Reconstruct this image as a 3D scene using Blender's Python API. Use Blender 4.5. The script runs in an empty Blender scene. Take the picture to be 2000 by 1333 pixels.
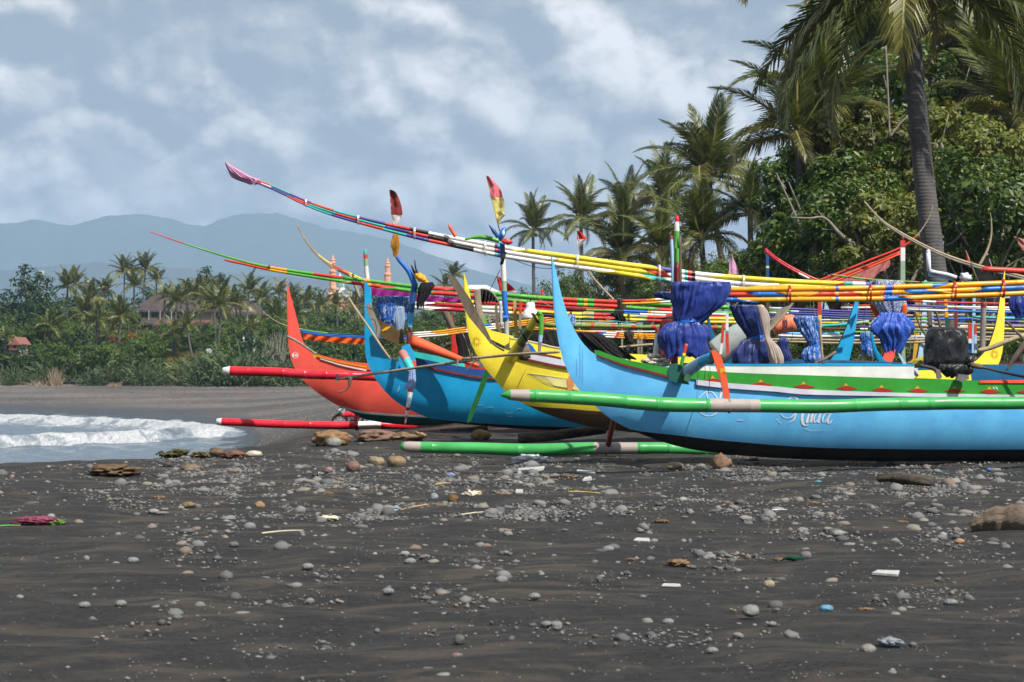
import bpy, bmesh, math, random
import numpy as np
from mathutils import Vector, Matrix, noise as mnoise

random.seed(7)
rng = np.random.default_rng(11)
SC = bpy.context.scene
COL = SC.collection

# ---------------------------------------------------------------- camera
F, CX, CY, H = 4255.0, 1000.0, 666.5, 1.4      # focal length in photo pixels, centre, eye height
cam = bpy.data.cameras.new("camera")
cam.sensor_width = 36.0
cam.lens = F / 2000.0 * 36.0
cam.clip_start, cam.clip_end = 0.1, 20000.0
cam.dof.use_dof = True
cam.dof.focus_distance = 28.0
cam.dof.aperture_fstop = 9.0
camo = bpy.data.objects.new("camera", cam)
camo.location = (0, 0, H)
camo.rotation_euler = (math.radians(90), 0, 0)
COL.objects.link(camo)
SC.camera = camo

# ---------------------------------------------------------------- sky, sun, exposure
SUN_EL, SUN_AZ = math.radians(51), math.radians(141)    # azimuth clockwise from +Y: right of and behind the camera
world = bpy.data.worlds.new("World")
SC.world = world
world.use_nodes = True
wn, wl = world.node_tree.nodes, world.node_tree.links
wn.clear()
w_out = wn.new("ShaderNodeOutputWorld")
w_bg = wn.new("ShaderNodeBackground")
w_bg.inputs["Strength"].default_value = 0.1
sky = wn.new("ShaderNodeTexSky")
sky.sky_type = 'NISHITA'
sky.sun_disc = False
sky.sun_elevation = SUN_EL
sky.sun_rotation = SUN_AZ
sky.air_density, sky.dust_density, sky.ozone_density = 1.2, 2.0, 1.5
wtc = wn.new("ShaderNodeTexCoord")
def wnoise(scale, detail, rough, dist, off, zs=1.5):
    mp = wn.new("ShaderNodeMapping")
    mp.inputs["Location"].default_value = off
    mp.inputs["Scale"].default_value = (1, 1, zs)
    wl.new(wtc.outputs["Generated"], mp.inputs["Vector"])
    n = wn.new("ShaderNodeTexNoise")
    n.inputs["Scale"].default_value = scale
    n.inputs["Detail"].default_value = detail
    n.inputs["Roughness"].default_value = rough
    n.inputs["Distortion"].default_value = dist
    wl.new(mp.outputs["Vector"], n.inputs["Vector"])
    return n.outputs["Fac"]
def wmath(op, a, b, clamp=False):
    m = wn.new("ShaderNodeMath"); m.operation = op; m.use_clamp = clamp
    for i, v in enumerate((a, b)):
        if isinstance(v, (int, float)): m.inputs[i].default_value = v
        else: wl.new(v, m.inputs[i])
    return m.outputs[0]
def wramp(fac, stops):
    r = wn.new("ShaderNodeValToRGB")
    el = r.color_ramp.elements
    el[0].position, el[0].color = stops[0][0], (*stops[0][1], 1)
    el[1].position, el[1].color = stops[-1][0], (*stops[-1][1], 1)
    for p, c in stops[1:-1]:
        e = el.new(p); e.color = (*c, 1)
    wl.new(fac, r.inputs["Fac"])
    return r.outputs["Color"]
OFF = (3.37, 0.2, 1.93)
def wnoise_at(vec, scale, detail, rough, dist=0.0, kind='FBM'):
    n = wn.new("ShaderNodeTexNoise"); n.noise_type = kind; n.normalize = True
    n.inputs["Scale"].default_value = scale; n.inputs["Detail"].default_value = detail
    n.inputs["Roughness"].default_value = rough; n.inputs["Distortion"].default_value = dist
    wl.new(vec, n.inputs["Vector"])
    return n
def wmap(off, sc):
    mp = wn.new("ShaderNodeMapping"); mp.inputs["Location"].default_value = off; mp.inputs["Scale"].default_value = sc
    wl.new(wtc.outputs["Generated"], mp.inputs["Vector"]); return mp.outputs["Vector"]
def puffs(off):
    """billowing cumulus density: rounded cells of three sizes, stirred by noise"""
    base = wmap(off, (1, 1, 1.35))
    st = wnoise_at(base, 5.0, 8, 0.62)
    add = wn.new("ShaderNodeVectorMath"); add.operation = 'MULTIPLY_ADD'
    wl.new(st.outputs["Color"], add.inputs[0]); add.inputs[1].default_value = (0.14, 0.14, 0.14); wl.new(base, add.inputs[2])
    tot = None
    for sc, wgt in ((4.4, 0.42), (10.5, 0.30), (27.0, 0.28)):
        v = wn.new("ShaderNodeTexVoronoi"); v.feature = 'F1'; v.inputs["Scale"].default_value = sc
        wl.new(add.outputs[0], v.inputs["Vector"])
        t = wmath('MULTIPLY', wmath('SUBTRACT', 1.0, v.outputs["Distance"]), wgt)
        tot = t if tot is None else wmath('ADD', tot, t)
    return tot
c_big = puffs(OFF)
c_up = puffs((OFF[0] + 0.005, OFF[1], OFF[2] + 0.011))
c_wide = wnoise(4.2, 6, 0.55, 0.3, (7.1, 1.0, 0.33), 2.4)
c_band = wnoise(2.0, 3, 0.5, 0.2, (2.4, 0.4, 5.2), 4.5)
edge = wmath('MULTIPLY', wmath('SUBTRACT', c_big, c_up), 2.3)
dens = wmath('ADD', wmath('ADD', wmath('MULTIPLY', c_big, 0.42), wmath('ADD', wmath('MULTIPLY', c_wide, 0.45), wmath('MULTIPLY', c_band, 0.30))), edge, True)
# ten times the radiance wanted, for the background runs at strength 0.1
c_col = wramp(dens, [(0.43, (2.35, 2.7, 3.15)), (0.53, (3.0, 3.3, 3.65)), (0.62, (4.0, 4.15, 4.35)), (0.73, (5.7, 5.7, 5.7)), (0.90, (8.0, 7.85, 7.7))])
w_mix = wn.new("ShaderNodeMix"); w_mix.data_type = 'RGBA'
w_mix.inputs["Factor"].default_value = 0.93
wl.new(sky.outputs["Color"], w_mix.inputs["A"])
wl.new(c_col, w_mix.inputs["B"])
wl.new(w_mix.outputs["Result"], w_bg.inputs["Color"])
wl.new(w_bg.outputs["Background"], w_out.inputs["Surface"])

world.cycles.sampling_method = 'MANUAL'
world.cycles.sample_map_resolution = 256
sun = bpy.data.lights.new("sun", 'SUN')
sun.energy = 4.6
sun.angle = math.radians(0.55)
sun.color = (1.0, 0.955, 0.88)
suno = bpy.data.objects.new("sun", sun)
sd = Vector((math.sin(SUN_AZ) * math.cos(SUN_EL), math.cos(SUN_AZ) * math.cos(SUN_EL), math.sin(SUN_EL)))
suno.rotation_euler = sd.to_track_quat('Z', 'Y').to_euler()
suno.location = sd * 60
COL.objects.link(suno)

SC.view_settings.view_transform = 'Standard'
SC.view_settings.look = 'None'
SC.view_settings.exposure = 0.62
SC.view_settings.gamma = 1.0
SC.view_settings.use_curve_mapping = False
SC.render.engine = 'CYCLES'
cy = SC.cycles
cy.use_denoising = True
cy.max_bounces = 6
cy.diffuse_bounces = 2
cy.glossy_bounces = 2
cy.transmission_bounces = 3
cy.transparent_max_bounces = 6
cy.volume_bounces = 0
cy.use_adaptive_sampling = True
cy.adaptive_threshold = 0.02
cy.sample_clamp_indirect = 4.0
cy.caustics_reflective = False
cy.caustics_refractive = False

# ---------------------------------------------------------------- helpers
def W(px, py, Y):
    return Vector(((px - CX) * Y / F, Y, H - (py - CY) * Y / F))
def lin(c):
    return tuple((v / 12.92 if v <= 0.04045 else ((v + 0.055) / 1.055) ** 2.4) for v in c)
def rgb(r, g, b):
    return lin((r / 255, g / 255, b / 255))

def nodes_of(m):
    m.use_nodes = True
    return m.node_tree.nodes, m.node_tree.links, m.node_tree.nodes["Principled BSDF"]
def mixrgb(n, l, fac, a, b, blend='MIX'):
    x = n.new("ShaderNodeMix"); x.data_type = 'RGBA'; x.blend_type = blend
    for key, v in (("Factor", fac), ("A", a), ("B", b)):
        if isinstance(v, (int, float)): x.inputs[key].default_value = v
        elif isinstance(v, tuple): x.inputs[key].default_value = (*v[:3], 1)
        else: l.new(v, x.inputs[key])
    return x.outputs["Result"]
def ramp(n, l, fac, stops):
    r = n.new("ShaderNodeValToRGB"); el = r.color_ramp.elements
    def c4(c): return (c, c, c, 1) if isinstance(c, (int, float)) else (*c[:3], 1)
    el[0].position, el[0].color = stops[0][0], c4(stops[0][1])
    el[1].position, el[1].color = stops[-1][0], c4(stops[-1][1])
    for p, c in stops[1:-1]:
        e = el.new(p); e.color = c4(c)
    l.new(fac, r.inputs["Fac"])
    return r.outputs["Color"]
def tnoise(n, l, vec, scale, detail=4, rough=0.55, dist=0.0):
    t = n.new("ShaderNodeTexNoise")
    t.inputs["Scale"].default_value = scale
    t.inputs["Detail"].default_value = detail
    t.inputs["Roughness"].default_value = rough
    t.inputs["Distortion"].default_value = dist
    if vec is not None: l.new(vec, t.inputs["Vector"])
    return t.outputs["Fac"]
def mapping(n, l, scale, src="Object"):
    tc = n.new("ShaderNodeTexCoord"); mp = n.new("ShaderNodeMapping")
    mp.inputs["Scale"].default_value = scale
    l.new(tc.outputs[src], mp.inputs["Vector"])
    return mp.outputs["Vector"]
def bump(n, l, h, strength, dist, p):
    b = n.new("ShaderNodeBump")
    b.inputs["Strength"].default_value = strength
    b.inputs["Distance"].default_value = dist
    l.new(h, b.inputs["Height"]); l.new(b.outputs["Normal"], p.inputs["Normal"])

_M = {}
def paint(key, c, rough=0.42, wear=0.25, under=(0.30, 0.26, 0.21), spec=0.4):
    """weathered painted wood or bamboo: mottled coat, fine scratches, chips that show the wood"""
    if key in _M: return _M[key]
    m = bpy.data.materials.new(key); n, l, p = nodes_of(m)
    v = mapping(n, l, (1, 1, 1))
    a = tnoise(n, l, v, 3.0, 5, 0.6)
    col = mixrgb(n, l, ramp(n, l, a, [(0.32, 0.0), (0.72, 1.0)]), tuple(x * 0.80 for x in c), tuple(min(0.95, x * 1.08) for x in c))
    v2 = mapping(n, l, (2.2, 2.2, 14))
    g = tnoise(n, l, v2, 7.0, 6, 0.7)
    dirt = ramp(n, l, g, [(0.58, 0.0), (0.82, 0.4)])
    col = mixrgb(n, l, dirt, col, tuple(x * 0.55 + 0.01 for x in c))
    dr = tnoise(n, l, mapping(n, l, (7, 7, 0.7)), 2.0, 5, 0.65, 0.3)
    col = mixrgb(n, l, ramp(n, l, dr, [(0.58, 0.0), (0.76, 0.30)]), col, tuple(x * 0.62 + 0.02 for x in c))
    sa = tnoise(n, l, v, 1.3, 6, 0.7, 0.8)
    col = mixrgb(n, l, ramp(n, l, sa, [(0.54, 0.0), (0.72, 0.12)]), col, tuple(min(0.85, x * 0.75 + 0.2) for x in c))
    if wear > 0:
        q = tnoise(n, l, v, 19.0, 6, 0.75)
        chip = ramp(n, l, q, [(0.74 - 0.16 * wear, 0.0), (0.77 - 0.12 * wear, 0.85)])
        col = mixrgb(n, l, chip, col, under)
    l.new(col, p.inputs["Base Color"])
    l.new(ramp(n, l, a, [(0.3, rough - 0.08), (0.75, rough + 0.16)]), p.inputs["Roughness"])
    p.inputs["Specular IOR Level"].default_value = spec
    bump(n, l, mixrgb(n, l, 0.5, tnoise(n, l, v, 42.0, 4, 0.6), tnoise(n, l, mapping(n, l, (1, 1, 3)), 2.2, 4, 0.5)), 0.14, 0.016, p)
    _M[key] = m
    return m
def plain(key, c, rough=0.7, scale=9.0, var=0.35, bmp=0.3, spec=0.3, stretch=(1, 1, 1)):
    if key in _M: return _M[key]
    m = bpy.data.materials.new(key); n, l, p = nodes_of(m)
    v = mapping(n, l, stretch)
    a = tnoise(n, l, v, scale, 6, 0.65)
    l.new(mixrgb(n, l, ramp(n, l, a, [(0.3, 0.0), (0.72, 1.0)]), tuple(x * (1 - var) for x in c), tuple(min(0.95, x * (1 + var * 0.7)) for x in c)), p.inputs["Base Color"])
    p.inputs["Roughness"].default_value = rough
    p.inputs["Specular IOR Level"].default_value = spec
    bump(n, l, tnoise(n, l, v, scale * 4, 6, 0.7), bmp, 0.02, p)
    _M[key] = m
    return m
def leafmat(key, c1, c2, c3, trans=0.35, rough=0.5, spec=0.35):
    if key in _M: return _M[key]
    m = bpy.data.materials.new(key); n, l, p = nodes_of(m)
    g = n.new("ShaderNodeNewGeometry")
    oi = n.new("ShaderNodeObjectInfo")
    col = ramp(n, l, g.outputs["Random Per Island"], [(0.0, c1), (0.5, c2), (0.88, c2), (1.0, c3)])
    vary = ramp(n, l, oi.outputs["Random"], [(0.0, 0.72), (1.0, 1.18)])
    col = mixrgb(n, l, 1.0, col, vary, 'MULTIPLY')
    l.new(col, p.inputs["Base Color"])
    p.inputs["Roughness"].default_value = rough
    p.inputs["Specular IOR Level"].default_value = spec
    tr = n.new("ShaderNodeBsdfTranslucent")
    l.new(mixrgb(n, l, 1.0, col, (1.25, 1.3, 0.55), 'MULTIPLY'), tr.inputs["Color"])
    mx = n.new("ShaderNodeMixShader"); mx.inputs[0].default_value = trans
    out = n["Material Output"]
    l.new(p.outputs[0], mx.inputs[1]); l.new(tr.outputs[0], mx.inputs[2]); l.new(mx.outputs[0], out.inputs["Surface"])
    _M[key] = m
    return m

def tag(o, label=None, cat=None, group=None, kind=None):
    if label: o["label"] = label
    if cat: o["category"] = cat
    if group: o["group"] = group
    if kind: o["kind"] = kind
    return o
def thing(name, label, cat, loc, group=None):
    o = bpy.data.objects.new(name, None)
    o.empty_display_size = 0.1
    o.location = loc
    COL.objects.link(o)
    return tag(o, label, cat, group)
def mk(name, V, Fc, mats, parent=None, fm=None, smooth=True, loc=None):
    """link one mesh object; V in world coordinates; origin at the parent thing or at loc"""
    base = Vector(loc) if loc is not None else Vector((0, 0, 0))
    if parent is not None:
        base = Vector(parent.location) if parent.parent is None else Vector(parent.parent.location)
    me = bpy.data.meshes.new(name)
    A = np.asarray([tuple(v) for v in V], dtype=np.float64).reshape(-1, 3) - np.array(base)
    me.from_pydata(A.tolist(), [], [tuple(f) for f in Fc])
    if not isinstance(mats, (list, tuple)): mats = [mats]
    for m in mats: me.materials.append(m)
    if fm is not None: me.polygons.foreach_set("material_index", np.asarray(fm, dtype=np.int32))
    if smooth: me.polygons.foreach_set("use_smooth", np.ones(len(me.polygons), dtype=bool))
    me.update()
    o = bpy.data.objects.new(name, me)
    COL.objects.link(o)
    if parent is not None: o.parent = parent
    else: o.location = base
    return o
def np_mesh(name, V, Fc, mats, fm=None, smooth=False):
    """fast mesh from numpy arrays; Fc (n,k)"""
    me = bpy.data.meshes.new(name)
    V = np.asarray(V, dtype=np.float32); Fc = np.asarray(Fc, dtype=np.int32)
    k = Fc.shape[1]
    me.vertices.add(len(V)); me.vertices.foreach_set("co", V.ravel())
    me.loops.add(Fc.size); me.loops.foreach_set("vertex_index", Fc.ravel())
    me.polygons.add(len(Fc))
    me.polygons.foreach_set("loop_start", np.arange(0, Fc.size, k, dtype=np.int32))
    me.polygons.foreach_set("loop_total", np.full(len(Fc), k, dtype=np.int32))
    if not isinstance(mats, (list, tuple)): mats = [mats]
    for m in mats: me.materials.append(m)
    if fm is not None: me.polygons.foreach_set("material_index", np.asarray(fm, dtype=np.int32))
    if smooth: me.polygons.foreach_set("use_smooth", np.ones(len(Fc), dtype=bool))
    me.update(calc_edges=True)
    return me
def link(name, me, parent=None, loc=(0, 0, 0), rot=(0, 0, 0), scale=(1, 1, 1)):
    o = bpy.data.objects.new(name, me)
    COL.objects.link(o)
    o.location, o.rotation_euler, o.scale = loc, rot, scale
    if parent is not None: o.parent = parent
    return o

def crom(P, n):
    """Catmull-Rom through rows of P, n samples per span"""
    P = np.asarray(P, float)
    if len(P) < 3:
        t = np.linspace(0, 1, n + 1)[:, None]
        return P[0] * (1 - t) + P[-1] * t
    Q = np.vstack([2 * P[0] - P[1], P, 2 * P[-1] - P[-2]])
    out = []
    for i in range(1, len(Q) - 2):
        a, b, c, d = Q[i - 1], Q[i], Q[i + 1], Q[i + 2]
        for t in np.linspace(0, 1, n, endpoint=False):
            out.append(0.5 * ((2 * b) + (c - a) * t + (2 * a - 5 * b + 4 * c - d) * t * t + (3 * b - a - 3 * c + d) * t ** 3))
    out.append(P[-1])
    return np.array(out)

def ring_tube(C, R, seg=10, cap=True, flat=None, skews=None, up=Vector((0, 0, 1)), sq=False):
    """tube through world points C with radii R. flat: (wide, tall) factors. skews: per-ring slide along the tangent"""
    C = [Vector(c) for c in C]; n = len(C)
    V, Fc = [], []
    for i in range(n):
        t = (C[min(i + 1, n - 1)] - C[max(i - 1, 0)])
        t = t.normalized() if t.length > 1e-9 else Vector((1, 0, 0))
        ref = up if abs(t.dot(up)) < 0.97 else Vector((0, 1, 0))
        s = t.cross(ref).normalized(); u = s.cross(t).normalized()
        fw, ft = flat if flat else (1, 1)
        for k in range(seg):
            a = 2 * math.pi * (k + (0.5 if sq else 0)) / seg
            q = C[i] + s * math.cos(a) * R[i] * fw + u * math.sin(a) * R[i] * ft
            if skews is not None and skews[i]: q = q + t * (skews[i] * math.sin(a))
            V.append(q)
    for i in range(n - 1):
        for k in range(seg):
            a, b = i * seg + k, i * seg + (k + 1) % seg
            Fc.append((a, b, b + seg, a + seg))
    nb = len(Fc)
    if cap:
        Fc.append(tuple(range(seg - 1, -1, -1)))
        Fc.append(tuple((n - 1) * seg + k for k in range(seg)))
    return V, Fc, nb

def tube_px(name, parent, path, dia, mats, bands=None, seg=10, off=None, node=0.0, n=6, flat=None, sq=False, loc=None, smooth=True, straight=False):
    """round pole through photo-measured stations path=[(px,py,Y)..]; dia=[(u or px, photo px)..] or number;
    bands=[(px_end, material index, skew metres)..] along px (or along path fraction when the pole is upright)"""
    P = np.asarray(path, float)
    D = P if straight else crom(P, n)
    vert = abs(P[-1, 0] - P[0, 0]) < abs(P[-1, 1] - P[0, 1])
    key = D[:, 1] if vert else D[:, 0]
    asc = key[-1] > key[0]
    if not asc: D = D[::-1]; key = key[::-1]
    keep = np.concatenate([[True], np.diff(np.maximum.accumulate(key)) > 1e-6])
    D, key = D[keep], key[keep]
    st = list(key)
    marks = {}
    if bands:
        lo, hi = key[0], key[-1]
        for e in bands[:-1]:
            if lo < e[0] < hi: st.append(e[0]); marks[round(e[0], 3)] = e[2] if len(e) > 2 else 0.0
    st = sorted(set(round(s, 3) for s in st))
    st2 = [st[0]]
    for s in st[1:]:
        if s - st2[-1] > 0.35 or s in marks:
            if s in marks and st2[-1] not in marks and s - st2[-1] < 0.35: st2[-1] = s
            else: st2.append(s)
    st = np.array(st2)
    pts = np.stack([np.interp(st, key, D[:, j]) for j in range(3)], 1)
    dd = np.full(len(st), float(dia)) if isinstance(dia, (int, float)) else np.interp(st, [d[0] for d in dia], [d[1] for d in dia])
    if off is not None:
        o_ = np.full(len(st), float(off)) if isinstance(off, (int, float)) else np.interp(st, [d[0] for d in off], [d[1] for d in off])
        if vert: pts[:, 0] += o_
        else: pts[:, 1] += o_
    C = [W(*p) for p in pts]
    R = [0.5 * d * p[2] / F for d, p in zip(dd, pts)]
    sk = [marks.get(round(s, 3), 0.0) for s in st]
    if node > 0:                                  # bamboo joints: a low ridge every node metres
        C2, R2, S2, K2 = [C[0]], [R[0]], [sk[0]], [st[0]]
        acc = 0.0; nxt = node * random.uniform(0.5, 1.0)
        for i in range(1, len(C)):
            L = (C[i] - C[i - 1]).length
            while acc + L > nxt:
                f = (nxt - acc) / L
                if 0.06 < f < 0.94:
                    w = min(0.012 / L, 0.05)
                    for df, rr in ((-w, 1.0), (0, 1.045), (w, 1.0)):
                        g = f + df
                        C2.append(C[i - 1].lerp(C[i], g)); R2.append((R[i - 1] * (1 - g) + R[i] * g) * rr); S2.append(0.0); K2.append(st[i - 1] * (1 - g) + st[i] * g)
                nxt += node * random.uniform(0.55, 1.35)
            acc += L
            C2.append(C[i]); R2.append(R[i]); S2.append(sk[i]); K2.append(st[i])
        C, R, sk, st = C2, R2, S2, np.array(K2)
    if node > 0:
        ph_ = random.uniform(0, 100)
        C = [c + Vector((0, 0.10 * r_ * math.sin(c.x * 2.1 + ph_), 0.30 * r_ * mnoise.noise(Vector((c.x * 1.1, ph_, 0))))) for c, r_ in zip(C, R)]
        R = [r_ * (1 + 0.05 * mnoise.noise(Vector((c.x * 1.7, ph_, 5)))) for c, r_ in zip(C, R)]
    V, Fc, nb = ring_tube(C, R, seg, True, flat, sk if any(sk) else None, sq=sq)
    fm = None
    if bands:
        fm = []
        for i in range(len(C) - 1):
            mid = 0.5 * (st[i] + st[i + 1])
            mi = bands[-1][1]
            for e in bands:
                if mid < e[0]: mi = e[1]; break
            fm += [mi] * seg
        fm += [bands[0][1], bands[-1][1]]
    return mk(name, V, Fc, mats, parent, fm, smooth, loc)

def box_verts(c, sx, sy, sz, M=None):
    V = [Vector((x * sx / 2, y * sy / 2, z * sz / 2)) for x in (-1, 1) for y in (-1, 1) for z in (-1, 1)]
    if M is not None: V = [M @ v for v in V]
    V = [v + Vector(c) for v in V]
    Fc = [(0, 1, 3, 2), (4, 6, 7, 5), (0, 4, 5, 1), (2, 3, 7, 6), (0, 2, 6, 4), (1, 5, 7, 3)]
    return V, Fc
def slab(name, parent, outline, Y, thick, mat, mats=None, loc=None, tilt=0.0, fm=None, bev=0.0):
    """board with a drawn outline [(px,py)..] standing at distance Y, thick metres deep"""
    A = [W(px, py, Y + tilt * (px - outline[0][0]) / 1000) for px, py in outline]
    B = [a + Vector((0, thick, 0)) for a in A]
    n = len(A)
    V = A + B
    Fc = [tuple(range(n)), tuple(range(2 * n - 1, n - 1, -1))]
    Fc += [(i, i + n, (i + 1) % n + n, (i + 1) % n) for i in range(n)]
    return mk(name, V, Fc, mat, parent, None, False, loc)

def lump(name, parent, c, r, mat, sub=3, amp=0.15, freq=2.0, seed=0, loc=None, rot=None, smooth=True):
    """uneven solid: icosphere pushed about by noise, r=(rx,ry,rz)"""
    bm = bmesh.new(); bmesh.ops.create_icosphere(bm, subdivisions=sub, radius=1.0)
    c = Vector(c); so = Vector((seed * 3.1, seed * 1.7, seed * 0.9))
    V = []
    for v in bm.verts:
        d = v.co.normalized()
        k = 1 + amp * (mnoise.fractal(d * freq + so, 0.9, 2.0, 4))
        q = Vector((d.x * r[0] * k, d.y * r[1] * k, d.z * r[2] * k))
        if rot is not None: q = rot @ q
        V.append(c + q)
    Fc = [tuple(v.index for v in f.verts) for f in bm.faces]
    bm.free()
    return mk(name, V, Fc, mat, parent, None, smooth, loc if parent is None and loc is not None else (c if parent is None else None))
# ---------------------------------------------------------------- terrain
SEA = -3.5
def smooth01(x): x = np.clip(x, 0, 1); return x * x * (3 - 2 * x)
_prof_px = [-400, 0, 300, 480, 640, 760, 900]
_prof = [
    [(0, 0), (25.5, 0), (40, -0.9), (91, -3.62), (145, -3.75), (152, -3.4), (200, -2.88), (420, 0.8), (1500, 14), (9000, 20)],
    [(0, 0), (25.5, 0), (40, -0.9), (91, -3.62), (143, -3.75), (150, -3.42), (200, -2.88), (420, 0.8), (1500, 14), (9000, 20)],
    [(0, 0), (26.5, 0), (41, -0.9), (93, -3.62), (126, -3.72), (134, -3.42), (200, -2.88), (420, 0.8), (1500, 14), (9000, 20)],
    [(0, 0), (29, 0), (45, -1.0), (98, -3.46), (108, -3.46), (114, -3.36), (200, -2.88), (420, 0.8), (1500, 14), (9000, 20)],
    [(0, 0), (33, 0), (38, -0.28), (60, -1.0), (90, -1.95), (130, -2.5), (160, -2.7), (200, -2.88), (420, 0.8), (1500, 14), (9000, 20)],
    [(0, 0), (34, 0), (38, -0.22), (60, -1.0), (90, -1.9), (130, -2.2), (160, -2.3), (200, -2.2), (420, 1.0), (1500, 14), (9000, 20)],
    [(0, 0), (46, 0), (60, 0.1), (90, 0.3), (130, 0.5), (160, 0.6), (200, 0.8), (420, 2), (1500, 14), (9000, 20)],
]
_pd = np.array(sorted({d for p in _prof for d, _ in p}))
_pz = np.array([np.interp(_pd, [a for a, _ in p], [b for _, b in p]) for p in _prof])
def ground_z(x, y, fine=True):
    x = np.asarray(x, float); y = np.asarray(y, float)
    d = np.hypot(x, y)
    ang = np.arctan2(x, y)
    px = np.clip(1000 + np.tan(np.clip(ang, -1.2, 1.2)) * F, -400, 900)
    j = np.clip(np.searchsorted(_prof_px, px) - 1, 0, len(_prof_px) - 2)
    pa = np.array(_prof_px, float)
    f = (px - pa[j]) / (pa[j + 1] - pa[j])
    zi = np.empty((len(_prof),) + d.shape)
    for i in range(len(_prof)): zi[i] = np.interp(d, _pd, _pz[i])
    z = np.take_along_axis(zi, j[None], 0)[0] * (1 - f) + np.take_along_axis(zi, j[None] + 1, 0)[0] * f
    # wind-blown undulation, a few centimetres
    und = 0.028 * np.sin(x * 1.3 + 0.7 * np.sin(y * 0.9)) * np.sin(y * 0.8 + 0.5 * np.sin(x * 0.6)) + 0.014 * np.sin(x * 3.1 + y * 1.7) * np.sin(y * 2.3 - x * 0.9)
    return z + und * np.clip((70 - d) / 40, 0.15, 1)
def gz(x, y): return float(ground_z(np.array([x]), np.array([y]))[0])
def G(px, py):
    """where the photo pixel's ray meets the near beach"""
    Y = F * H / max(py - CY, 1.0)
    for _ in range(6):
        z = gz((px - CX) * Y / F, Y)
        Y = 0.5 * Y + 0.5 * F * (H - z) / max(py - CY, 1.0)
    x = (px - CX) * Y / F
    return Vector((x, Y, gz(x, Y)))

def sand_material():
    m = bpy.data.materials.new("black_sand"); n, l, p = nodes_of(m)
    g = n.new("ShaderNodeNewGeometry")
    pos = g.outputs["Position"]
    def mp(sc):
        q = n.new("ShaderNodeMapping"); q.inputs["Scale"].default_value = sc
        l.new(pos, q.inputs["Vector"]); return q.outputs["Vector"]
    a = tnoise(n, l, mp((0.85, 1.7, 1)), 1.9, 7, 0.62, 0.8)
    b = tnoise(n, l, mp((1.0, 1.4, 1)), 22.0, 6, 0.75, 0.3)
    c = tnoise(n, l, mp((1, 1, 1)), 140.0, 3, 0.85)
    d = tnoise(n, l, mp((0.5, 1.0, 1)), 0.45, 4, 0.6, 0.5)
    col = ramp(n, l, a, [(0.41, (0.012, 0.012, 0.014)), (0.49, (0.027, 0.026, 0.027)), (0.55, (0.066, 0.056, 0.045)), (0.63, (0.125, 0.098, 0.072))])
    col = mixrgb(n, l, ramp(n, l, d, [(0.44, 0.0), (0.62, 0.4)]), col, (0.028, 0.028, 0.031))
    col = mixrgb(n, l, ramp(n, l, b, [(0.46, 0.0), (0.66, 0.7)]), col, (0.085, 0.078, 0.070))
    col = mixrgb(n, l, ramp(n, l, c, [(0.50, 0.0), (0.66, 0.7)]), col, (0.135, 0.130, 0.124))
    # sparkle of mineral grains, painted into the colour as pale specks
    vo = n.new("ShaderNodeTexVoronoi"); vo.inputs["Scale"].default_value = 13.0
    l.new(mp((1, 0.6, 1)), vo.inputs["Vector"])
    sp = ramp(n, l, vo.outputs["Distance"], [(0.04, 1.0), (0.075, 0.0)])
    col = mixrgb(n, l, sp, col, (0.55, 0.55, 0.54))
    # far beach: dry, browner sand, paler with grazing sheen and haze put into its colour; wet dark strip by the water
    sx = n.new("ShaderNodeSeparateXYZ"); l.new(pos, sx.inputs[0])
    mr = n.new("ShaderNodeMapRange"); mr.inputs[1].default_value = 60; mr.inputs[2].default_value = 120
    l.new(sx.outputs["Y"], mr.inputs[0])
    f1 = tnoise(n, l, mp((0.05, 0.12, 0)), 1.0, 6, 0.62)
    far = ramp(n, l, f1, [(0.36, (0.080, 0.075, 0.072)), (0.52, (0.125, 0.112, 0.102)), (0.68, (0.19, 0.165, 0.145))])
    f2 = tnoise(n, l, mp((2.2, 2.2, 0)), 1.0, 4, 0.75)
    far = mixrgb(n, l, ramp(n, l, f2, [(0.48, 0.0), (0.66, 0.55)]), far, (0.055, 0.055, 0.056))
    col = mixrgb(n, l, mr.outputs[0], col, far)
    wet = n.new("ShaderNodeMapRange"); wet.inputs[1].default_value = SEA + 0.32; wet.inputs[2].default_value = SEA + 0.16
    l.new(sx.outputs["Z"], wet.inputs[0])
    col = mixrgb(n, l, wet.outputs[0], col, (0.028, 0.030, 0.034))
    l.new(col, p.inputs["Base Color"])
    rr = n.new("ShaderNodeMapRange"); rr.inputs[3].default_value = 0.82; rr.inputs[4].default_value = 0.28
    l.new(wet.outputs[0], rr.inputs[0]); l.new(rr.outputs[0], p.inputs["Roughness"])
    p.inputs["Specular IOR Level"].default_value = 0.25
    bh = mixrgb(n, l, 0.35, mixrgb(n, l, 0.5, a, b), c)
    bump(n, l, bh, 1.0, 0.10, p)
    return m
SAND = sand_material()

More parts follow.
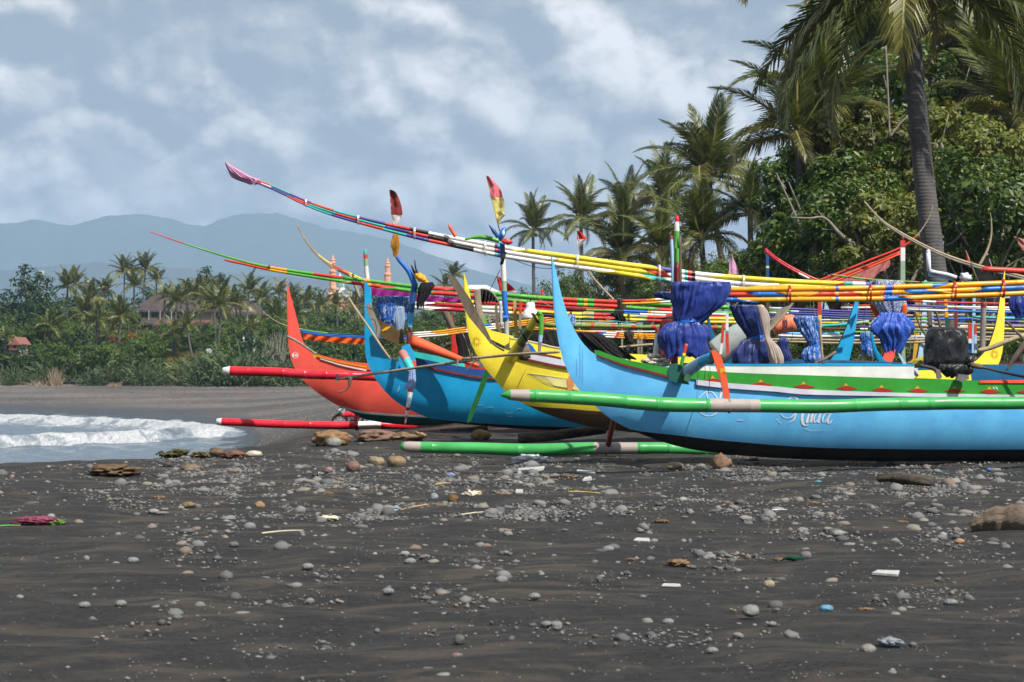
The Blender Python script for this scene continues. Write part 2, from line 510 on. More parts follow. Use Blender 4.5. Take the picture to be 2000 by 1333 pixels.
pxs = np.concatenate([np.linspace(-760, 0, 40), np.linspace(0, 2000, 420)[1:], np.linspace(2000, 2760, 40)[1:]])
angs = np.arctan((pxs - CX) / F)
extra = np.radians(np.concatenate([np.linspace(26, 180, 40)]))
angs = np.concatenate([-extra[::-1], angs, extra[:-1]])
dist = np.concatenate([[0.5, 2, 3.5, 5], np.linspace(6.0, 50, 460), np.linspace(50, 240, 130)[1:], np.geomspace(240, 9000, 40)[1:]])
AA, DD = np.meshgrid(angs, dist)
GX, GY = np.sin(AA) * DD, np.cos(AA) * DD
GZ = ground_z(GX, GY)
rough = rng.normal(0, 1, GZ.shape)
def vnoise(x, y, f, sd_):
    xi, yi = np.floor(x * f).astype(np.int64), np.floor(y * f).astype(np.int64)
    fx_, fy_ = x * f - xi, y * f - yi
    fx_, fy_ = fx_ * fx_ * (3 - 2 * fx_), fy_ * fy_ * (3 - 2 * fy_)
    def h(a, b): return np.modf(np.abs(np.sin(a * 127.1 + b * 311.7 + sd_) * 43758.5453))[0]
    return (h(xi, yi) * (1 - fx_) + h(xi + 1, yi) * fx_) * (1 - fy_) + (h(xi, yi + 1) * (1 - fx_) + h(xi + 1, yi + 1) * fx_) * fy_ - 0.5
GZ = GZ + (0.030 * vnoise(GX, GY, 1.7, 1) + 0.022 * vnoise(GX, GY, 3.4, 2) + 0.010 * vnoise(GX, GY, 6.5, 3)) * np.clip((60 - DD) / 30, 0, 1) + rng.normal(0, 0.05, GZ.shape) * np.clip((DD - 150) / 40, 0, 0.6) * (DD < 260)
nr, nc = AA.shape
idx = np.arange(nr * nc).reshape(nr, nc)
a_, b_ = idx[:-1, :], idx[1:, :]
quads = np.stack([a_, np.roll(a_, -1, 1), np.roll(b_, -1, 1), b_], -1).reshape(-1, 4)
gm = np_mesh("beach", np.stack([GX, GY, GZ], -1).reshape(-1, 3), quads, SAND, smooth=True)
tag(link("beach", gm), kind="structure")

# ---------------------------------------------------------------- sea with surf
def sea_material():
    m = bpy.data.materials.new("sea_water"); n, l, p = nodes_of(m)
    at = n.new("ShaderNodeAttribute"); at.attribute_name = "foam"
    g = n.new("ShaderNodeNewGeometry")
    def mp(sc):
        q = n.new("ShaderNodeMapping"); q.inputs["Scale"].default_value = sc
        l.new(g.outputs["Position"], q.inputs["Vector"]); return q.outputs["Vector"]
    t = tnoise(n, l, mp((1.0, 0.55, 1)), 1.5, 8, 0.72, 0.8)
    ad = n.new("ShaderNodeMath"); ad.operation = 'ADD'
    l.new(at.outputs["Fac"], ad.inputs[0]); l.new(t, ad.inputs[1])
    f = ramp(n, l, ad.outputs[0], [(0.78, 0.0), (0.98, 0.55), (1.3, 1.0)])
    lace = tnoise(n, l, mp((1.3, 0.5, 1)), 3.2, 8, 0.78, 1.2)
    fw = mixrgb(n, l, ramp(n, l, lace, [(0.36, 0.0), (0.58, 1.0)]), (0.22, 0.25, 0.28), (0.46, 0.47, 0.48))
    col = mixrgb(n, l, f, (0.085, 0.12, 0.155), fw)
    l.new(col, p.inputs["Base Color"])
    l.new(ramp(n, l, f, [(0.0, 0.12), (1.0, 0.8)]), p.inputs["Roughness"])
    bump(n, l, tnoise(n, l, mp((1.6, 0.8, 1)), 2.0, 8, 0.72), 0.7, 0.16, p)
    return m
sxs = np.linspace(-120, -2, 360); sys_ = np.linspace(76, 172, 300)
SX, SY = np.meshgrid(sxs, sys_)
spx = 1000 + SX / SY * F
def crest(yc, width, amp, sharp=3.0):
    s = (SY - yc) / width
    return amp * np.exp(-np.where(s > 0, s * 0.55, s * sharp * -1.0 * -1.0) ** 2)
wob = 1.3 * np.sin(SX * 0.23) + 0.8 * np.sin(SX * 0.61 + 1) + 0.5 * np.sin(SX * 1.4)
# leading breaker runs slantwise towards the beach, a second line of broken water lies behind it
y1 = np.interp(spx, [-600, 0, 150, 300, 430, 520], [96, 101, 102.5, 106, 111, 112]) + 0.4 * wob
y2 = np.interp(spx, [-600, 0, 200, 350, 450], [136, 133, 127, 120, 115]) + 0.5 * wob
live = smooth01((520 - spx) / 120)
h1 = crest(y1, 1.8, 0.50) * live
h2 = crest(y2, 3.0, 0.32) * live
zz = SEA + h1 + h2 + 0.05 * np.sin(SX * 0.9 + SY * 0.7) * np.sin(SY * 1.9) + 0.03 * np.sin(SX * 2.7 - SY)
foam = np.zeros_like(SX)
inner = (SY > y1 - 1.2)
foam += inner * (0.46 * np.exp(-np.maximum(SY - y1, 0) / 9.0) + 0.08)
foam += 0.42 * np.exp(-((SY - y2) / 5.5) ** 2)
foam += 0.16 * (SY > y2)
foam += 0.16 * np.exp(-((SY - y1 + 5) / 1.6) ** 2)
foam *= live
fn = np.array([mnoise.fractal(Vector((x * 0.5, y * 0.28, 0.3)), 0.8, 2.0, 5) for x, y in zip(SX.ravel(), SY.ravel())]).reshape(SX.shape)
foam = np.clip(foam + 0.26 * fn * live * (SY > y1 - 8), 0, 1)
zz += foam * (np.abs(fn) * 0.30 + rng.normal(0, .008, fn.shape)) * live
ns, ms = SX.shape
idx = np.arange(ns * ms).reshape(ns, ms)
q = np.stack([idx[:-1, :-1], idx[:-1, 1:], idx[1:, 1:], idx[1:, :-1]], -1).reshape(-1, 4)
Vs = np.stack([SX, SY, zz], -1).reshape(-1, 3)
n0 = len(Vs)
far = np.array([[-5000, -600, SEA - 0.02], [-120, -600, SEA - 0.02], [-120, 76, SEA], [-120, 172, SEA], [-120, 520, SEA], [-5000, 520, SEA - 0.02], [-2, 40, SEA], [-2, 76, SEA], [-120, 40, SEA]])
Vs = np.vstack([Vs, far])
q = np.vstack([q, [[n0, n0 + 1, n0 + 4, n0 + 5], [n0 + 8, n0 + 6, n0 + 7, n0 + 2]]])
sm = np_mesh("sea", Vs, q, sea_material(), smooth=True)
at = sm.attributes.new("foam", 'FLOAT', 'POINT')
at.data.foreach_set("value", np.concatenate([foam.ravel(), np.zeros(len(far))]).astype(np.float32))
tag(link("sea", sm), kind="structure")

# ---------------------------------------------------------------- mountains
def ridge(name, sil, Y, depth, seed, mat):
    pxv = np.arange(sil[0][0], sil[-1][0] + 1, 9.0)
    top = np.interp(pxv, [s[0] for s in sil], [s[1] for s in sil])
    top = top + np.array([3.0 * mnoise.fractal(Vector((p * 0.02, seed, 0)), 0.8, 2, 5) + 2.2 * mnoise.noise(Vector((p * 0.11, seed, 2))) for p in pxv])
    rows = 16
    V = []
    for r in range(rows + 1):
        f = r / rows
        for p, t in zip(pxv, top):
            Yr = Y - depth * (1 - f) ** 1.0
            zt = H - (t - CY) * Y / F
            s = mnoise.fractal(Vector((p * 0.012, f * 3.0, seed)), 0.9, 2.0, 5)
            z = zt * (f ** 1.3) + 36 * s * f * (1 - f) * 3.0
            V.append(((p - CX) * Y / F, Yr + 60 * s * (1 - f), max(z, -2) if r else -4.0))
    for p in pxv: V.append(((p - CX) * Y / F, Y + depth * 0.8, -4.0))
    nc_ = len(pxv); rr = rows + 2
    idx = np.arange(rr * nc_).reshape(rr, nc_)
    q = np.stack([idx[:-1, :-1], idx[:-1, 1:], idx[1:, 1:], idx[1:, :-1]], -1).reshape(-1, 4)
    o = link(name, np_mesh(name, np.array(V), q, mat, smooth=True))
    return tag(o, kind="structure")
MTN = plain("mountain_forest", (0.040, 0.062, 0.045), 0.9, 0.02, 0.4, 0.0)
ridge("mountain", [(-2600, 470), (-1500, 440), (-700, 415), (-300, 440), (0, 437), (70, 430), (140, 441), (200, 424), (270, 418), (330, 426), (370, 440), (405, 441), (440, 424), (490, 418), (545, 417), (580, 428), (640, 446), (700, 456), (760, 468), (850, 500), (950, 535), (1050, 560), (1200, 590), (1500, 610), (2200, 600), (3000, 590)], 7800, 1400, 1.0, MTN)
ridge("mountain", [(-2600, 560), (-900, 520), (-300, 540), (0, 528), (200, 512), (420, 530), (600, 545), (900, 575), (1300, 600), (2200, 630), (3000, 630)], 5200, 900, 5.0, MTN)
# ---------------------------------------------------------------- paints
C = dict(
    sky=paint("paint_sky_blue", rgb(106, 194, 255), 0.42, 0.06, (0.45, 0.62, 0.75)), mid=paint("paint_blue", rgb(28, 158, 212), 0.38, 0.15, (0.5, 0.6, 0.65)),
    deep=paint("paint_deep_blue", rgb(28, 78, 140), 0.45, 0.2), pale=paint("paint_pale_blue", rgb(160, 195, 222), 0.5, 0.25),
    yel=paint("paint_yellow", rgb(255, 226, 66), 0.40, 0.15), red=paint("paint_coral_red", rgb(240, 92, 76), 0.38, 0.06, (0.6, 0.3, 0.25)),
    grn=paint("paint_green", rgb(50, 146, 48), 0.42, 0.05), mar=paint("paint_maroon", rgb(120, 44, 38), 0.5, 0.2),
    lil=paint("paint_lilac_white", rgb(205, 205, 218), 0.5, 0.1), wht=paint("paint_white", rgb(222, 220, 216), 0.5, 0.35),
    blk=paint("paint_black", rgb(24, 24, 26), 0.6, 0.1, (0.05, 0.05, 0.05)), brn=paint("paint_brown", rgb(86, 62, 40), 0.6, 0.3),
    dgr=paint("paint_dark_green", rgb(24, 84, 76), 0.5, 0.2), org=paint("paint_orange", rgb(232, 92, 50), 0.45, 0.2),
    trq=paint("paint_turquoise", rgb(60, 196, 190), 0.45, 0.2), fgr=paint("float_green", rgb(62, 158, 82), 0.36, 0.42, (0.07, 0.13, 0.05)),
    fwh=paint("float_bare", rgb(160, 150, 142), 0.6, 0.8, (0.16, 0.11, 0.06)), frd=paint("float_red", rgb(206, 34, 50), 0.28, 0.03),
    por=paint("pole_orange", rgb(232, 160, 34), 0.28, 0.06), pye=paint("pole_yellow", rgb(236, 212, 62), 0.30, 0.06),
    pwh=paint("pole_white", rgb(226, 222, 218), 0.34, 0.15), prd=paint("pole_red", rgb(206, 62, 46), 0.32, 0.10),
    pgn=paint("pole_green", rgb(84, 164, 58), 0.32, 0.12), ptl=paint("pole_teal", rgb(48, 168, 160), 0.34, 0.05),
    ppu=paint("pole_purple", rgb(74, 60, 140), 0.36, 0.05), pbl=paint("pole_blue", rgb(34, 106, 198), 0.32, 0.05),
    pbk=paint("pole_black", rgb(28, 26, 28), 0.4, 0.05), pcr=paint("pole_crimson", rgb(186, 28, 44), 0.30, 0.05),
    pol=paint("pole_olive", rgb(120, 140, 66), 0.5, 0.6, (0.35, 0.30, 0.22)), pgy=paint("pole_sage", rgb(140, 168, 138), 0.45, 0.2),
    amb=paint("diamond_amber", rgb(220, 160, 30), 0.5, 0.05), dia=paint("diamond_red", rgb(168, 44, 32), 0.5, 0.05),
    let=paint("lettering_white", rgb(232, 236, 240), 0.5, 0.12, (0.2, 0.42, 0.7)),
    wood=plain("weathered_wood", (0.15, 0.115, 0.085), 0.8, 6, 0.45, 0.5, stretch=(3, 3, 0.7)),
    grey=plain("grey_wood", (0.26, 0.235, 0.20), 0.8, 6, 0.4, 0.5, stretch=(3, 3, 0.7)),
    bam=plain("bare_bamboo", (0.36, 0.28, 0.17), 0.55, 5, 0.35, 0.2), rope=plain("grey_rope", (0.30, 0.27, 0.23), 0.9, 40, 0.5, 0.6),
    drk=plain("dark_cord", (0.025, 0.024, 0.026), 0.7, 30, 0.4, 0.4), pvc=plain("grey_pvc", (0.42, 0.43, 0.44), 0.4, 8, 0.2, 0.05),
    ink=plain("dark_inside", (0.05, 0.05, 0.055), 0.8, 6, 0.4, 0.3), sty=plain("foam_block", (0.62, 0.56, 0.46), 0.9, 22, 0.35, 0.9),
)
def clothmat(key, c, rough=0.38, spec=0.5, scale=26.0, trans=0.0, c2=None, thr=0.62, stretch=(1, 1, 1), bs=0.55):
    if key in _M: return _M[key]
    m = bpy.data.materials.new(key); n, l, p = nodes_of(m)
    v = mapping(n, l, stretch)
    a = tnoise(n, l, v, scale * 0.3, 4, 0.6)
    col = mixrgb(n, l, a, tuple(x * 0.75 for x in c), tuple(min(0.9, x * 1.25) for x in c))
    if c2:
        col = mixrgb(n, l, ramp(n, l, tnoise(n, l, v, scale, 5, 0.7, 0.5), [(thr - 0.05, 0.0), (thr + 0.03, 1.0)]), col, c2)
    l.new(col, p.inputs["Base Color"])
    p.inputs["Roughness"].default_value = rough
    p.inputs["Specular IOR Level"].default_value = spec
    p.inputs["Sheen Weight"].default_value = 0.05
    bump(n, l, tnoise(n, l, mapping(n, l, (1, 1, 0.25)), scale, 5, 0.6, 0.6), bs, 0.05, p)
    if trans:
        tr = n.new("ShaderNodeBsdfTranslucent"); l.new(col, tr.inputs["Color"])
        mx = n.new("ShaderNodeMixShader"); mx.inputs[0].default_value = trans
        l.new(p.outputs[0], mx.inputs[1]); l.new(tr.outputs[0], mx.inputs[2]); l.new(mx.outputs[0], n["Material Output"].inputs["Surface"])
    _M[key] = m
    return m
K = dict(
    tarp=clothmat("blue_tarpaulin", rgb(36, 56, 134), 0.34, 0.5, 15, bs=0.6), navy=clothmat("navy_tarpaulin", rgb(34, 48, 106), 0.34, 0.5, 15, bs=0.6),
    streak=clothmat("streaked_tarpaulin", rgb(30, 92, 176), 0.36, 0.5, 34, 0, (0.55, 0.62, 0.70), 0.58, (1.6, 1.6, 0.3)),
    check=clothmat("checked_cloth", rgb(60, 84, 140), 0.8, 0.1, 70, 0, (0.60, 0.64, 0.70), 0.52),
    bag=clothmat("black_plastic", (0.012, 0.012, 0.013), 0.22, 0.6, 12, bs=0.8), blk=clothmat("black_cloth", (0.018, 0.018, 0.019), 0.85, 0.1, 18),
    clear=clothmat("milky_plastic", rgb(205, 188, 178), 0.3, 0.5, 18, 0.35), pink=clothmat("pink_cloth", rgb(220, 165, 200), 0.9, 0.1, 30, 0.2),
    rflag=clothmat("faded_red_cloth", rgb(140, 60, 58), 0.9, 0.1, 30, 0.15), pkf=clothmat("rose_cloth", rgb(214, 116, 124), 0.9, 0.1, 30, 0.15),
    cream=clothmat("cream_cloth", rgb(222, 208, 128), 0.9, 0.1, 30, 0.3), white=clothmat("white_cloth", rgb(215, 212, 212), 0.9, 0.1, 30, 0.3),
    red=clothmat("red_cloth", rgb(196, 50, 44), 0.9, 0.1, 30, 0.15), mag=clothmat("magenta_cloth", rgb(150, 40, 130), 0.7, 0.2, 20, 0.2),
    orange=clothmat("orange_cloth", rgb(232, 96, 40), 0.8, 0.1, 30, 0.25), grey=clothmat("grey_rag", rgb(150, 136, 120), 0.95, 0.05, 26),
    pale=clothmat("pale_blue_rag", rgb(150, 176, 220), 0.9, 0.05, 26, 0.2), char=clothmat("charcoal_rag", rgb(66, 58, 54), 0.95, 0.05, 26),
    rust=clothmat("rust_sail", rgb(196, 126, 118), 0.85, 0.1, 26, 0.2), net=clothmat("dark_netting", rgb(40, 38, 38), 0.95, 0.05, 60),
)

# ---------------------------------------------------------------- outrigger canoes
def spline_line(pts, n=8): return crom(np.array(pts, float), n)
class Boat:
    def __init__(s, name, label, px0, Y0, yaw, group=None):
        s.yaw = math.radians(yaw); s.c, s.sn = math.cos(s.yaw), math.sin(s.yaw)
        s.X0, s.Y0 = (px0 - CX) * Y0 / F, Y0
        s.name, s.label, s.group = name, label, group
    def sz(s, px, py):
        k = (px - CX) / F
        t = (k * s.Y0 - s.X0) / (s.c - k * s.sn)
        Y = s.Y0 + t * s.sn
        return t, H - (py - CY) * Y / F
    def line(s, pts, n=8):
        P = spline_line(pts, n)
        Q = np.array([s.sz(a, b) for a, b in P])
        x = np.maximum.accumulate(Q[:, 0] + np.arange(len(Q)) * 1e-7)
        return x, Q[:, 1]
    def at(s, t, side, z):
        """point at t along the keel, side metres towards the camera, height z"""
        return Vector((s.X0 + t * s.c + side * s.sn, s.Y0 + t * s.sn - side * s.c, z))
    def depth(s, px):
        t, _ = s.sz(px, 700); return s.Y0 + t * s.sn
    def build(s, low, up, beam, bands, inner):
        """low/up: outlines of stem, keel and sheer; beam: (px, half width); bands: (line or None, material) keel upwards"""
        s.low, s.up = s.line(low), s.line(up)
        t0, t1 = s.low[0][0], s.low[0][-1]
        L = t1 - t0
        u = np.linspace(0, 1, 90)
        u = 0.5 - 0.5 * np.cos(np.pi * u)
        S = t0 + L * (0.65 * u + 0.35 * (0.5 - 0.5 * np.cos(np.pi * u)))
        s.bt = np.array([s.sz(b[0], 700)[0] for b in beam]); s.bw = np.array([b[1] for b in beam])
        s.lines = [None if b[0] is None else s.line(b[0], 6) for b in bands]
        zl, zu = np.interp(S, *s.low), np.interp(S, *s.up)
        zu = np.maximum(zu, zl + 0.004)
        B = np.interp(S, s.bt, s.bw)
        root = thing(s.name, s.label, "boat", (s.at((t0 + t1) / 2, 0, 0).x, s.at((t0 + t1) / 2, 0, 0).y, gz(s.at((t0 + t1) / 2, 0, 0).x, s.at((t0 + t1) / 2, 0, 0).y)), s.group)
        s.root = root
        V, Fc, fm = [], [], []
        rows_per = []
        for i in range(len(S)):
            zb = [zl[i]]
            for ln in s.lines:
                zb.append(zu[i] if ln is None else float(np.clip(np.interp(S[i], ln[0], ln[1], left=-9, right=-9), zb[-1], zu[i])))
            zs, mi = [zl[i]], []
            for b in range(len(bands)):
                nsub = 6 if b == len(bands) - 1 or len(bands) == 1 else 4
                for k in range(1, nsub + 1):
                    zs.append(zb[b] + (zb[b + 1] - zb[b]) * k / nsub); mi.append(b)
            prof = [(s.hw(S[i], z), z) for z in zs]
            rows_per = mi
            op = float(smooth01(np.array((B[i] - 0.10) / 0.12)))
            w = prof[-1][0]
            rim = w - min(0.035, w * 0.4)
            fl = zu[i] - 0.28 * op
            flw = rim * (1 - 0.25 * op)
            loop = [(-w_, z) for w_, z in prof] + [(-rim, zu[i] + 0.004), (-flw, fl), (flw, fl), (rim, zu[i] + 0.004)] + [(w_, z) for w_, z in prof[::-1]]
            for w_, z in loop: V.append(s.at(S[i], w_, z))
        m = len(rows_per) + 1
        n = 2 * m + 4
        mats_loop = rows_per + [len(bands)] * 5 + rows_per[::-1]
        for i in range(len(S) - 1):
            for k in range(n - 1):
                a = i * n + k
                Fc.append((a, a + n, a + n + 1, a + 1)); fm.append(mats_loop[k])
        hull = mk("hull", V, Fc, [b[1] for b in bands] + [inner], root, fm)
        bm = bmesh.new(); bm.from_mesh(hull.data)
        bmesh.ops.remove_doubles(bm, verts=bm.verts, dist=0.0008)
        bmesh.ops.dissolve_degenerate(bm, edges=bm.edges, dist=0.0004)
        bmesh.ops.recalc_face_normals(bm, faces=bm.faces)
        bm.to_mesh(hull.data); bm.free()
        for e in hull.data.polygons: e.use_smooth = True
        hull.data.set_sharp_from_angle(angle=math.radians(38))
        return root
    def hw(s, t, z):
        zl, zu = np.interp(t, *s.low), max(np.interp(t, *s.up), np.interp(t, *s.low) + 0.004)
        v = min(max((z - zl) / (zu - zl), 0.0), 1.0)
        b = np.interp(t, s.bt, s.bw)
        return float(b * (0.10 + 0.90 * (1 - (1 - v) ** 2.6) ** 0.62))
    def strake(s, name, top, bot, mat, proud=0.018, inset=0.0, sides=(1, -1), n=40, thick=0.03, parent=None):
        """plank along the topside between two drawn lines"""
        T, Bo = s.line(top), s.line(bot)
        a, b = max(T[0][0], Bo[0][0]), min(T[0][-1], Bo[0][-1])
        out = []
        for sd in sides:
            V, Fc = [], []
            for i in range(n + 1):
                t = a + (b - a) * i / n
                zt, zb = np.interp(t, *T), np.interp(t, *Bo)
                for z, d in ((zb, proud), (zt, proud), (zt, proud - thick), (zb, proud - thick)):
                    V.append(s.at(t, sd * (s.hw(t, min(z, np.interp(t, *s.up))) + d - inset), z))
            for i in range(n):
                for k in range(4):
                    q = i * 4 + k; r = i * 4 + (k + 1) % 4
                    Fc.append((q, r, r + 4, q + 4) if sd > 0 else (q, q + 4, r + 4, r))
            Fc += [(3, 2, 1, 0), tuple(n * 4 + k for k in range(4))]
            out.append(mk(name, V, Fc, mat, parent or s.root, None, False))
        return out
    def decal(s, name, poly, mat, parent, proud=0.022, z_as=None):
        """thin painted shape laid on the near side; poly in photo pixels"""
        V = []
        for px, py in poly:
            t, z = s.sz(px, py)
            V.append(s.at(t, s.hw(t, min(z, np.interp(t, *s.up))) + proud, z))
        n = len(V)
        off = Vector((s.sn, -s.c, 0)) * 0.002
        V = [v + off for v in V] + [v - off for v in V]
        Fc = [tuple(range(n)), tuple(range(2 * n - 1, n - 1, -1))] + [(i, i + n, (i + 1) % n + n, (i + 1) % n) for i in range(n)]
        return mk(name, V, Fc, mat, parent, None, False)
    def stroke(s, name, pts, wd, mat, parent, proud=0.004, n=5):
        """brush stroke on the hull side, tapering to both ends; one ribbon following the planking"""
        P = crom(np.array(pts, float), n)
        V, Fc = [], []
        m = len(P)
        for i in range(m):
            d = P[min(i + 1, m - 1)] - P[max(i - 1, 0)]
            d = d / (np.hypot(*d) + 1e-9)
            f = i / (m - 1)
            w = wd * (0.35 + 0.65 * math.sin(math.pi * min(max(f, 0.03), 0.97)))
            w *= 0.45 + 0.75 * abs(d[1])
            for sg in (-1, 1):
                px, py = P[i][0] - d[1] * w * sg, P[i][1] + d[0] * w * sg
                t, z = s.sz(px, py)
                V.append(s.at(t, s.hw(t, z) + proud, z))
        for i in range(m - 1): Fc.append((2 * i, 2 * i + 1, 2 * i + 3, 2 * i + 2))
        return mk(name, V, Fc, mat, parent, None, False)

def lash(name, parent, px, py, Y, w, h, mat, n=3, r=0.006, tilt=0.0):
    """rope turns round a pole or bundle: w photo px across the pole direction, h photo px high"""
    V, Fc = [], []
    for k in range(n):
        c0 = W(px + (k - (n - 1) / 2) * 2.2, py, Y)
        ry = h / 2 * Y / F
        pts = [c0 + Vector((tilt * math.sin(a) * ry, -math.cos(a) * (ry * 0.55 + 0.02), math.sin(a) * ry)) for a in np.linspace(0, 2 * math.pi, 15)]
        v, f, _ = ring_tube(pts, [r] * len(pts), 5, False)
        o = len(V); V += v; Fc += [tuple(i + o for i in q) for q in f]
    return mk(name, V, Fc, mat, parent)

LIVERY = "beached outrigger boats"
# --- boat 1: sky blue, nearest
A = Boat("outrigger_boat", "sky blue outrigger boat nearest the camera, green gunwale with red diamonds and white script name", 1078, 24.2, 9, LIVERY)
A_low = [(1076, 497), (1078, 540), (1081, 600), (1086, 640), (1092, 675), (1101, 706), (1112, 733), (1126, 755), (1140, 771), (1170, 800), (1195, 820), (1233, 840), (1290, 862), (1350, 878), (1430, 888), (1520, 895), (1700, 901), (1880, 901), (2100, 900), (2300, 892), (2420, 862), (2480, 800), (2515, 700), (2530, 600), (2536, 510)]
A_up = [(1076, 497), (1083, 520), (1088, 542), (1099, 587), (1108, 614), (1116, 634), (1129, 659), (1142, 676), (1159, 692), (1185, 701), (1210, 707), (1270, 718), (1309, 724), (1415, 731), (1580, 737), (1760, 743), (2000, 750), (2200, 748), (2350, 736), (2430, 710), (2480, 660), (2510, 600), (2528, 545), (2536, 510)]
A.build(A_low, A_up, [(1070, 0.012), (1100, 0.022), (1140, 0.04), (1180, 0.09), (1240, 0.20), (1330, 0.33), (1500, 0.42), (1800, 0.46), (2150, 0.40), (2350, 0.24), (2450, 0.08), (2500, 0.03), (2540, 0.012)],
        [([(1225, 838), (1245, 842), (1320, 850), (1400, 859), (1550, 871), (1700, 875), (2000, 876), (2300, 868), (2420, 840)], C["blk"]), (None, C["sky"])], C["ink"])
g_top = [(1162, 683), (1210, 701), (1270, 713), (1309, 719), (1415, 727), (1580, 733), (1760, 739), (1865, 742), (2000, 747), (2200, 744), (2330, 734)]
g_bot = [(1164, 694), (1210, 711), (1255, 723), (1300, 735), (1350, 741), (1400, 747), (1497, 754), (1550, 759), (1700, 765), (1850, 768), (2000, 770), (2200, 768), (2330, 757)]
stk = A.strake("gunwale_plank", g_top, g_bot, C["grn"], 0.020)
A.strake("trim_strip", [(1165, 693.5), (1210, 710.5), (1255, 722.5), (1300, 734.5), (1322, 738)], [(1166, 696.5), (1210, 714.5), (1255, 727), (1300, 739), (1322, 742)], C["mar"], 0.028, n=14)
l_top = [(1345, 741), (1400, 747), (1497, 754), (1550, 759), (1700, 765), (1850, 768), (2000, 770), (2200, 768)]
A.strake("trim_strip", l_top, [(p, q + (10 if p < 1600 else 7)) for p, q in l_top], C["lil"], 0.030)
A.strake("coaming", [(1343, 712), (1415, 714), (1580, 714), (1762, 714)], [(1343, 722), (1415, 729), (1580, 735), (1762, 741)], C["wht"], 0.0, 0.05, n=24)
A.strake("coaming_cap", [(1343, 709.5), (1415, 711), (1580, 711), (1762, 711)], [(1343, 712), (1415, 714), (1580, 714), (1762, 714)], C["mid"], 0.006, 0.05, n=24, thick=0.05)
A.strake("rub_rail", [(1883, 742.5), (1940, 741.5), (2060, 741)], [(1883, 747), (1940, 747), (2060, 747)], C["org"], 0.035, n=10, sides=(1,), thick=0.06)
for k, cx_ in enumerate((1377, 1467, 1548, 1629, 1697, 1765, 1836, 1904, 1976)):
    cy_ = np.interp(cx_, [1377, 1467, 1548, 1629, 1697, 1765, 1836, 1904, 1976], [743, 750, 754, 757, 760.5, 762, 762, 763.5, 764.5])
    d = A.decal("diamond_motif", [(cx_ - 20, cy_), (cx_ - 2, cy_ - 5.5), (cx_ + 21, cy_ + 0.5), (cx_ + 2, cy_ + 4.6)], C["dia"], A.root, 0.024)
    A.decal("diamond_tip", [(cx_ - 6, cy_ - 3.6), (cx_ - 1.6, cy_ - 10), (cx_ + 3.4, cy_ - 3.8), (cx_ - 1.3, cy_ - 4.6)], C["amb"], d, 0.027)
# lettering: two script words half hidden behind the float
name1 = bpy.data.objects.new("lettering", None); COL.objects.link(name1); name1.parent = A.root
tag(name1, "white brushed script name on the blue hull side")
for pts, wd in (
    ([(1352, 777), (1357, 770), (1366, 764), (1376, 765), (1384, 774), (1389, 784), (1391, 796)], 1.1), ([(1367, 762), (1366, 770), (1368, 778)], 0.8),
    ([(1391, 789), (1391, 777), (1394, 766), (1399, 762)], 1.4), ([(1391, 793), (1398, 783), (1403, 772), (1403, 764)], 0.8),
    ([(1390, 760), (1392, 766), (1396, 763)], 0.7), ([(1352, 802), (1362, 809), (1374, 811), (1384, 806), (1391, 797)], 1.3), ([(1359, 779), (1364, 778), (1370, 779)], 1.0),
    ([(1428, 818), (1431, 819)], 0.9),
    ([(1518, 780), (1524, 775), (1531, 774.5), (1537, 778), (1541, 784)], 1.6), ([(1511, 781), (1516, 780.5), (1521, 780.6)], 0.9),
    ([(1506, 806), (1513, 813), (1522, 814.5), (1530, 810), (1535, 803), (1537, 796)], 1.4), ([(1536, 800), (1534, 812), (1529, 820), (1520, 825)], 1.2),
    ([(1498, 816), (1503, 819.5)], 0.6), ([(1502, 821), (1508, 824.5)], 0.7),
    ([(1553, 800), (1549, 805), (1547, 813), (1548, 821), (1551, 827), (1556, 829), (1560, 827)], 2.2),
    ([(1561, 804), (1558, 815), (1557, 823), (1560, 824)], 2.0), ([(1560, 824), (1566, 814), (1570, 798)], 0.9), ([(1571, 794), (1566, 811), (1565, 821), (1568, 823)], 2.0),
    ([(1579, 805), (1573, 808), (1570, 816), (1572, 823), (1577, 818), (1582, 806)], 1.1), ([(1586, 792), (1580, 812), (1579, 822), (1583, 823)], 2.0),
    ([(1598, 806), (1592, 806), (1587, 813), (1587, 821), (1591, 822), (1597, 813)], 1.2), ([(1602, 804), (1597, 815), (1597, 823), (1601, 824), (1605, 818)], 1.9),
    ([(1551, 833), (1565, 838), (1580, 838), (1597, 838)], 0.7)):
    A.stroke("brush_stroke", pts, wd, C["let"], name1)
A.stroke("faded_mark", [(1424, 818.5), (1430, 819.5), (1437, 818.5)], 1.0, C["let"], name1)
mk_ = bpy.data.objects.new("painted_mark", None); COL.objects.link(mk_); mk_.parent = A.root
for pts in ([(1909, 759), (1911, 755), (1913, 759)], [(1914, 754), (1917, 756), (1915, 759)], [(1918, 757), (1919, 760)]):
    A.stroke("brush_stroke", pts, 0.6, C["let"], mk_, 0.026)
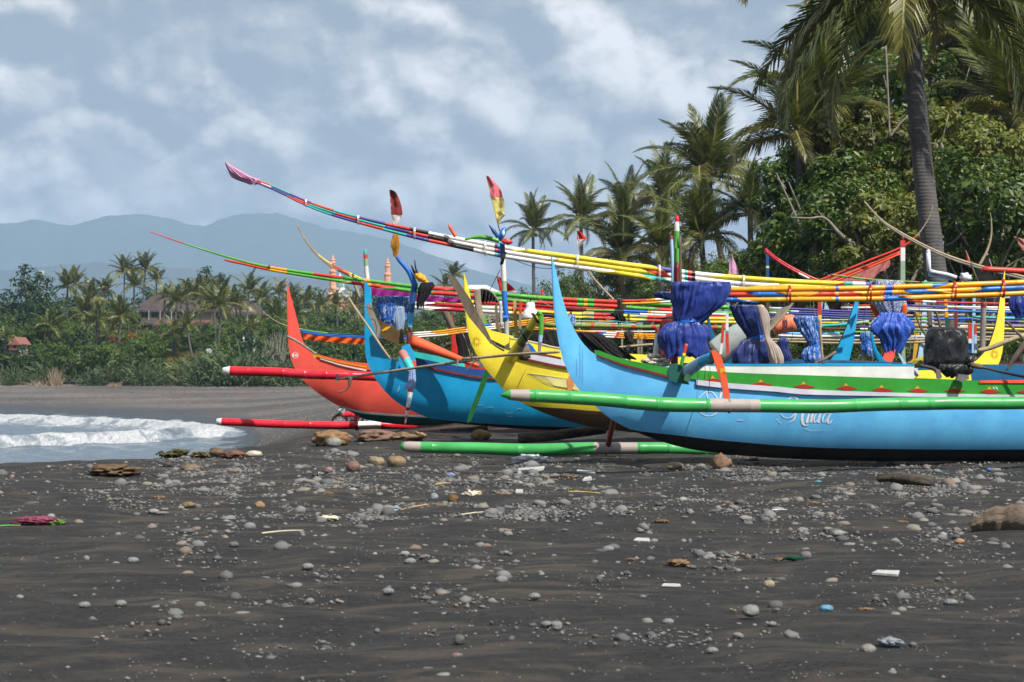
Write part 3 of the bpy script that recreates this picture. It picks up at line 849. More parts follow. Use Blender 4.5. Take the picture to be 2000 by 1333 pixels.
# front boom, its down-legs and both floats
tube_px("boom", A.root, [(1215, 756, 25.2), (1290, 742, 24.6), (1328, 738, 24.0), (1345, 724, 23.7), (1372, 706, 23.3), (1392, 697, 22.95)], [(1215, 16), (1330, 26), (1392, 19)], [C["mid"], C["grey"], C["pale"]], [(1336, 0), (1346, 1, .03), (1372, 2, .04), (1400, 0)], 12, n=5)
slab("cleat_block", A.root, [(1305, 726), (1311, 713), (1322, 710), (1332, 716), (1342, 734), (1346, 752), (1320, 748), (1306, 742)], 23.72, 0.16, C["dgr"])
slab("cleat_cheek", A.root, [(1337, 739), (1342, 728), (1347, 722), (1350, 732), (1349, 743), (1343, 746), (1337, 744)], 23.62, 0.07, paint("paint_mint", rgb(150, 222, 140), .45, .2))
tube_px("cleat_pin", A.root, [(1330, 716, 23.7), (1334, 700, 23.7), (1341, 672, 23.7)], 7, [C["prd"], C["pye"], C["grn"]], [(690, 0), (695, 1), (720, 2)], 8)
slab("outrigger_leg", A.root, [(1389, 686), (1396, 684), (1408, 694), (1417, 725), (1428, 788), (1417, 789), (1407, 740), (1396, 708)], 22.9, 0.07, C["org"])
slab("leg_band", A.root, [(1405.5, 721), (1416, 719.5), (1418.5, 730), (1413, 726), (1407.5, 731)], 22.895, 0.08, C["amb"])
lash("lashing", A.root, 1390, 699, 23.0, 10, 26, C["rope"], 6, 0.006, 0.25)
for x_, y0_, y1_ in ((1386, 716, 752), (1376, 712, 743), (1361, 716, 760), (1384, 730, 770)):
    tube_px("cord", A.root, [(x_, y0_, 23.3), (x_ + 1.5, (y0_ + y1_) / 2, 23.25), (x_ - 1, y1_, 23.3)], 1.0, C["drk"], None, 5)
fA = tube_px("float", A.root, [(978, 772.5, 22.5), (1100, 778, 22.6), (1250, 786, 22.75), (1400, 792, 22.9), (1550, 792.5, 23.05), (1750, 791, 23.25), (1900, 788, 23.4), (2100, 784, 23.6), (2350, 780, 23.9)],
             [(978, 4), (986, 14), (996, 22), (1030, 25), (1300, 28), (1420, 27), (1800, 26), (2350, 23)], [C["fgr"], C["fwh"]], [(996, 0), (1033, 1), (1385, 0), (1482, 1), (2400, 0)], 16, None, 0.55)
lash("lashing", A.root, 1424, 792, 22.92, 8, 30, C["rope"], 2, 0.006)
tube_px("float", A.root, [(783, 871, 26.6), (900, 876, 26.55), (1000, 878.5, 26.5), (1180, 876, 26.45), (1300, 876, 26.5), (1400, 880, 26.6), (1560, 886, 26.9)],
        [(783, 12), (792, 21), (1000, 24), (1200, 24), (1560, 20)], [C["fgr"], C["fwh"]], [(790, 0), (822, 1), (1160, 0), (1244, 1), (1600, 0)], 16, None, 0.55)
tube_px("outrigger_leg", A.root, [(1215, 760, 25.3), (1200, 815, 26.0), (1188, 868, 26.4)], [(760, 20), (870, 15)], C["mar"], None, 8, flat=(0.7, 1))
lash("lashing", A.root, 1184, 877, 26.45, 8, 27, C["rope"], 2, 0.006)
# mast stump with painted head, thin companion post
mastA = tube_px("mast", A.root, [(1322, 423, 24.6), (1321, 560, 24.6), (1317, 712, 24.6)], [(421, 5), (425, 8), (431, 9.5), (434, 8), (436, 10), (480, 11), (712, 14)], [C["frd"], C["pwh"], C["pgn"], C["mar"]], [(434, 0), (452, 1), (520, 2, .05), (560, 3), (800, 3)], 8, n=24)
slab("mast_paint", mastA, [(1318, 485), (1322.5, 447), (1326.5, 485)], 24.52, 0.02, C["pgn"])
tube_px("mast_splint", A.root, [(1328.5, 462, 24.5), (1330, 580, 24.5)], 5, C["wood"], None, 6)
tube_px("mast_splint", A.root, [(1311, 461, 25.0), (1314, 520, 25.0), (1316, 600, 25.0)], [(461, 6), (600, 9)], [C["mar"], C["pale"]], [(468, 0), (600, 1)], 8)
tube_px("bollard", A.root, [(1284, 640, 24.7), (1283, 660, 24.7), (1279, 712, 24.7)], [(640, 7), (646, 9), (655, 9), (712, 12)], [C["mar"], C["wht"]], [(651, 0), (800, 1)], 12)
lash("lashing", A.root, 1322, 560, 24.6, 8, 14, C["drk"], 4, 0.006)
for x_, y0_, y1_ in ((1131, 672, 742), (1125, 700, 735), (1136, 680, 750)):
    A.stroke('rain_streak', [(x_, y0_), (x_ + .5, (y0_ + y1_) / 2), (x_ + .5, y1_)], 1.0, paint('streak_grey', rgb(92, 160, 214), .5, .05), A.root, .003, 4)
for pts in ([(1351, 756), (1341, 800), (1329, 848)],):
    A.stroke('plank_seam', pts, .35, C['deep'], A.root, .002, 6)
# stern clutter on boat 1: covered engine
# --- boat 2: yellow
B = Boat("outrigger_boat", "yellow outrigger boat with a small sun emblem on its bow", 905, 29.6, 7, LIVERY)
B_low = [(905, 530), (906, 560), (909, 614), (914, 650), (924, 680), (945, 716), (970, 746), (985, 763), (1020, 787), (1065, 808), (1110, 823), (1158, 834), (1250, 846), (1400, 853), (1600, 852), (1750, 845), (1850, 828), (1910, 790), (1935, 743), (1949, 715), (1958, 685), (1962, 630), (1962, 560), (1961, 530)]
B_up = [(905, 530), (911, 548), (916, 568), (921, 592), (928, 622), (943, 652), (962, 670), (992, 685), (1040, 692), (1100, 704), (1200, 713), (1400, 722), (1700, 724), (1830, 722), (1875, 718), (1893, 711), (1910, 700), (1928, 679), (1938, 655), (1946, 625), (1953, 580), (1958, 548), (1961, 530)]
B.build(B_low, B_up, [(900, .012), (925, .022), (960, .04), (1000, .10), (1060, .22), (1150, .33), (1350, .42), (1650, .40), (1800, .26), (1870, .10), (1920, .03), (1965, .012)],
        [([(1005, 777), (1035, 793), (1110, 798), (1170, 803), (1400, 815), (1700, 812), (1850, 800)], C["brn"]), (None, C["yel"])], C["ink"])
B.strake("gunwale_plank", [(1003, 679), (1040, 687), (1100, 700), (1200, 709), (1500, 718), (1780, 719)], [(1003, 694), (1040, 704), (1100, 716), (1200, 726), (1500, 736), (1780, 734)], C["lil"], .02)
B.strake("trim_strip", [(1003, 693.5), (1040, 703.5), (1100, 715.5), (1200, 725.5)], [(1003, 697), (1040, 707.5), (1100, 720), (1200, 730)], C["mar"], .03, n=12)
B.strake("trim_strip", [(1030, 688), (1060, 692), (1090, 698)], [(1030, 690), (1060, 695), (1090, 701)], C["mar"], .026, n=8)
B.strake("coaming", [(995, 661), (1030, 667), (1060, 674), (1092, 681), (1200, 690), (1400, 700)], [(995, 680), (1030, 684), (1060, 690), (1092, 699), (1200, 708), (1400, 716)], C["yel"], 0.0, 0.06, n=16)
B.strake("coaming_cap", [(995, 659), (1030, 665), (1060, 672), (1092, 679), (1200, 688)], [(995, 661), (1030, 667), (1060, 674), (1092, 681), (1200, 690)], C["wht"], 0.01, 0.06, n=16, thick=.05)
CREAM = paint("paint_cream", rgb(240, 226, 150), .5, .2)
B.decal("painted_panel", [(1030, 729), (1060, 733), (1118, 740), (1140, 766), (1125, 764), (1078, 753)], CREAM, B.root, .004)
B.stroke("panel_line", [(1026, 729), (1050, 741), (1074, 752), (1105, 758), (1138, 766)], .9, C["pgy"], B.root, .008)
B.stroke("panel_line", [(1026, 729), (1060, 734), (1110, 741)], .9, C["pgy"], B.root, .008)
RUSTY = paint("rust_stain", rgb(226, 150, 90), .6, .4)
B.decal("rust_patch", [(1102, 741), (1107, 731), (1113, 732), (1115, 752), (1109, 767), (1103, 764)], RUSTY, B.root, .010)
def sun_emblem(boat, cx_, cy_, r, proud):
    e = bpy.data.objects.new("sun_emblem", None); COL.objects.link(e); e.parent = boat.root
    OC = paint("emblem_ochre", rgb(206, 150, 36), .5, .1)
    ring = [(cx_ + r * .5 * math.cos(a), cy_ + r * .5 * math.sin(a)) for a in np.linspace(0, 2 * math.pi, 13)]
    boat.stroke("ring", ring, .7, OC, e, proud, 2)
    for a in np.linspace(0, 2 * math.pi, 13)[:-1]:
        boat.stroke("ray", [(cx_ + r * k * math.cos(a), cy_ + r * k * math.sin(a)) for k in (.62, .8, 1.0)], .7, OC, e, proud, 2)
B.stroke('plank_seam', [(1024, 722), (1014, 745), (1003, 772)], .5, C['brn'], B.root, .002, 5)
sun_emblem(B, 930.5, 667, 9.5, .006)
sun_emblem(B, 1941, 692, 9.0, .006)
# boom, green leg, mast of boat 2
boomB = tube_px("boom", B.root, [(988, 716, 30.4), (999, 698, 29.6), (1011, 680, 29.0), (1030, 650, 28.4), (1049, 618, 28.0)], [(610, 14), (650, 17), (690, 22), (716, 24)], [C["pol"], C["yel"]], [(640, 1), (668, 0), (720, 1)], 12)
tube_px("outrigger_leg", B.root, [(1049, 609, 28.0), (1055, 613, 28.0), (1057, 640, 28.0), (1055, 668, 28.0), (1053, 692, 28.0)], [(606, 10), (614, 12), (660, 8.5), (692, 5)], [C["pgn"], C["pale"], C["grey"]], [(655, 0), (668, 1), (700, 2)], 8, flat=(1, .7))
lash("lashing", B.root, 1022, 655, 28.3, 6, 24, C["drk"], 2, .008, -.6)
lash("lashing", B.root, 1046, 622, 28.0, 6, 20, C["drk"], 3, .007, -.6)
lump("knot", B.root, W(1024, 690, 28.7), (.09, .07, .10), C["wood"], 3, .5, 3, 4)
slab("cleat_block", B.root, [(1024, 674), (1032, 670), (1040, 676), (1049, 690), (1036, 692), (1028, 688)], 28.9, .12, C["pbl"])
slab("outrigger_leg", B.root, [(948, 722), (956, 720), (955, 735), (920, 822), (912, 828), (914, 815)], 31.6, .08, paint("paint_bottle_green", rgb(24, 92, 36), .45, .1))
mastB = tube_px("mast", B.root, [(981, 475, 30.2), (984, 540, 30.2), (986, 590, 30.2), (989, 626, 30.2), (990, 690, 30.2)], [(475, 10), (600, 10.5), (690, 9)], [C["deep"], C["pwh"], C["pgy"], C["pbl"], C["pvc"]], [(506, 0), (549, 1), (569, 2), (625, 3), (700, 4)], 6, n=10)
tube_px("pipe", B.root, [(977.5, 588, 30.1), (979, 640, 30.1)], 6, C["pvc"], None, 10)
lash("lashing", B.root, 987, 622, 30.2, 6, 13, C["pbl"], 4, .008)
lash("lashing", B.root, 983, 505, 30.2, 10, 24, C["drk"], 3, .008, .3)
slab("post", B.root, [(1002, 586), (1008, 585), (1012, 655), (1005, 656)], 30.4, .05, paint("paint_dull_yellow", rgb(170, 150, 84), .6, .6))
slab("post", B.root, [(1014, 590), (1019, 590), (1018, 650), (1013, 650)], 30.3, .05, C["grey"])
slab("post_head", B.root, [(1016, 588), (1020, 588), (1019.5, 610), (1015.5, 610)], 30.29, .06, C["prd"])
slab("bow_bracket", B.root, [(940, 632), (960, 646), (985, 652), (1003, 657), (1003, 664), (985, 676), (960, 664), (948, 650)], 29.9, .12, C["yel"])
slab("bow_bracket", B.root, [(966, 600), (971, 592), (975, 636), (981, 648), (976, 650), (968, 640)], 30.0, .08, C["wood"])

# --- boat 3: mid blue
Cc = Boat("outrigger_boat", "ocean blue outrigger boat with scuffed side between the red and yellow boats", 720, 33.6, 6, LIVERY)
C_low = [(720, 548), (717, 570)][1:] and [(712, 548), (711.5, 570), (711, 592), (710.5, 630), (711, 657), (713, 687), (718, 710), (727, 730), (736, 744), (754, 767), (778, 788), (811, 806), (850, 820), (910, 829), (1020, 838), (1146, 842), (1350, 840), (1500, 832), (1590, 806), (1636, 755), (1656, 712), (1664, 682), (1671, 645), (1677, 591), (1679, 550)]
C_up = [(712, 548), (719, 556), (723, 569), (725, 590), (728, 610), (732, 635), (737, 660), (745, 681), (755, 692), (765, 700), (780, 707), (845, 712), (905, 720), (941, 724), (1100, 731), (1400, 735), (1500, 733), (1580, 722), (1614, 711), (1632, 685), (1647, 652), (1658, 624), (1669, 590), (1679, 550)]
Cc.build(C_low, C_up, [(705, .012), (725, .03), (750, .06), (790, .16), (850, .28), (950, .38), (1200, .42), (1450, .36), (1560, .18), (1620, .05), (1680, .012)],
         [([(845, 819), (900, 824), (1020, 831), (1146, 834), (1400, 832), (1520, 824)], C["blk"]), (None, C["mid"])], C["ink"])
Cc.strake("gunwale_plank", [(803, 697), (845, 706), (905, 717), (941, 722), (1100, 730), (1400, 734)], [(803, 709), (845, 719), (905, 731), (941, 736), (1100, 744), (1400, 748)], C["deep"], .02)
Cc.strake("trim_strip", [(803, 708.5), (845, 718.5), (905, 730.5), (941, 735.5), (1100, 743.5)], [(803, 712.5), (845, 722.5), (905, 734.5), (941, 739.5), (1100, 747.5)], C["mar"], .03, n=16)
Cc.strake("coaming", [(803, 686), (845, 694), (880, 702), (905, 708)], [(803, 698), (845, 706), (880, 713), (905, 718)], C["trq"], .0, .05, n=10)
for pts in ([(925, 789), (933, 791), (942, 790)], [(982, 803), (990, 806), (998, 804)], [(1004, 800), (1010, 797), (1016, 799)], [(946, 795), (955, 794), (960, 796)], [(780, 752), (778, 760), (775, 766)], [(988, 811), (993, 813), (1000, 812)]):
    Cc.stroke("scuff_mark", pts, 1.2, paint("scuff", rgb(130, 190, 215), .7, .6, (0.2, 0.3, 0.33)), Cc.root, .004)
tube_px("outrigger_leg", Cc.root, [(786, 690, 32.6), (792, 700, 32.5), (803, 724, 32.4), (804, 745, 32.4), (800, 775, 32.4), (796, 800, 32.4), (791, 829, 32.4)], [(690, 17), (725, 16), (745, 13), (800, 7), (829, 3)],
        [paint("paint_dusty_pink", rgb(190, 120, 110), .6, .4), C["trq"], C["pale"], C["wht"], C["mar"]], [(704, 0), (722, 1), (758, 2), (766, 4), (776, 3), (786, 2), (796, 3), (802, 4), (812, 3), (840, 0)], 10)
slab("cleat_block", Cc.root, [(778, 702), (786, 676), (798, 672), (808, 690), (812, 708), (800, 716), (784, 724)], 32.8, .16, C["mid"])
slab("cleat_cheek", Cc.root, [(803, 705), (812, 705), (813, 717), (805, 719)], 32.7, .10, C["org"])
tube_px("mast", Cc.root, [(810, 556, 33.3), (804, 605, 33.3), (800, 650, 33.2), (797, 690, 33.2)], [(556, 13), (640, 10), (690, 9)], [C["deep"], C["mid"], C["mar"]], [(610, 0), (640, 1), (700, 2)], 6)
orn = tube_px("prow_ornament", Cc.root, [(771, 494, 33.3), (779, 508, 33.3), (790, 520, 33.3), (799, 532, 33.3), (806, 546, 33.3), (811, 560, 33.3)], [(490, 6), (520, 9), (560, 13)], C["pbl"], None, 10)
tube_px("horn", orn, [(803, 518, 33.25), (808, 530, 33.25), (814, 542, 33.25)], [(518, 2), (542, 7)], C["drk"], None, 8)
tube_px("horn", orn, [(810, 508, 33.2), (812, 525, 33.2), (818, 541, 33.2)], [(508, 1.5), (541, 6)], C["drk"], None, 8)
lump("carved_head", orn, W(822, 543, 33.2), (.10, .07, .06), C["amb"], 3, .35, 3, 2, rot=Matrix.Rotation(.6, 3, 'Y'))
lump("carved_snout", orn, W(833, 553, 33.2), (.08, .05, .035), C["amb"], 3, .3, 3, 3, rot=Matrix.Rotation(.5, 3, 'Y'))
slab("side_board", Cc.root, [(738, 625), (785, 645), (790, 672), (776, 672), (742, 659)], 33.4, .03, plain("brown_board", (.10, .062, .02), .6, 4, .3, .2))
slab("board_chip", Cc.root, [(745, 646), (754, 639), (765, 637), (756, 645), (746, 648)], 33.39, .01, C["amb"])
tube_px("mast", Cc.root, [(713, 487, 34.4), (716, 530, 34.4), (719, 560, 34.4), (722, 600, 34.4)], [(487, 3), (491, 6), (497, 8), (600, 11)], [C["ptl"], C["prd"], C["pgy"], C["pwh"], C["mid"]], [(497, 0), (506, 1), (520, 2), (545, 3), (620, 4)], 6, n=12)

# --- boat 4: coral red
D = Boat("outrigger_boat", "coral red outrigger boat farthest left, two bright red floats tipped white", 561, 37.4, 5, LIVERY)
D_low = [(560.5, 550), (560, 590), (561.5, 650), (566, 692), (577, 722), (595, 746), (625, 771), (655, 790), (676, 800), (698, 812), (716, 820), (775, 829), (850, 832), (1000, 835), (1300, 834), (1500, 828), (1630, 808), (1700, 765), (1740, 712), (1749, 685), (1753, 640), (1755, 570)]
D_up = [(560.5, 550), (565, 566), (570, 586), (577, 611), (584.5, 641), (592, 667), (607, 686), (628, 697), (670, 706), (712, 712), (850, 722), (1100, 732), (1500, 742), (1640, 736), (1713, 709), (1731, 676), (1742, 640), (1749, 600), (1755, 570)]
D.build(D_low, D_up, [(555, .012), (580, .025), (600, .05), (640, .14), (700, .26), (800, .36), (1000, .42), (1400, .40), (1600, .26), (1690, .08), (1730, .03), (1760, .012)],
        [([(668, 797), (700, 806), (730, 810), (823, 815), (1000, 820), (1400, 822), (1600, 812)], C["dgr"]), ([(664, 794), (700, 802), (730, 805.5), (823, 811), (1000, 816), (1400, 818), (1600, 808)], C["wht"]), (None, C["red"])], C["ink"])
D.strake("gunwale_plank", [(620, 692), (645, 699), (670, 704), (715, 710), (900, 722)], [(620, 697), (645, 706), (670, 713), (715, 722), (900, 736)], C["org"], .02, n=20)
D.strake("trim_strip", [(620, 695), (645, 702), (670, 708), (715, 716)], [(620, 697), (645, 704), (670, 710), (715, 718.5)], C["amb"], .026, n=12)
D.strake("trim_strip", [(625, 700), (645, 706), (670, 713), (715, 722)], [(625, 701.5), (645, 708), (670, 715.5), (715, 725)], C["wht"], .024, n=12)
em = bpy.data.objects.new("bow_emblem", None); COL.objects.link(em); em.parent = D.root
D.stroke("ring", [(577 + 5.6 * math.cos(a), 694.5 + 5.2 * math.sin(a)) for a in np.linspace(0, 2 * math.pi, 15)], .8, C["let"], em, .004, 2)
for pts in ([(576, 693), (574, 693), (573.5, 695), (575, 696.5)], [(577, 693), (577, 696.5)], [(578.5, 696.5), (579, 693), (581, 693.5), (579, 695), (581, 696.5)]):
    D.stroke("letter_stroke", pts, .8, C["let"], em, .004, 3)
tube_px("float", D.root, [(435, 724, 36.3), (560, 729, 36.3), (640, 732, 36.3), (720, 735, 36.4), (800, 737, 36.6), (1000, 745, 37.0)], [(434, 12), (438, 16), (450, 18.5), (1000, 17)], [C["wht"], C["frd"]], [(449, 0), (1100, 1)], 16, None, .6)
tube_px("float", D.root, [(423, 824, 38.6), (560, 829, 38.6), (640, 831, 38.6), (740, 831, 38.7), (830, 832, 38.9), (900, 833, 39.1)], [(423, 12), (428, 15), (800, 16), (900, 13)], [C["wht"], C["frd"]], [(433, 0), (698, 1), (743, 0), (1000, 1)], 16, None, .6)
lash("lashing", D.root, 697, 831, 38.6, 8, 20, C["drk"], 3, .008)
slab("outrigger_leg", D.root, [(713, 742), (724, 741), (712, 776), (697, 824), (690, 824), (700, 780)], 38.4, .06, C["frd"])
tube_px("boom", D.root, [(560, 657, 37.0), (580, 667, 37.0), (600, 680, 36.9), (617, 692, 36.8)], 5, C["grey"], None, 8)
slab("cleat_cheek", D.root, [(611, 690), (617, 688), (619, 697), (613, 701)], 36.9, .08, C["amb"])
# --- boats further back, seen through the tangle of poles on the right
def stern_boat(label, tip, edge, mat, Y, length_px, sheer_y, keel_y, extra=None, bow=None):
    """outrigger canoe whose tall stern fin shows: edge = [(y, left, right)..] of the fin"""
    b = Boat("outrigger_boat", label, tip[0] - length_px, Y, 3, LIVERY)
    x0 = tip[0] - length_px
    base_y, bl, br = edge[-1]
    low = [(x0, sheer_y - 90), (x0 + 2, sheer_y - 40), (x0 + 14, sheer_y + 20), (x0 + 60, keel_y - 25), (x0 + 150, keel_y), (tip[0] - 160, keel_y), (br - 25, (keel_y + base_y) / 2 + 15)] + [(r, y) for y, l, r in edge[::-1]] + [tip]
    up = [(x0, sheer_y - 90), (x0 + 12, sheer_y - 45), (x0 + 30, sheer_y - 15), (x0 + 60, sheer_y), (x0 + 200, sheer_y + 5), (bl - 90, sheer_y + 5), (bl - 25, base_y + 6)] + [(l, y) for y, l, r in edge[::-1]] + [tip]
    b.build(low, up, [(x0, .012), (x0 + 30, .03), (x0 + 90, .2), (x0 + 250, .38), (tip[0] - 250, .38), (bl - 30, .14), (br, .03), (tip[0] + 2, .012)], [(None, mat)], C["ink"])
    return b
stern_boat("powder blue outrigger boat whose narrow stern fin rises left of the black engine cover", (1804, 548), [(585, 1801, 1806), (625, 1799, 1808), (660, 1797, 1809), (690, 1792, 1809), (710, 1786, 1808)], C["pale"], 41, 760, 724, 806)
stern_boat("pale grey blue outrigger boat with broad stern fin right behind the black engine cover", (1823, 575), [(600, 1820, 1826), (630, 1817, 1830), (660, 1814, 1832), (690, 1808, 1833), (710, 1800, 1832)], paint("paint_grey_blue", rgb(150, 178, 205), .5, .3), 43.5, 760, 722, 800)
stern_boat("mustard outrigger boat whose stern fin shows between the checked cloth and pale fins", (1781, 585), [(610, 1780, 1786), (640, 1782, 1792), (665, 1785, 1797), (690, 1783, 1798), (705, 1778, 1797)], paint("paint_mustard", rgb(196, 150, 40), .5, .3), 46, 700, 720, 790)
stern_boat("navy outrigger boat with a dark blue stern fin behind the yellow one", (1879, 580), [(600, 1875, 1882), (630, 1873, 1883), (660, 1871, 1883), (690, 1866, 1882), (705, 1860, 1881)], C["deep"], 48, 700, 718, 785)
RB = Boat("outrigger_boat", "scarlet outrigger boat with slim bow fin in front of dark netting", 886, 44, 3, LIVERY)
RB.build([(882, 611), (881, 640), (881.5, 670), (883, 700), (890, 730), (910, 760), (960, 785), (1100, 795), (1300, 795), (1440, 780), (1480, 740), (1492, 690), (1497, 630)],
         [(882, 611), (885, 625), (890, 645), (893, 670), (897, 695), (915, 712), (960, 720), (1100, 724), (1300, 724), (1430, 716), (1470, 700), (1488, 660), (1497, 630)],
         [(880, .012), (895, .04), (930, .16), (1050, .34), (1350, .34), (1450, .14), (1490, .02), (1500, .012)], [(None, paint("paint_scarlet", rgb(212, 44, 34), .45, .1))], C["ink"])
GB = Boat("outrigger_boat", "green outrigger boat with small pointed bow fin behind the yellow bow", 946, 47, 3, LIVERY)
GB.build([(946, 610), (945, 640), (945.5, 660), (948, 690), (960, 730), (1000, 765), (1100, 785), (1300, 788), (1480, 775), (1530, 730), (1540, 680), (1545, 625)],
         [(946, 610), (949, 622), (952, 638), (956, 655), (962, 680), (975, 705), (1010, 716), (1100, 720), (1300, 720), (1460, 714), (1515, 700), (1535, 660), (1545, 625)],
         [(944, .012), (960, .05), (990, .16), (1100, .34), (1350, .34), (1480, .16), (1530, .02), (1550, .012)], [(None, paint("paint_leaf_green", rgb(90, 190, 60), .45, .1))], C["ink"])
TB = Boat("outrigger_boat", "teal outrigger boat resting behind the white coaming of the nearest boat", 1380, 30.5, 4, LIVERY)
TB.build([(1380, 600), (1382, 640), (1390, 680), (1410, 730), (1460, 790), (1560, 830), (1800, 840), (2100, 830), (2200, 760), (2230, 640)],
         [(1380, 600), (1390, 640), (1402, 665), (1425, 682), (1480, 699), (1560, 703), (1660, 705), (1800, 710), (2000, 712), (2130, 700), (2200, 670), (2230, 640)],
         [(1378, .012), (1400, .03), (1450, .16), (1560, .32), (1900, .36), (2120, .16), (2232, .012)], [(None, paint("paint_teal_blue", rgb(20, 96, 140), .5, .3))], C["ink"])
WB = Boat("outrigger_boat", "weathered blue and red outrigger boat cut off by the right picture edge", 1700, 31.8, 4, LIVERY)
WB.build([(1700, 640), (1702, 670), (1710, 700), (1740, 760), (1800, 815), (1950, 835), (2200, 838), (2500, 820), (2600, 720), (2620, 600)],
         [(1700, 640), (1708, 670), (1716, 690), (1740, 712), (1800, 716), (1950, 718), (2200, 716), (2480, 705), (2590, 660), (2620, 600)],
         [(1698, .012), (1720, .04), (1770, .2), (1900, .36), (2300, .38), (2500, .2), (2622, .012)], [(None, C["mid"])], C["ink"])
WB.strake("gunwale_plank", [(1930, 716), (1960, 715), (2060, 715)], [(1930, 728), (1960, 729), (2060, 729)], C["mid"], .02, n=6)
WB.strake("trim_strip", [(1930, 710), (1960, 709), (2060, 709)], [(1930, 716), (1960, 715), (2060, 715)], C["mar"], .03, n=6)
# ---------------------------------------------------------------- spars, sails, tarpaulins, flags
def spar(label, path, dia, rows, name="sail_spar", cat="sail spar", gap=0.94, lashes=(), node=.55, group="lashed bamboo spars", seg=8, lmat="drk"):
    """rows: one list of (px_end, paint key, skew) per bamboo pole, top pole first"""
    c = W(*path[len(path) // 2])
    root = thing(name, label, cat, c, group)
    for k, bands in enumerate(rows):
        keys = []
        for b in bands:
            if b[1] not in keys: keys.append(b[1])
        bb = [(b[0], keys.index(b[1]), b[2] if len(b) > 2 else 0.0) for b in bands]
        dd = dia if not isinstance(dia, (int, float)) else [(path[0][0], dia), (path[-1][0], dia)]
        off = [(p, k * d * gap) for p, d in dd]
        tube_px("pole", root, path, dd, [C[q] for q in keys], bb, seg, off, node)
    xs = [p[0] for p in path]
    for lx in lashes:
        P = crom(np.array(path, float), 8)
        o_ = np.argsort(P[:, 0])
        y = np.interp(lx, P[o_, 0], P[o_, 1]); Yd = np.interp(lx, P[o_, 0], P[o_, 2])
        d = np.interp(lx, [q[0] for q in dd], [q[1] for q in dd])
        lash("lashing", root, lx, y + d * gap * (len(rows) - 1) / 2, Yd, 4, d * (len(rows) + .35), C[lmat], 2, .006)
    return root
def cyc(start, seq, step, end):
    out, x, i = [], start, 0
    while x < end:
        x += step; out.append((x, seq[i % len(seq)])); i += 1
    return out
# long white and yellow spar of the yellow boat, pink pennant at its tip
P1 = [(468, 340, 30.9), (500, 352, 30.9), (540, 367, 30.9), (600, 394, 30.9), (660, 414, 30.9), (750, 437, 30.9), (840, 456, 30.9), (920, 472, 30.9), (1000, 486, 30.9), (1080, 497.5, 30.9), (1200, 514, 30.9), (1300, 527, 30.9), (1400, 540, 31), (1500, 548, 31), (1640, 554, 31), (1760, 558, 31)]
d1 = [(468, 2.2), (520, 3.2), (620, 4.6), (750, 6), (850, 7.5), (980, 9), (1300, 10.5), (1760, 9.5)]
spar("longest bamboo spar, striped teal and red at its tip, white and yellow further right", P1, d1, [
    [(527, "prd"), (567, "ptl"), (608, "ppu"), (652, "prd"), (702, "ptl"), (752, "ppu"), (800, "prd"), (837, "pbk"), (966, "pwh"), (972, "ppu"), (978, "ptl"), (1022, "pwh", .25), (1292, "pye", -.15), (1316, "ppu"), (1336, "pwh"), (1342, "ptl"), (1350, "prd"), (1357, "pbk"), (1400, "pwh", .3), (1640, "pye", .1), (1648, "prd"), (1665, "ptl"), (1690, "pwh"), (1800, "pbl")],
    [(510, "prd"), (530, "pwh"), (575, "ppu"), (605, "prd"), (655, "ptl"), (703, "prd"), (752, "ptl"), (800, "ppu"), (836, "prd"), (875, "pbk"), (966, "pwh"), (972, "pcr"), (978, "ppu"), (1080, "pwh", .3), (1270, "pye", -.15), (1304, "prd", -.1), (1336, "pwh"), (1342, "ptl"), (1350, "pcr"), (1357, "pbk"), (1500, "pwh", .4), (1700, "pye"), (1800, "pwh")],
    [(560, "ppu"), (600, "prd"), (648, "ptl"), (698, "ppu"), (748, "prd"), (794, "ptl"), (838, "ppu"), (880, "prd"), (925, "pbk"), (966, "pwh"), (972, "ptl"), (978, "ppu"), (1190, "pwh", .4), (1265, "pye", -.15), (1300, "ptl", -.15), (1336, "pwh"), (1342, "ptl"), (1350, "ppu"), (1357, "pbk"), (1800, "pwh")]],
    lashes=(598, 700, 810, 948, 1128, 1288, 1452), lmat="pwh")
# green and red spar of the blue boat
P2 = [(293, 453, 34), (350, 473, 34), (440, 501, 34), (520, 521, 34), (620, 536.5, 34), (720, 549, 34), (820, 561, 34), (900, 566.5, 34), (1000, 577.5, 34), (1100, 585, 34), (1210, 590.5, 34), (1320, 596, 34), (1430, 601, 34)]
d2 = [(293, 1.5), (360, 2.6), (440, 4.0), (600, 6), (800, 8), (1000, 8.6), (1430, 8)]
spar("long green and orange bamboo spar curving up to a thin tip far to the left", P2, d2, [
    [(360, "prd"), (523, "pgn"), (560, "por"), (612, "pgn"), (668, "prd", .2), (710, "pgn"), (722, "por"), (840, "pgn"), (882, "prd", .25), (920, "pgn"), (935, "prd"), (1100, "pgn"), (1127, "prd"), (1141, "pgn"), (1147, "por"), (1160, "pgn"), (1206, "prd"), (1500, "pgn")]],
    lashes=(526,), group="lashed bamboo spars")
P2b = [(438, 508, 34), (480, 517, 34), (520, 526, 34), (620, 542.5, 34), (720, 557, 34), (820, 570, 34), (900, 576, 34), (1000, 587, 34), (1100, 594, 34), (1210, 600, 34), (1320, 607, 34), (1430, 613, 34)]
spar("lower of the paired green and orange bamboo spars, starting in a blunt orange tip", P2b, [(438, 2.5), (448, 4.5), (600, 6), (800, 8), (1000, 8.6), (1430, 8)], [
    [(523, "prd"), (560, "por"), (684, "pgn", .2), (708, "prd"), (725, "por"), (760, "prd", .2), (845, "pgn"), (900, "prd"), (920, "pgn"), (935, "prd"), (1040, "pgn", .2), (1127, "prd"), (1141, "pgn"), (1147, "por"), (1160, "pgn"), (1206, "prd"), (1280, "pgn", .3), (1340, "prd"), (1500, "pgn")]])
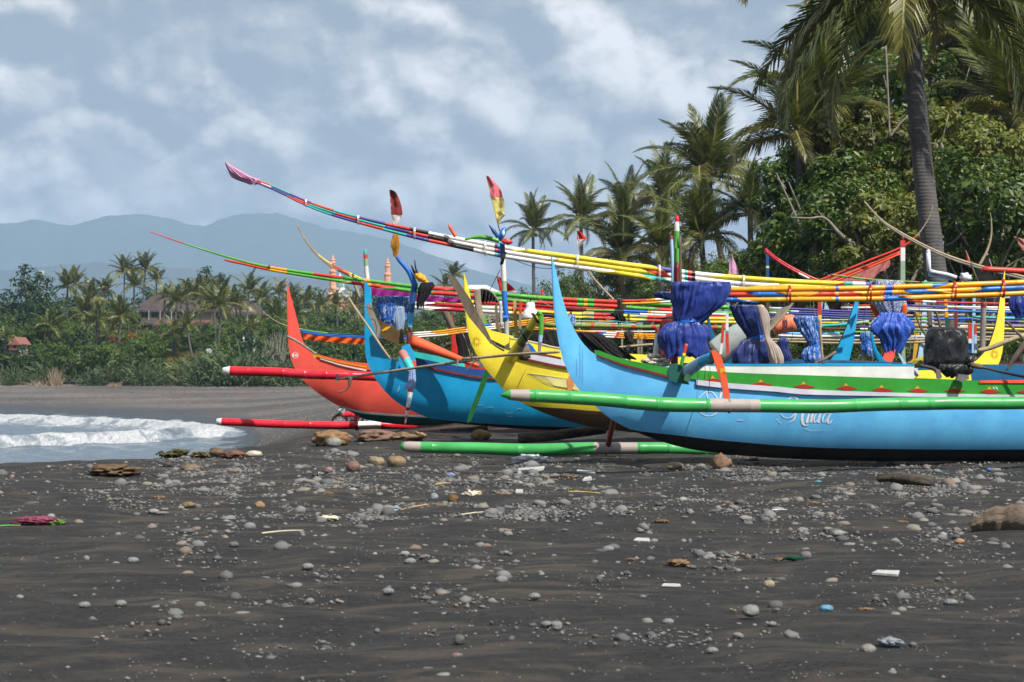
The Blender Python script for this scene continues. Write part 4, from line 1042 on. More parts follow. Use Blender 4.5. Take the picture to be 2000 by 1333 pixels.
# thin yellow spar of the red boat
P3 = [(580, 437, 37.5), (592, 460, 37.5), (610, 486, 37.5), (640, 512, 37.5), (680, 532, 37.5), (710, 546, 37.5), (760, 562, 37.5), (820, 576, 37.5), (900, 590, 37.5), (960, 598, 37.5), (1020, 604, 37.5)]
spar("thin brown and yellow bamboo spar with hooked tip, left of the minarets", P3, [(580, 1.4), (640, 2.6), (720, 3.6), (1020, 4.4)], [
    [(622, "bam"), (648, "pye"), (676, "prd", .1), (684, "pye"), (1100, "pye")], [(650, "bam"), (682, "prd"), (1100, "pye")], [(660, "bam"), (684, "brn"), (1100, "pye")]], lashes=(690, 745, 800, 850), gap=1.02, node=.4, seg=7)
# crimson and white boom
spar("crimson and white triple boom above the scarlet bow fin", [(798, 583, 36), (900, 589, 36), (1000, 595, 36), (1110, 601, 36), (1200, 604, 36)], 7.6, [
    [(825, "pwh", .2), (905, "pcr", -.1), (925, "pye"), (990, "pcr"), (1300, "pcr")], [(838, "pwh", .3), (915, "pcr"), (982, "pwh"), (1000, "por"), (1300, "pcr")], [(852, "pwh", .3), (908, "pcr"), (1000, "pwh"), (1030, "por"), (1300, "pcr")]], gap=1.12, lashes=(990,))
# orange spar of the nearest boat, blue and red flashes
PA = [(1382, 563, 24.4), (1416, 565, 24.4), (1500, 565.5, 24.4), (1600, 564.5, 24.4), (1700, 562.5, 24.45), (1800, 559.5, 24.5), (1900, 555.5, 24.55), (2000, 551.5, 24.6), (2200, 541, 24.7), (2500, 524, 24.9)]
spar("thick orange bamboo spar with blue and red flashes across the nearest boat", PA, [(1380, 10.4), (2000, 10.8), (2500, 10)], [
    [(1418, "por"), (1631, "por"), (1637, "pbl"), (1728, "por"), (1731, "prd"), (1742, "pbl"), (1745, "prd"), (1790, "por"), (1820, "por"), (1840, "pbl", .15), (1956, "por"), (1961, "prd"), (2600, "por")],
    [(1416, "pbl"), (1470, "prd", -.1), (1535, "pbl", -.22), (1590, "por", .1), (1631, "prd"), (1637, "por"), (1680, "prd", -.15), (1724, "por"), (1727, "prd"), (1742, "pbl"), (1768, "por", -.1), (1830, "pbl", -.3), (1915, "por", .15), (1955, "pbl"), (1961, "por"), (2030, "pbl", -.2), (2600, "por")],
    [(1448, "pbl", -.25), (1631, "por"), (1637, "pbl"), (1724, "por"), (1727, "prd"), (1772, "pbl", -.18), (1956, "por"), (1961, "prd"), (2600, "por")]],
    gap=0.98, lashes=(1542, 1699, 1864, 1959), node=.85, seg=12, lmat="pcr")
# middle tangle between the blue bow fin and the big tarpaulin
spar("yellow and red double boom with a black tip below the green spars", [(1040, 607, 33), (1110, 612.5, 33), (1180, 615, 33), (1260, 619, 33), (1350, 622, 33), (1450, 624, 33)], 6.2, [
    [(1135, "pye", .15), (1160, "pgy"), (1192, "prd", .15), (1206, "pbk"), (1240, "pye", .1), (1264, "pgy"), (1294, "prd", .1), (1320, "pbk"), (1500, "pye")],
    [(1108, "pbk"), (1142, "pye", .15), (1160, "pgy"), (1198, "prd", .15), (1214, "pbk"), (1247, "pye", .15), (1263, "pgy"), (1300, "prd", .1), (1330, "pbk"), (1500, "pye")]], lashes=(1228, 1115), gap=1.06)
spar("blue, white and lime bamboo boom just under the green spars", [(1105, 605, 33.6), (1200, 607.5, 33.6), (1300, 611, 33.6), (1420, 615, 33.6)], 5.2, [[(1145, "pbk"), (1200, "pgn"), (1218, "pbk"), (1265, "pbl"), (1272, "por"), (1500, "pwh")], [(1140, "pcr"), (1160, "por"), (1215, "pbk"), (1250, "pbl"), (1300, "pwh"), (1500, "prd")]], gap=.95)
spar("olive bamboo pole ringed with red bands", [(1060, 634, 32.4), (1180, 638, 32.4), (1300, 639.5, 32.4), (1420, 640, 32.4)], 8.6, [[(1154, "pol"), (1160, "prd"), (1194, "pol"), (1202, "prd"), (1233, "pol"), (1242, "prd"), (1273, "pol"), (1281, "prd"), (1390, "pol"), (1400, "prd"), (1500, "pol")]], node=.3)
spar("thin orange triple boom with white and blue middle stripes", [(1040, 640, 36.5), (1110, 645.5, 36.5), (1180, 650, 36.5), (1240, 653, 36.5), (1290, 654, 36.5)], 3.9, [
    [(1162, "por"), (1175, "prd"), (1184, "pbl"), (1204, "pwh"), (1210, "prd"), (1300, "por")], [(1160, "por"), (1168, "prd"), (1178, "pbl"), (1203, "pwh"), (1208, "prd"), (1300, "por")], [(1156, "por"), (1166, "prd"), (1174, "pbl"), (1200, "pwh"), (1205, "prd"), (1300, "por")]], gap=1.06, lashes=(1249, 1262), lmat="amb")
spar("thin orange triple boom left of the yellow bow, white at its left end", [(806, 651, 39), (860, 647, 39), (905, 641, 39), (1000, 630, 39), (1100, 618, 39)], 3.8, [[(842, "pwh"), (908, "por"), (920, "prd"), (960, "pbl"), (1000, "pwh"), (1200, "por")], [(850, "pwh"), (910, "por"), (970, "pwh"), (1200, "por")], [(876, "pwh"), (910, "por"), (985, "pwh"), (1200, "por")]], gap=1.1)
spar("teal rope-thin pole slanting across the middle tangle", [(1184, 625, 32), (1260, 636, 32)], 1.8, [[(1300, "ptl")]], node=0, seg=6)
spar("red and white spar peeping out left of the navy rolled sail", [(1215, 588, 32.2), (1260, 587, 32.2), (1320, 583, 32.2), (1400, 580, 32.2)], 5, [[(1262, "prd", .15), (1280, "por"), (1500, "pwh")], [(1290, "por"), (1500, "pwh")]], gap=1.1)
# right side: pale poles and further booms
spar("coral red spar bundle rising to a curled thin tip above the painted post", [(1590, 552, 33.5), (1640, 533, 33.5), (1700, 508, 33.5), (1755, 486, 33.5), (1785, 466, 33.5), (1805, 442, 33.5), (1818, 418, 33.5), (1822, 403, 33.5)], [(1590, 4.6), (1755, 4.2), (1790, 3), (1822, 1.5)], [[(1790, "prd"), (1830, "bam")]], node=.4)
spar("second coral red spar, close below the curled one", [(1600, 556, 33.4), (1650, 538, 33.4), (1700, 517, 33.4), (1760, 491, 33.4)], 4.2, [[(1770, "prd")], [(1770, "org")]], gap=1.02)
spar("pair of bare bamboo poles slanting down to the brick red pole", [(1688, 393, 33), (1720, 428, 33), (1760, 455, 33), (1830, 491, 33), (1900, 516, 33), (2000, 541, 33), (2080, 560, 33)], [(1688, 2), (1760, 4.5), (2080, 5)], [[(2100, "bam")], [(1832, "grey"), (2100, "grey")]], gap=.9, node=.35, group="lashed bamboo spars", lashes=(1898,), lmat="rope")
spar("brick red thick pole running off the right picture edge", [(1918, 526, 31.5), (2000, 530, 31.5), (2120, 536, 31.5)], 11.5, [[(2200, "prd")]], node=0, seg=14)
spar("bare bamboo spar tip curling upward near the right edge", [(1912, 520, 34), (1928, 490, 34), (1936, 460, 34), (1936, 430, 34), (1934, 416, 34)], [(416, 1.5), (460, 4), (520, 6)], [[(600, "bam")]], node=.3)
spar("red sail roll sloping down right behind the yellow spar", [(1494, 486, 36), (1520, 507, 36), (1560, 530, 36), (1600, 548, 36), (1650, 560, 36)], 5, [[(1700, "pcr")], [(1560, "pcr"), (1580, "pwh"), (1700, "mar")]], gap=.8)
spar("slim olive pole with red and black rings beside the painted post", [(1622, 537, 32.6), (1700, 546, 32.6), (1800, 552, 32.6), (1870, 555, 32.6)], 3.6, [[(1626, "prd"), (1655, "pol"), (1662, "mar"), (1690, "pgn"), (1694, "prd"), (1790, "pol"), (1795, "prd"), (1801, "pbk"), (1900, "pgn")]])
spar("teal bamboo boom at far right behind the yellow stern fin", [(1900, 619, 35), (1960, 622, 35), (2060, 624, 35)], 5, [[(2100, "ptl")], [(1990, "ppu"), (2100, "pol")]], gap=1.25)
spar("white and blue boom crossing behind the yellow stern fin", [(1905, 579, 33.5), (1960, 581, 33.5), (2030, 582, 33.5)], 7, [[(1921, "pwh"), (1946, "pwh"), (1950, "pbl"), (1955, "prd"), (1975, "pwh"), (2100, "pbl")]])
spar("red boom under the orange spar, right of the checked cloth", [(1770, 588, 35), (1850, 591, 35), (1930, 593, 35), (2040, 595, 35)], 4.4, [[(1802, "pcr"), (1828, "pwh"), (2100, "pcr")], [(1850, "ppu"), (2100, "pwh")], [(1850, "lil"), (2100, "pbl")]], gap=1.9)
spar("dull purple spar stack behind the slatted board", [(1500, 602, 38), (1600, 606, 38), (1650, 608, 38), (1760, 610, 38)], 4.2, [[(1540, "lil"), (1700, "ppu"), (1800, "brn")], [(1545, "pgn"), (1560, "lil"), (1700, "ppu"), (1800, "brn")], [(1540, "pwh"), (1700, "deep"), (1800, "brn")], [(1700, "ppu"), (1800, "wood")]], gap=1.05)
spar("mint bamboo pole stump in front of the dark gap", [(1590, 637, 36), (1650, 634, 36), (1697, 629, 36)], 7, [[(1672, "ptl"), (1700, "pgy")]])
spar("light blue pole resting above the bare bamboo platform", [(1520, 650, 34), (1570, 652, 34), (1640, 652, 34)], 4.5, [[(1700, "sky")], [(1700, "pwh")]], gap=1.3)
spar("bare bamboo platform rails behind the blue sack", [(1498, 663, 36), (1560, 663, 36), (1640, 665, 36), (1760, 664, 36), (1900, 660, 36), (2040, 655, 36)], 4.6, [[(2100, "bam")], [(2100, "bam")]], gap=1.2, node=.3)
spar("yellow thin bamboo pole at the far right edge", [(1900, 640, 38), (2050, 646, 38)], 3.5, [[(2100, "pye")]])
spar("grey bamboo poles stacked behind the tall fins", [(1720, 625, 40), (1850, 632, 40), (2050, 640, 40)], 5, [[(2100, "grey")], [(2100, "bam")], [(2100, "grey")]], gap=1.5)
spar("orange spar seen left of the blue wrapped sail", [(1060, 600, 40), (1110, 605, 40), (1200, 611, 40)], 3.4, [[(1300, "por")], [(1300, "por")]], gap=1.3)

# --- cloth bundles: rows of (left, right, y)
def bundle(name, label, cat, rows, Y, mat, pleats=13, amp=.13, depth=.55, seed=0, ragged=3.0, sub=6, seg=104, group=None, parent=None, taper=1.0, tilt=0.0):
    R = crom(np.array(rows, float), sub)
    V, Fc = [], []
    m = len(R)
    ph = rng.uniform(0, 6.28, 8)
    for i, (xl, xr, y) in enumerate(R):
        cx_, hw_ = (xl + xr) / 2, abs(xr - xl) / 2
        f = i / (m - 1)
        for k in range(seg):
            a = 2 * math.pi * k / seg
            kk = pleats * .34
            ca, sa_ = math.cos(a), math.sin(a)
            w1 = mnoise.noise(Vector((ca * kk + seed * 3.3, sa_ * kk, f * .9 + seed)))
            w2 = mnoise.noise(Vector((ca * kk * 2.3 + seed, sa_ * kk * 2.3 + 5, f * 1.6 + seed)))
            w = 1.5 * (1 - 3.2 * abs(w1)) * .8 + 1.1 * (w2 * 2)
            nn = mnoise.noise(Vector((ca * 2 + seed, sa_ * 2, f * 5)))
            cr = mnoise.noise(Vector((ca * 5 + seed, sa_ * 5, f * 11 + seed)))
            r = 1 + amp * w * .6 + .10 * nn + .035 * cr
            px = cx_ + hw_ * r * math.cos(a)
            yy = y + (ragged * (w * .8 + nn * 2) * f ** 6) + ragged * .6 * nn * (1 - f) ** 6
            p = W(px, yy, Y)
            p.y += -math.sin(a) * hw_ * r * depth * Y / F + tilt * f
            V.append(p)
    for i in range(m - 1):
        for k in range(seg):
            a, b = i * seg + k, i * seg + (k + 1) % seg
            Fc.append((a, a + seg, b + seg, b))
    top = W((R[0][0] + R[0][1]) / 2, R[0][2] - 1.5, Y)
    V.append(top); t = len(V) - 1
    for k in range(seg): Fc.append((k, (k + 1) % seg, t))
    if parent is not None: return mk(name, V, Fc, mat, parent)
    lowest = min(V, key=lambda v: v.z)
    o = mk(name, V, Fc, mat, None, None, True, (W((R[-1][0] + R[-1][1]) / 2, R[-1][2], Y)))
    return tag(o, label, cat, group)
TG = "tied tarpaulin bundles"
def tied(label, upper, lower, Y, mat, tie, name="tarpaulin", cat="tarpaulin", **kw):
    root = thing(name, label, cat, W((lower[-1][0] + lower[-1][1]) / 2, lower[-1][2], Y), TG)
    bundle("upper_drape", None, None, upper, Y, mat, parent=root, **kw)
    kw2 = dict(kw); kw2["amp"] = kw.get("amp", .13) * 1.5; kw2["pleats"] = max(6, int(kw.get("pleats", 13) * .65)); kw2["ragged"] = 4.0
    bundle("skirt", None, None, lower, Y, mat, parent=root, **kw2)
    x0, x1, y = tie
    c0 = W((x0 + x1) / 2, y, Y); rw = (x1 - x0) / 2 * Y / F
    V, Fc = [], []
    for j in range(3):
        pts = [c0 + Vector((math.cos(a) * rw * 1.02, math.sin(a) * rw * .62, (j - 1) * .012 + .02 * math.cos(a))) for a in np.linspace(0, 2 * math.pi, 25)]
        v, f, _ = ring_tube(pts, [.007] * 25, 5, False)
        o = len(V); V += v; Fc += [tuple(q + o for q in g) for g in f]
    mk("tie_rope", V, Fc, C["pbl"], root)
    return root
tied("big royal blue tarpaulin tied at the waist around the nearest boat's furled sail",
     [(1322, 1420, 551), (1317, 1421, 562), (1316, 1415, 580), (1319, 1403, 600), (1318, 1381, 618), (1320, 1362, 628)], [(1320, 1362, 628), (1303, 1369, 636), (1293, 1377, 655), (1297, 1376, 675), (1303, 1368, 692)], 24.22, K["tarp"], (1320, 1361, 628.5), pleats=15, amp=.16, depth=.42, seed=1)
tied("navy tarpaulin bundle with pale plastic beside it, right of the big royal blue one",
     [(1427, 1482, 597), (1432, 1486, 612), (1442, 1490, 632), (1456, 1492, 652), (1462, 1492, 659)], [(1462, 1492, 659), (1448, 1499, 668), (1436, 1504, 685), (1438, 1503, 700), (1441, 1500, 712)], 27.2, K["navy"], (1461, 1492, 660), pleats=12, amp=.16, depth=.5, seed=2)
bundle("plastic_sheet", "milky plastic sheet hanging beside the navy tarpaulin bundle", "plastic sheet", [(1478, 1491, 597), (1484, 1501, 615), (1490, 1504, 640), (1494, 1504, 660), (1500, 1522, 680), (1504, 1529, 700), (1510, 1526, 712)], 27.0, K["clear"], 7, .2, .5, 3, 3)
tied("streaky light blue tarpaulin bundle beside the red and yellow post",
     [(1552, 1597, 619), (1554, 1598, 632), (1566, 1600, 650), (1577, 1601, 668), (1582, 1601, 675)], [(1582, 1601, 675), (1571, 1602, 685), (1568, 1605, 698), (1574, 1602, 709)], 28.6, K["streak"], (1582, 1601, 676), pleats=11, amp=.16, depth=.5, seed=4)
tied("checked cloth and bright blue tarpaulin hanging in front of the scarlet stern",
     [(1703, 1760, 549), (1704, 1766, 575), (1710, 1770, 600), (1722, 1764, 616)], [(1722, 1764, 616), (1708, 1772, 632), (1707, 1775, 648), (1722, 1770, 658)], 28.4, K["check"], (1720, 1765, 617), pleats=12, amp=.16, depth=.5, seed=5, name="cloth_bundle", cat="cloth")
bundle("tarpaulin", "bright blue glossy skirt of tarpaulin under the checked cloth", "tarpaulin", [(1726, 1762, 612), (1712, 1772, 628), (1706, 1777, 642), (1724, 1768, 662), (1733, 1756, 682)], 28.2, clothmat("bright_tarpaulin", rgb(44, 84, 176), .32, .5, 22), 8, .3, .5, 6, 5, group=None)
bundle("life_vest", "orange life vest half hidden left of the checked cloth", "life vest", [(1698, 1704, 592), (1701, 1711, 602), (1707, 1717, 612), (1711, 1717, 620)], 28.5, K["orange"], 5, .15, .5, 7, 1)
bundle("life_vest", "orange and white life vest half hidden right of the checked cloth", "life vest", [(1763, 1770, 596), (1762, 1771, 606), (1761, 1769, 616), (1762, 1769, 628), (1761, 1768, 638)], 28.3, K["orange"], 5, .15, .5, 8, 1)
tied("small streaky blue bundle behind the blue stern fin", [(1681, 1706, 650), (1680, 1705, 660), (1684, 1702, 670)], [(1684, 1702, 670), (1682, 1704, 680), (1688, 1702, 690)], 33.8, K["streak"], (1684, 1702, 670), pleats=9, amp=.15, seed=9)
bundle("tarpaulin", "shiny blue tarpaulin lump at the right picture edge under the orange spar", "tarpaulin", [(1976, 2010, 576), (1972, 2016, 590), (1974, 2014, 604), (1980, 2010, 612), (1986, 2006, 620)], 31, K["tarp"], 7, .14, .5, 10, 3)
bundle("rolled_sail", "navy rolled sail lying left of the nearest boat's mast", "sail", [(1275, 1322, 571), (1276, 1326, 575), (1285, 1324, 581), (1300, 1320, 585)], 31.8, K["navy"], 12, .1, .3, 11, 1)
tied("streaky blue and white sail bundle hanging behind the ocean blue bow", [(738, 800, 580), (737, 798, 592), (738, 796, 606), (744, 793, 620)], [(744, 793, 620), (746, 790, 630), (752, 786, 640)], 34.2, K["streak"], (744, 793, 621), pleats=12, amp=.10, depth=.4, seed=12)
bundle("plastic_bag", "clear plastic bag tied to the ocean blue boat's mast", "plastic bag", [(777, 789, 600), (772, 790, 612), (770, 789, 628), (774, 787, 642)], 32.9, clothmat("clear_plastic", rgb(170, 190, 215), .2, .5, 18, .4), 6, .25, .5, 13, 2)
bundle("rag", "black rag knotted round the carved prow ornament", "rag", [(824, 843, 553), (820, 846, 560), (818, 842, 568), (818, 836, 578), (815, 828, 590), (816, 826, 600)], 33.05, K["blk"], 7, .25, .5, 14, 4)
bundle("rag", "ochre rag knotted under the dark red flag", "rag", [(768, 775, 458), (767, 777, 468), (765, 778, 480), (768, 776, 490), (769, 774, 500)], 33.2, clothmat("ochre_cloth", rgb(170, 118, 44), .9, .05, 26), 6, .6, .5, 15, 2)
bundle("rag", "charcoal rag hanging over the green spars", "rag", [(1206, 1223, 585), (1207, 1222, 596), (1207, 1221, 610), (1204, 1218, 620)], 33.85, K["char"], 6, .2, .5, 16, 2)
bundle("rag", "black rag knotted on the yellow and red boom", "rag", [(1201, 1217, 608), (1199, 1218, 615), (1204, 1222, 623), (1210, 1220, 630)], 32.8, K["blk"], 6, .3, .5, 17, 3)
bundle("rag", "grey striped rag hanging by the yellow bow's dark bracket", "rag", [(928, 938, 566), (927, 938, 580), (929, 940, 600), (932, 944, 620), (936, 946, 632)], 30.3, K["grey"], 7, .22, .5, 18, 2)
bundle("rag", "grey rope hank hanging on the thin orange triple boom", "rag", [(1220, 1237, 648), (1220, 1237, 654), (1222, 1236, 661), (1226, 1235, 667)], 36.3, K["char"], 8, .2, .5, 19, 2)
bundle("rag", "pale blue rag hanging from the ocean blue boat's leg", "rag", [(800, 810, 722), (799, 811, 735), (796, 811, 748), (790, 810, 756), (788, 806, 760)], 32.2, K["pale"], 5, .25, .6, 20, 2)
bundle("net_bundle", "black netting heaped inside the nearest boat's bow", "net", [(1122, 1160, 650), (1126, 1178, 656), (1134, 1196, 668), (1150, 1214, 684), (1170, 1240, 700)], 25.3, K["net"], 8, .2, .4, 21, 2)
bundle("net_bundle", "black netting heaped amidships on the yellow boat", "net", [(1035, 1085, 645), (1030, 1088, 655), (1030, 1092, 668), (1034, 1094, 680)], 29.9, K["net"], 9, .2, .4, 22, 2)
bundle("net_bundle", "dark netting hung behind the scarlet bow fin", "net", [(895, 905, 645), (893, 914, 658), (895, 916, 675), (897, 914, 695)], 42, K["net"], 6, .2, .4, 23, 2)
bundle("sail_roll", "reddish brown sail roll beside the white bollard", "sail", [(1295, 1318, 624), (1290, 1322, 640), (1284, 1322, 665), (1282, 1318, 695), (1290, 1312, 705)], 25.6, clothmat("brown_sail", rgb(92, 40, 44), .9, .05, 26, 0, (.25, .1, .1), .6, (3, 3, .4)), 8, .15, .5, 24, 2)
bundle("sack", "navy sack in the dark gap left of the streaky light blue tarpaulin", "sack", [(1524, 1536, 660), (1520, 1540, 668), (1522, 1538, 680), (1528, 1545, 695), (1534, 1546, 705)], 29.5, K["navy"], 6, .2, .5, 25, 2)
bundle("tarpaulin", "small royal blue tarpaulin corner behind the sky blue bow fin", "tarpaulin", [(1108, 1122, 616), (1108, 1124, 626), (1111, 1122, 636)], 31, K["streak"], 6, .2, .5, 26, 2)

# black bag over the engine, and the engine's gear
eng = thing("outboard_engine", "outboard engine wrapped in a shiny black plastic bag on the nearest boat", "engine", W(1845, 735, 25.0))
bundle("plastic_cover", None, None, [(1822, 1868, 640), (1812, 1882, 646), (1807, 1888, 662), (1806, 1888, 685), (1806, 1886, 705), (1812, 1880, 714), (1830, 1876, 722)], 24.9, K["bag"], 9, .07, .7, 30, 2, parent=eng)
bundle("loose_wrap", None, None, [(1840, 1890, 712), (1838, 1896, 722), (1844, 1890, 732), (1850, 1880, 736)], 24.75, K["bag"], 8, .2, .6, 31, 2, parent=eng)
lump("wrap_knot", eng, W(1893, 706, 24.7), (.05, .05, .07), K["bag"], 3, .5, 4, 5)
tube_px("tiller", eng, [(1896, 713, 24.6), (1920, 718, 24.55), (1960, 728, 24.5), (2010, 738, 24.4)], [(1896, 11), (1915, 11), (1922, 5), (2010, 6)], [C["wood"], C["pbk"]], [(1919, 0), (2100, 1)], 10)
tube_px("bracket", eng, [(1796, 714, 24.8), (1815, 718, 24.8), (1828, 724, 24.75), (1836, 738, 24.7)], [(1796, 5), (1828, 9), (1836, 9)], C["ink"], None, 8)
slab("mount", eng, [(1828, 722), (1836, 722), (1840, 738), (1831, 740)], 24.66, .05, plain("steel_grey", (.16, .15, .15), .5, 8, .3, .1))
slab("mount", eng, [(1873, 731), (1892, 733), (1893, 741), (1878, 745), (1868, 743)], 24.3, .10, plain("steel_grey", (.16, .15, .15), .5, 8, .3, .1))
slab("transom_board", A.root, [(1759, 712), (1780, 716), (1795, 734), (1782, 742), (1760, 737)], 24.9, .05, C["deep"])
slab("transom_board", A.root, [(1763, 720), (1775, 724), (1790, 737), (1779, 742), (1763, 736)], 24.75, .04, C["yel"])
slab("thwart_end", A.root, [(1754, 690), (1758, 692), (1780, 726), (1778, 728), (1766, 716)], 24.6, .04, C["pale"])
bundle("sack", "yellowish sack tied with cord left of the covered engine", "sack", [(1795, 1808, 697), (1787, 1812, 704), (1784, 1814, 712), (1790, 1812, 718)], 25.3, clothmat("straw_sack", rgb(170, 160, 80), .8, .1, 30), 6, .12, .6, 33, 1)
# heap of white blocks below the bollard
fb = thing("foam_float", "bundle of off-white foam net floats tied with cord in the nearest boat's bow", "net float", W(1285, 720, 24.4))
for k, (x_, y_, w_) in enumerate(((1278, 696, 18), (1284, 703, 26), (1275, 709, 24), (1292, 712, 24), (1262, 705, 14), (1300, 706, 14))):
    lump("foam_block", fb, W(x_, y_, 24.35), (w_ / 2 * 24.35 / F * 1.5, .09, .028), C["sty"], 3, .25, 3, k)

# more poles stacked behind the tall fins, each of its own colour
_pc = [("prd", "scarlet"), ("pwh", "white"), ("ptl", "teal"), ("bam", "bare bamboo"), ("pbl", "blue"), ("pgy", "sage"), ("pye", "yellow"), ("ppu", "purple"), ("brn", "brown"), ("pgn", "green"), ("lil", "lilac"), ("grey", "grey")]
for i, (k_, nm_) in enumerate(_pc):
    y0_ = 598 + i * 5.6 + random.uniform(-2, 2); x0_ = random.uniform(1470, 1700); x1_ = x0_ + random.uniform(240, 420)
    k2 = _pc[(i + 5) % 12][0]
    spar("thin %s pole in the stack glimpsed between the stern fins" % nm_, [(x0_, y0_, 38.5 + i * .25), ((x0_ + x1_) / 2, y0_ + random.uniform(-1, 3), 38.5 + i * .25), (x1_, y0_ + random.uniform(-6, 8), 38.5 + i * .25)], random.uniform(3.0, 4.8), [[(x0_ + 90, k_), (x0_ + 120, k2), (x0_ + 210, k_), (x0_ + 225, "pwh"), (2400, k_)]], node=.4, seg=7)
for i in range(9):
    y0_ = 612 + i * 5.0; x0_ = random.uniform(1080, 1150); x1_ = random.uniform(1290, 1400)
    k_, nm_ = _pc[(i * 5 + 2) % 12]
    spar("thin %s pole low in the tangle between the sky blue fin and the mast" % nm_, [(x0_, y0_, 40 + i * .2), ((x0_ + x1_) / 2, y0_ + random.uniform(0, 3), 40 + i * .2), (x1_, y0_ + random.uniform(-3, 7), 40 + i * .2)], random.uniform(2.2, 3.6), [[(x0_ + 60, k_), (x0_ + 80, "por"), (x0_ + 150, k_), (2400, k_)]], node=.4, seg=6)
# --- flags: rows of (left, right, y, depth wave)
def flag(name, label, rows, Y, mats, split=None, pole=None, wave=.03, pmat="bam", seed=0, cols=8):
    R = crom(np.array(rows, float), 4)
    root = thing(name, label, "flag", W((rows[-1][0] + rows[-1][1]) / 2, rows[-1][2], Y), "flags on the boats")
    def cloth(part, a, b, mat):
        V, Fc = [], []
        sel = [r for r in R if a - 1e-6 <= r[2] <= b + 1e-6]
        for xl, xr, y in sel:
            for c in range(cols + 1):
                f = c / cols
                p = W(xl + (xr - xl) * f, y, Y)
                p.y += wave * f * math.sin(f * 7 + y * .09 + seed) + wave * .4 * mnoise.noise(Vector((f * 4, y * .1, seed)))
                V.append(p)
        for i in range(len(sel) - 1):
            for c in range(cols):
                q = i * (cols + 1) + c
                Fc.append((q, q + 1, q + cols + 2, q + cols + 1))
        mk(part, V, Fc, mat, root)
    y0, y1 = R[0][2], R[-1][2]
    if split is None: cloth("cloth", y0, y1, mats[0])
    else:
        ys = R[np.argmin(abs(R[:, 2] - split))][2]
        cloth("upper_cloth", y0, ys, mats[0]); cloth("lower_cloth", ys, y1, mats[1])
    if pole: tube_px("pole", root, [(p[0], p[1], Y + .01) for p in pole], 2.2, C[pmat], None, 6, straight=True)
    return root
flag("flag", "rose and cream torn flag on the blue and white mast top", [(950, 954, 344), (952, 962, 352), (954, 972, 362), (956, 979, 374), (958, 982, 386), (961, 984, 390), (963, 986, 404), (965, 984, 414), (968, 987, 420), (970, 979, 428), (973, 975, 440)], 30.1, [K["pkf"], K["cream"]], 386, [(950, 343), (976, 452)], .05)
flag("flag", "dark red and white flag above the ochre rag", [(761, 763, 371), (762, 773, 376), (762, 780, 390), (763, 784, 404), (764, 786, 419), (765, 784, 421), (766, 783, 430), (768, 776, 440)], 33.2, [K["rflag"], K["white"]], 420, [(761, 370), (770, 462)], .05, seed=2)
flag("flag", "small red and white flag on a thin cane in front of the palms", [(1127, 1128, 451), (1127, 1136, 455), (1127, 1143, 462), (1127, 1147, 468), (1127, 1140, 474), (1128, 1133, 481), (1128.5, 1129, 488)], 36, [K["red"], K["white"]], 468, [(1127, 447), (1134, 500)], .04, seed=3)
flag("flag", "drooping red and white flag behind the blue and white mast", [(970, 972, 540), (971, 980, 545), (972, 990, 552), (974, 998, 558), (975, 1006, 566), (976, 1008, 570), (980, 1007, 574)], 31.5, [K["red"], K["white"]], 568, None, .05, seed=4)
flag("pennant", "dusty pink pennant between the yellow spar and the trees", [(1429, 1431, 496), (1427, 1432, 504), (1425, 1437, 515), (1424, 1441, 527), (1423, 1443, 536)], 36, [K["pink"]], None, [(1430, 496), (1428, 545)], .04, seed=5)
flag("pennant", "black ragged pennant near the bare bamboo tip", [(1929, 1931, 498), (1921, 1938, 508), (1912, 1945, 522), (1906, 1952, 536), (1910, 1950, 548)], 35, [K["blk"]], None, [(1928, 495), (1950, 560)], .05, seed=6)
flag("pennant", "red pointed pennant beside the carved white prow head", [(1886, 1887, 491), (1887, 1892, 500), (1889, 1896, 512), (1892, 1899, 522)], 34, [K["red"]], None, [(1886, 490), (1911, 552)], .02, seed=7)
flag("pennant", "faded pink pennant cut by the right picture edge", [(1982, 1986, 464), (1986, 2000, 470), (1992, 2014, 480), (1998, 2016, 490)], 34, [K["rust"]], None, [(1980, 463), (2030, 480)], .03, seed=8)
# pink pennant on the longest spar
pn = thing("pennant", "pink pennant wrapped round the tip of the longest spar", "flag", W(470, 348, 30.9), "flags on the boats")
bundle("cloth", None, None, [(440, 442, 318), (444, 453, 326), (452, 468, 336), (462, 484, 346), (472, 497, 350), (484, 498, 356), (490, 496, 359)], 30.9, K["pink"], 9, .8, .4, 40, 1.6, parent=pn)
tube_px("stick", pn, [(440, 318, 30.95), (470, 340, 30.95), (500, 353, 30.95)], 2.2, C["mar"], None, 6)
# pink mesh sail under the coral spars
V, Fc = [], []
top_ = [(1560, 560), (1600, 550), (1650, 533), (1700, 514), (1740, 500)]; bot_ = [(1575, 580), (1620, 576), (1660, 566), (1700, 545), (1738, 520)]
T_ = crom(np.array(top_, float), 8); B_ = crom(np.array(bot_, float), 8)
for i in range(len(T_)):
    for j in range(7):
        f = j / 6
        q = T_[i] * (1 - f) + B_[i] * f
        p = W(q[0], q[1] + 2.0 * math.sin(i * 1.3) * f ** 4, 33.8); p.y += .05 * math.sin(i * .8 + f * 4); V.append(p)
for i in range(len(T_) - 1):
    for j in range(6):
        q = i * 7 + j; Fc.append((q, q + 1, q + 8, q + 7))
tag(mk("mesh_sail", V, Fc, K["rust"], None, None, True, W(1650, 566, 33.8)), "pink mesh sail hanging under the coral red spars", "sail")
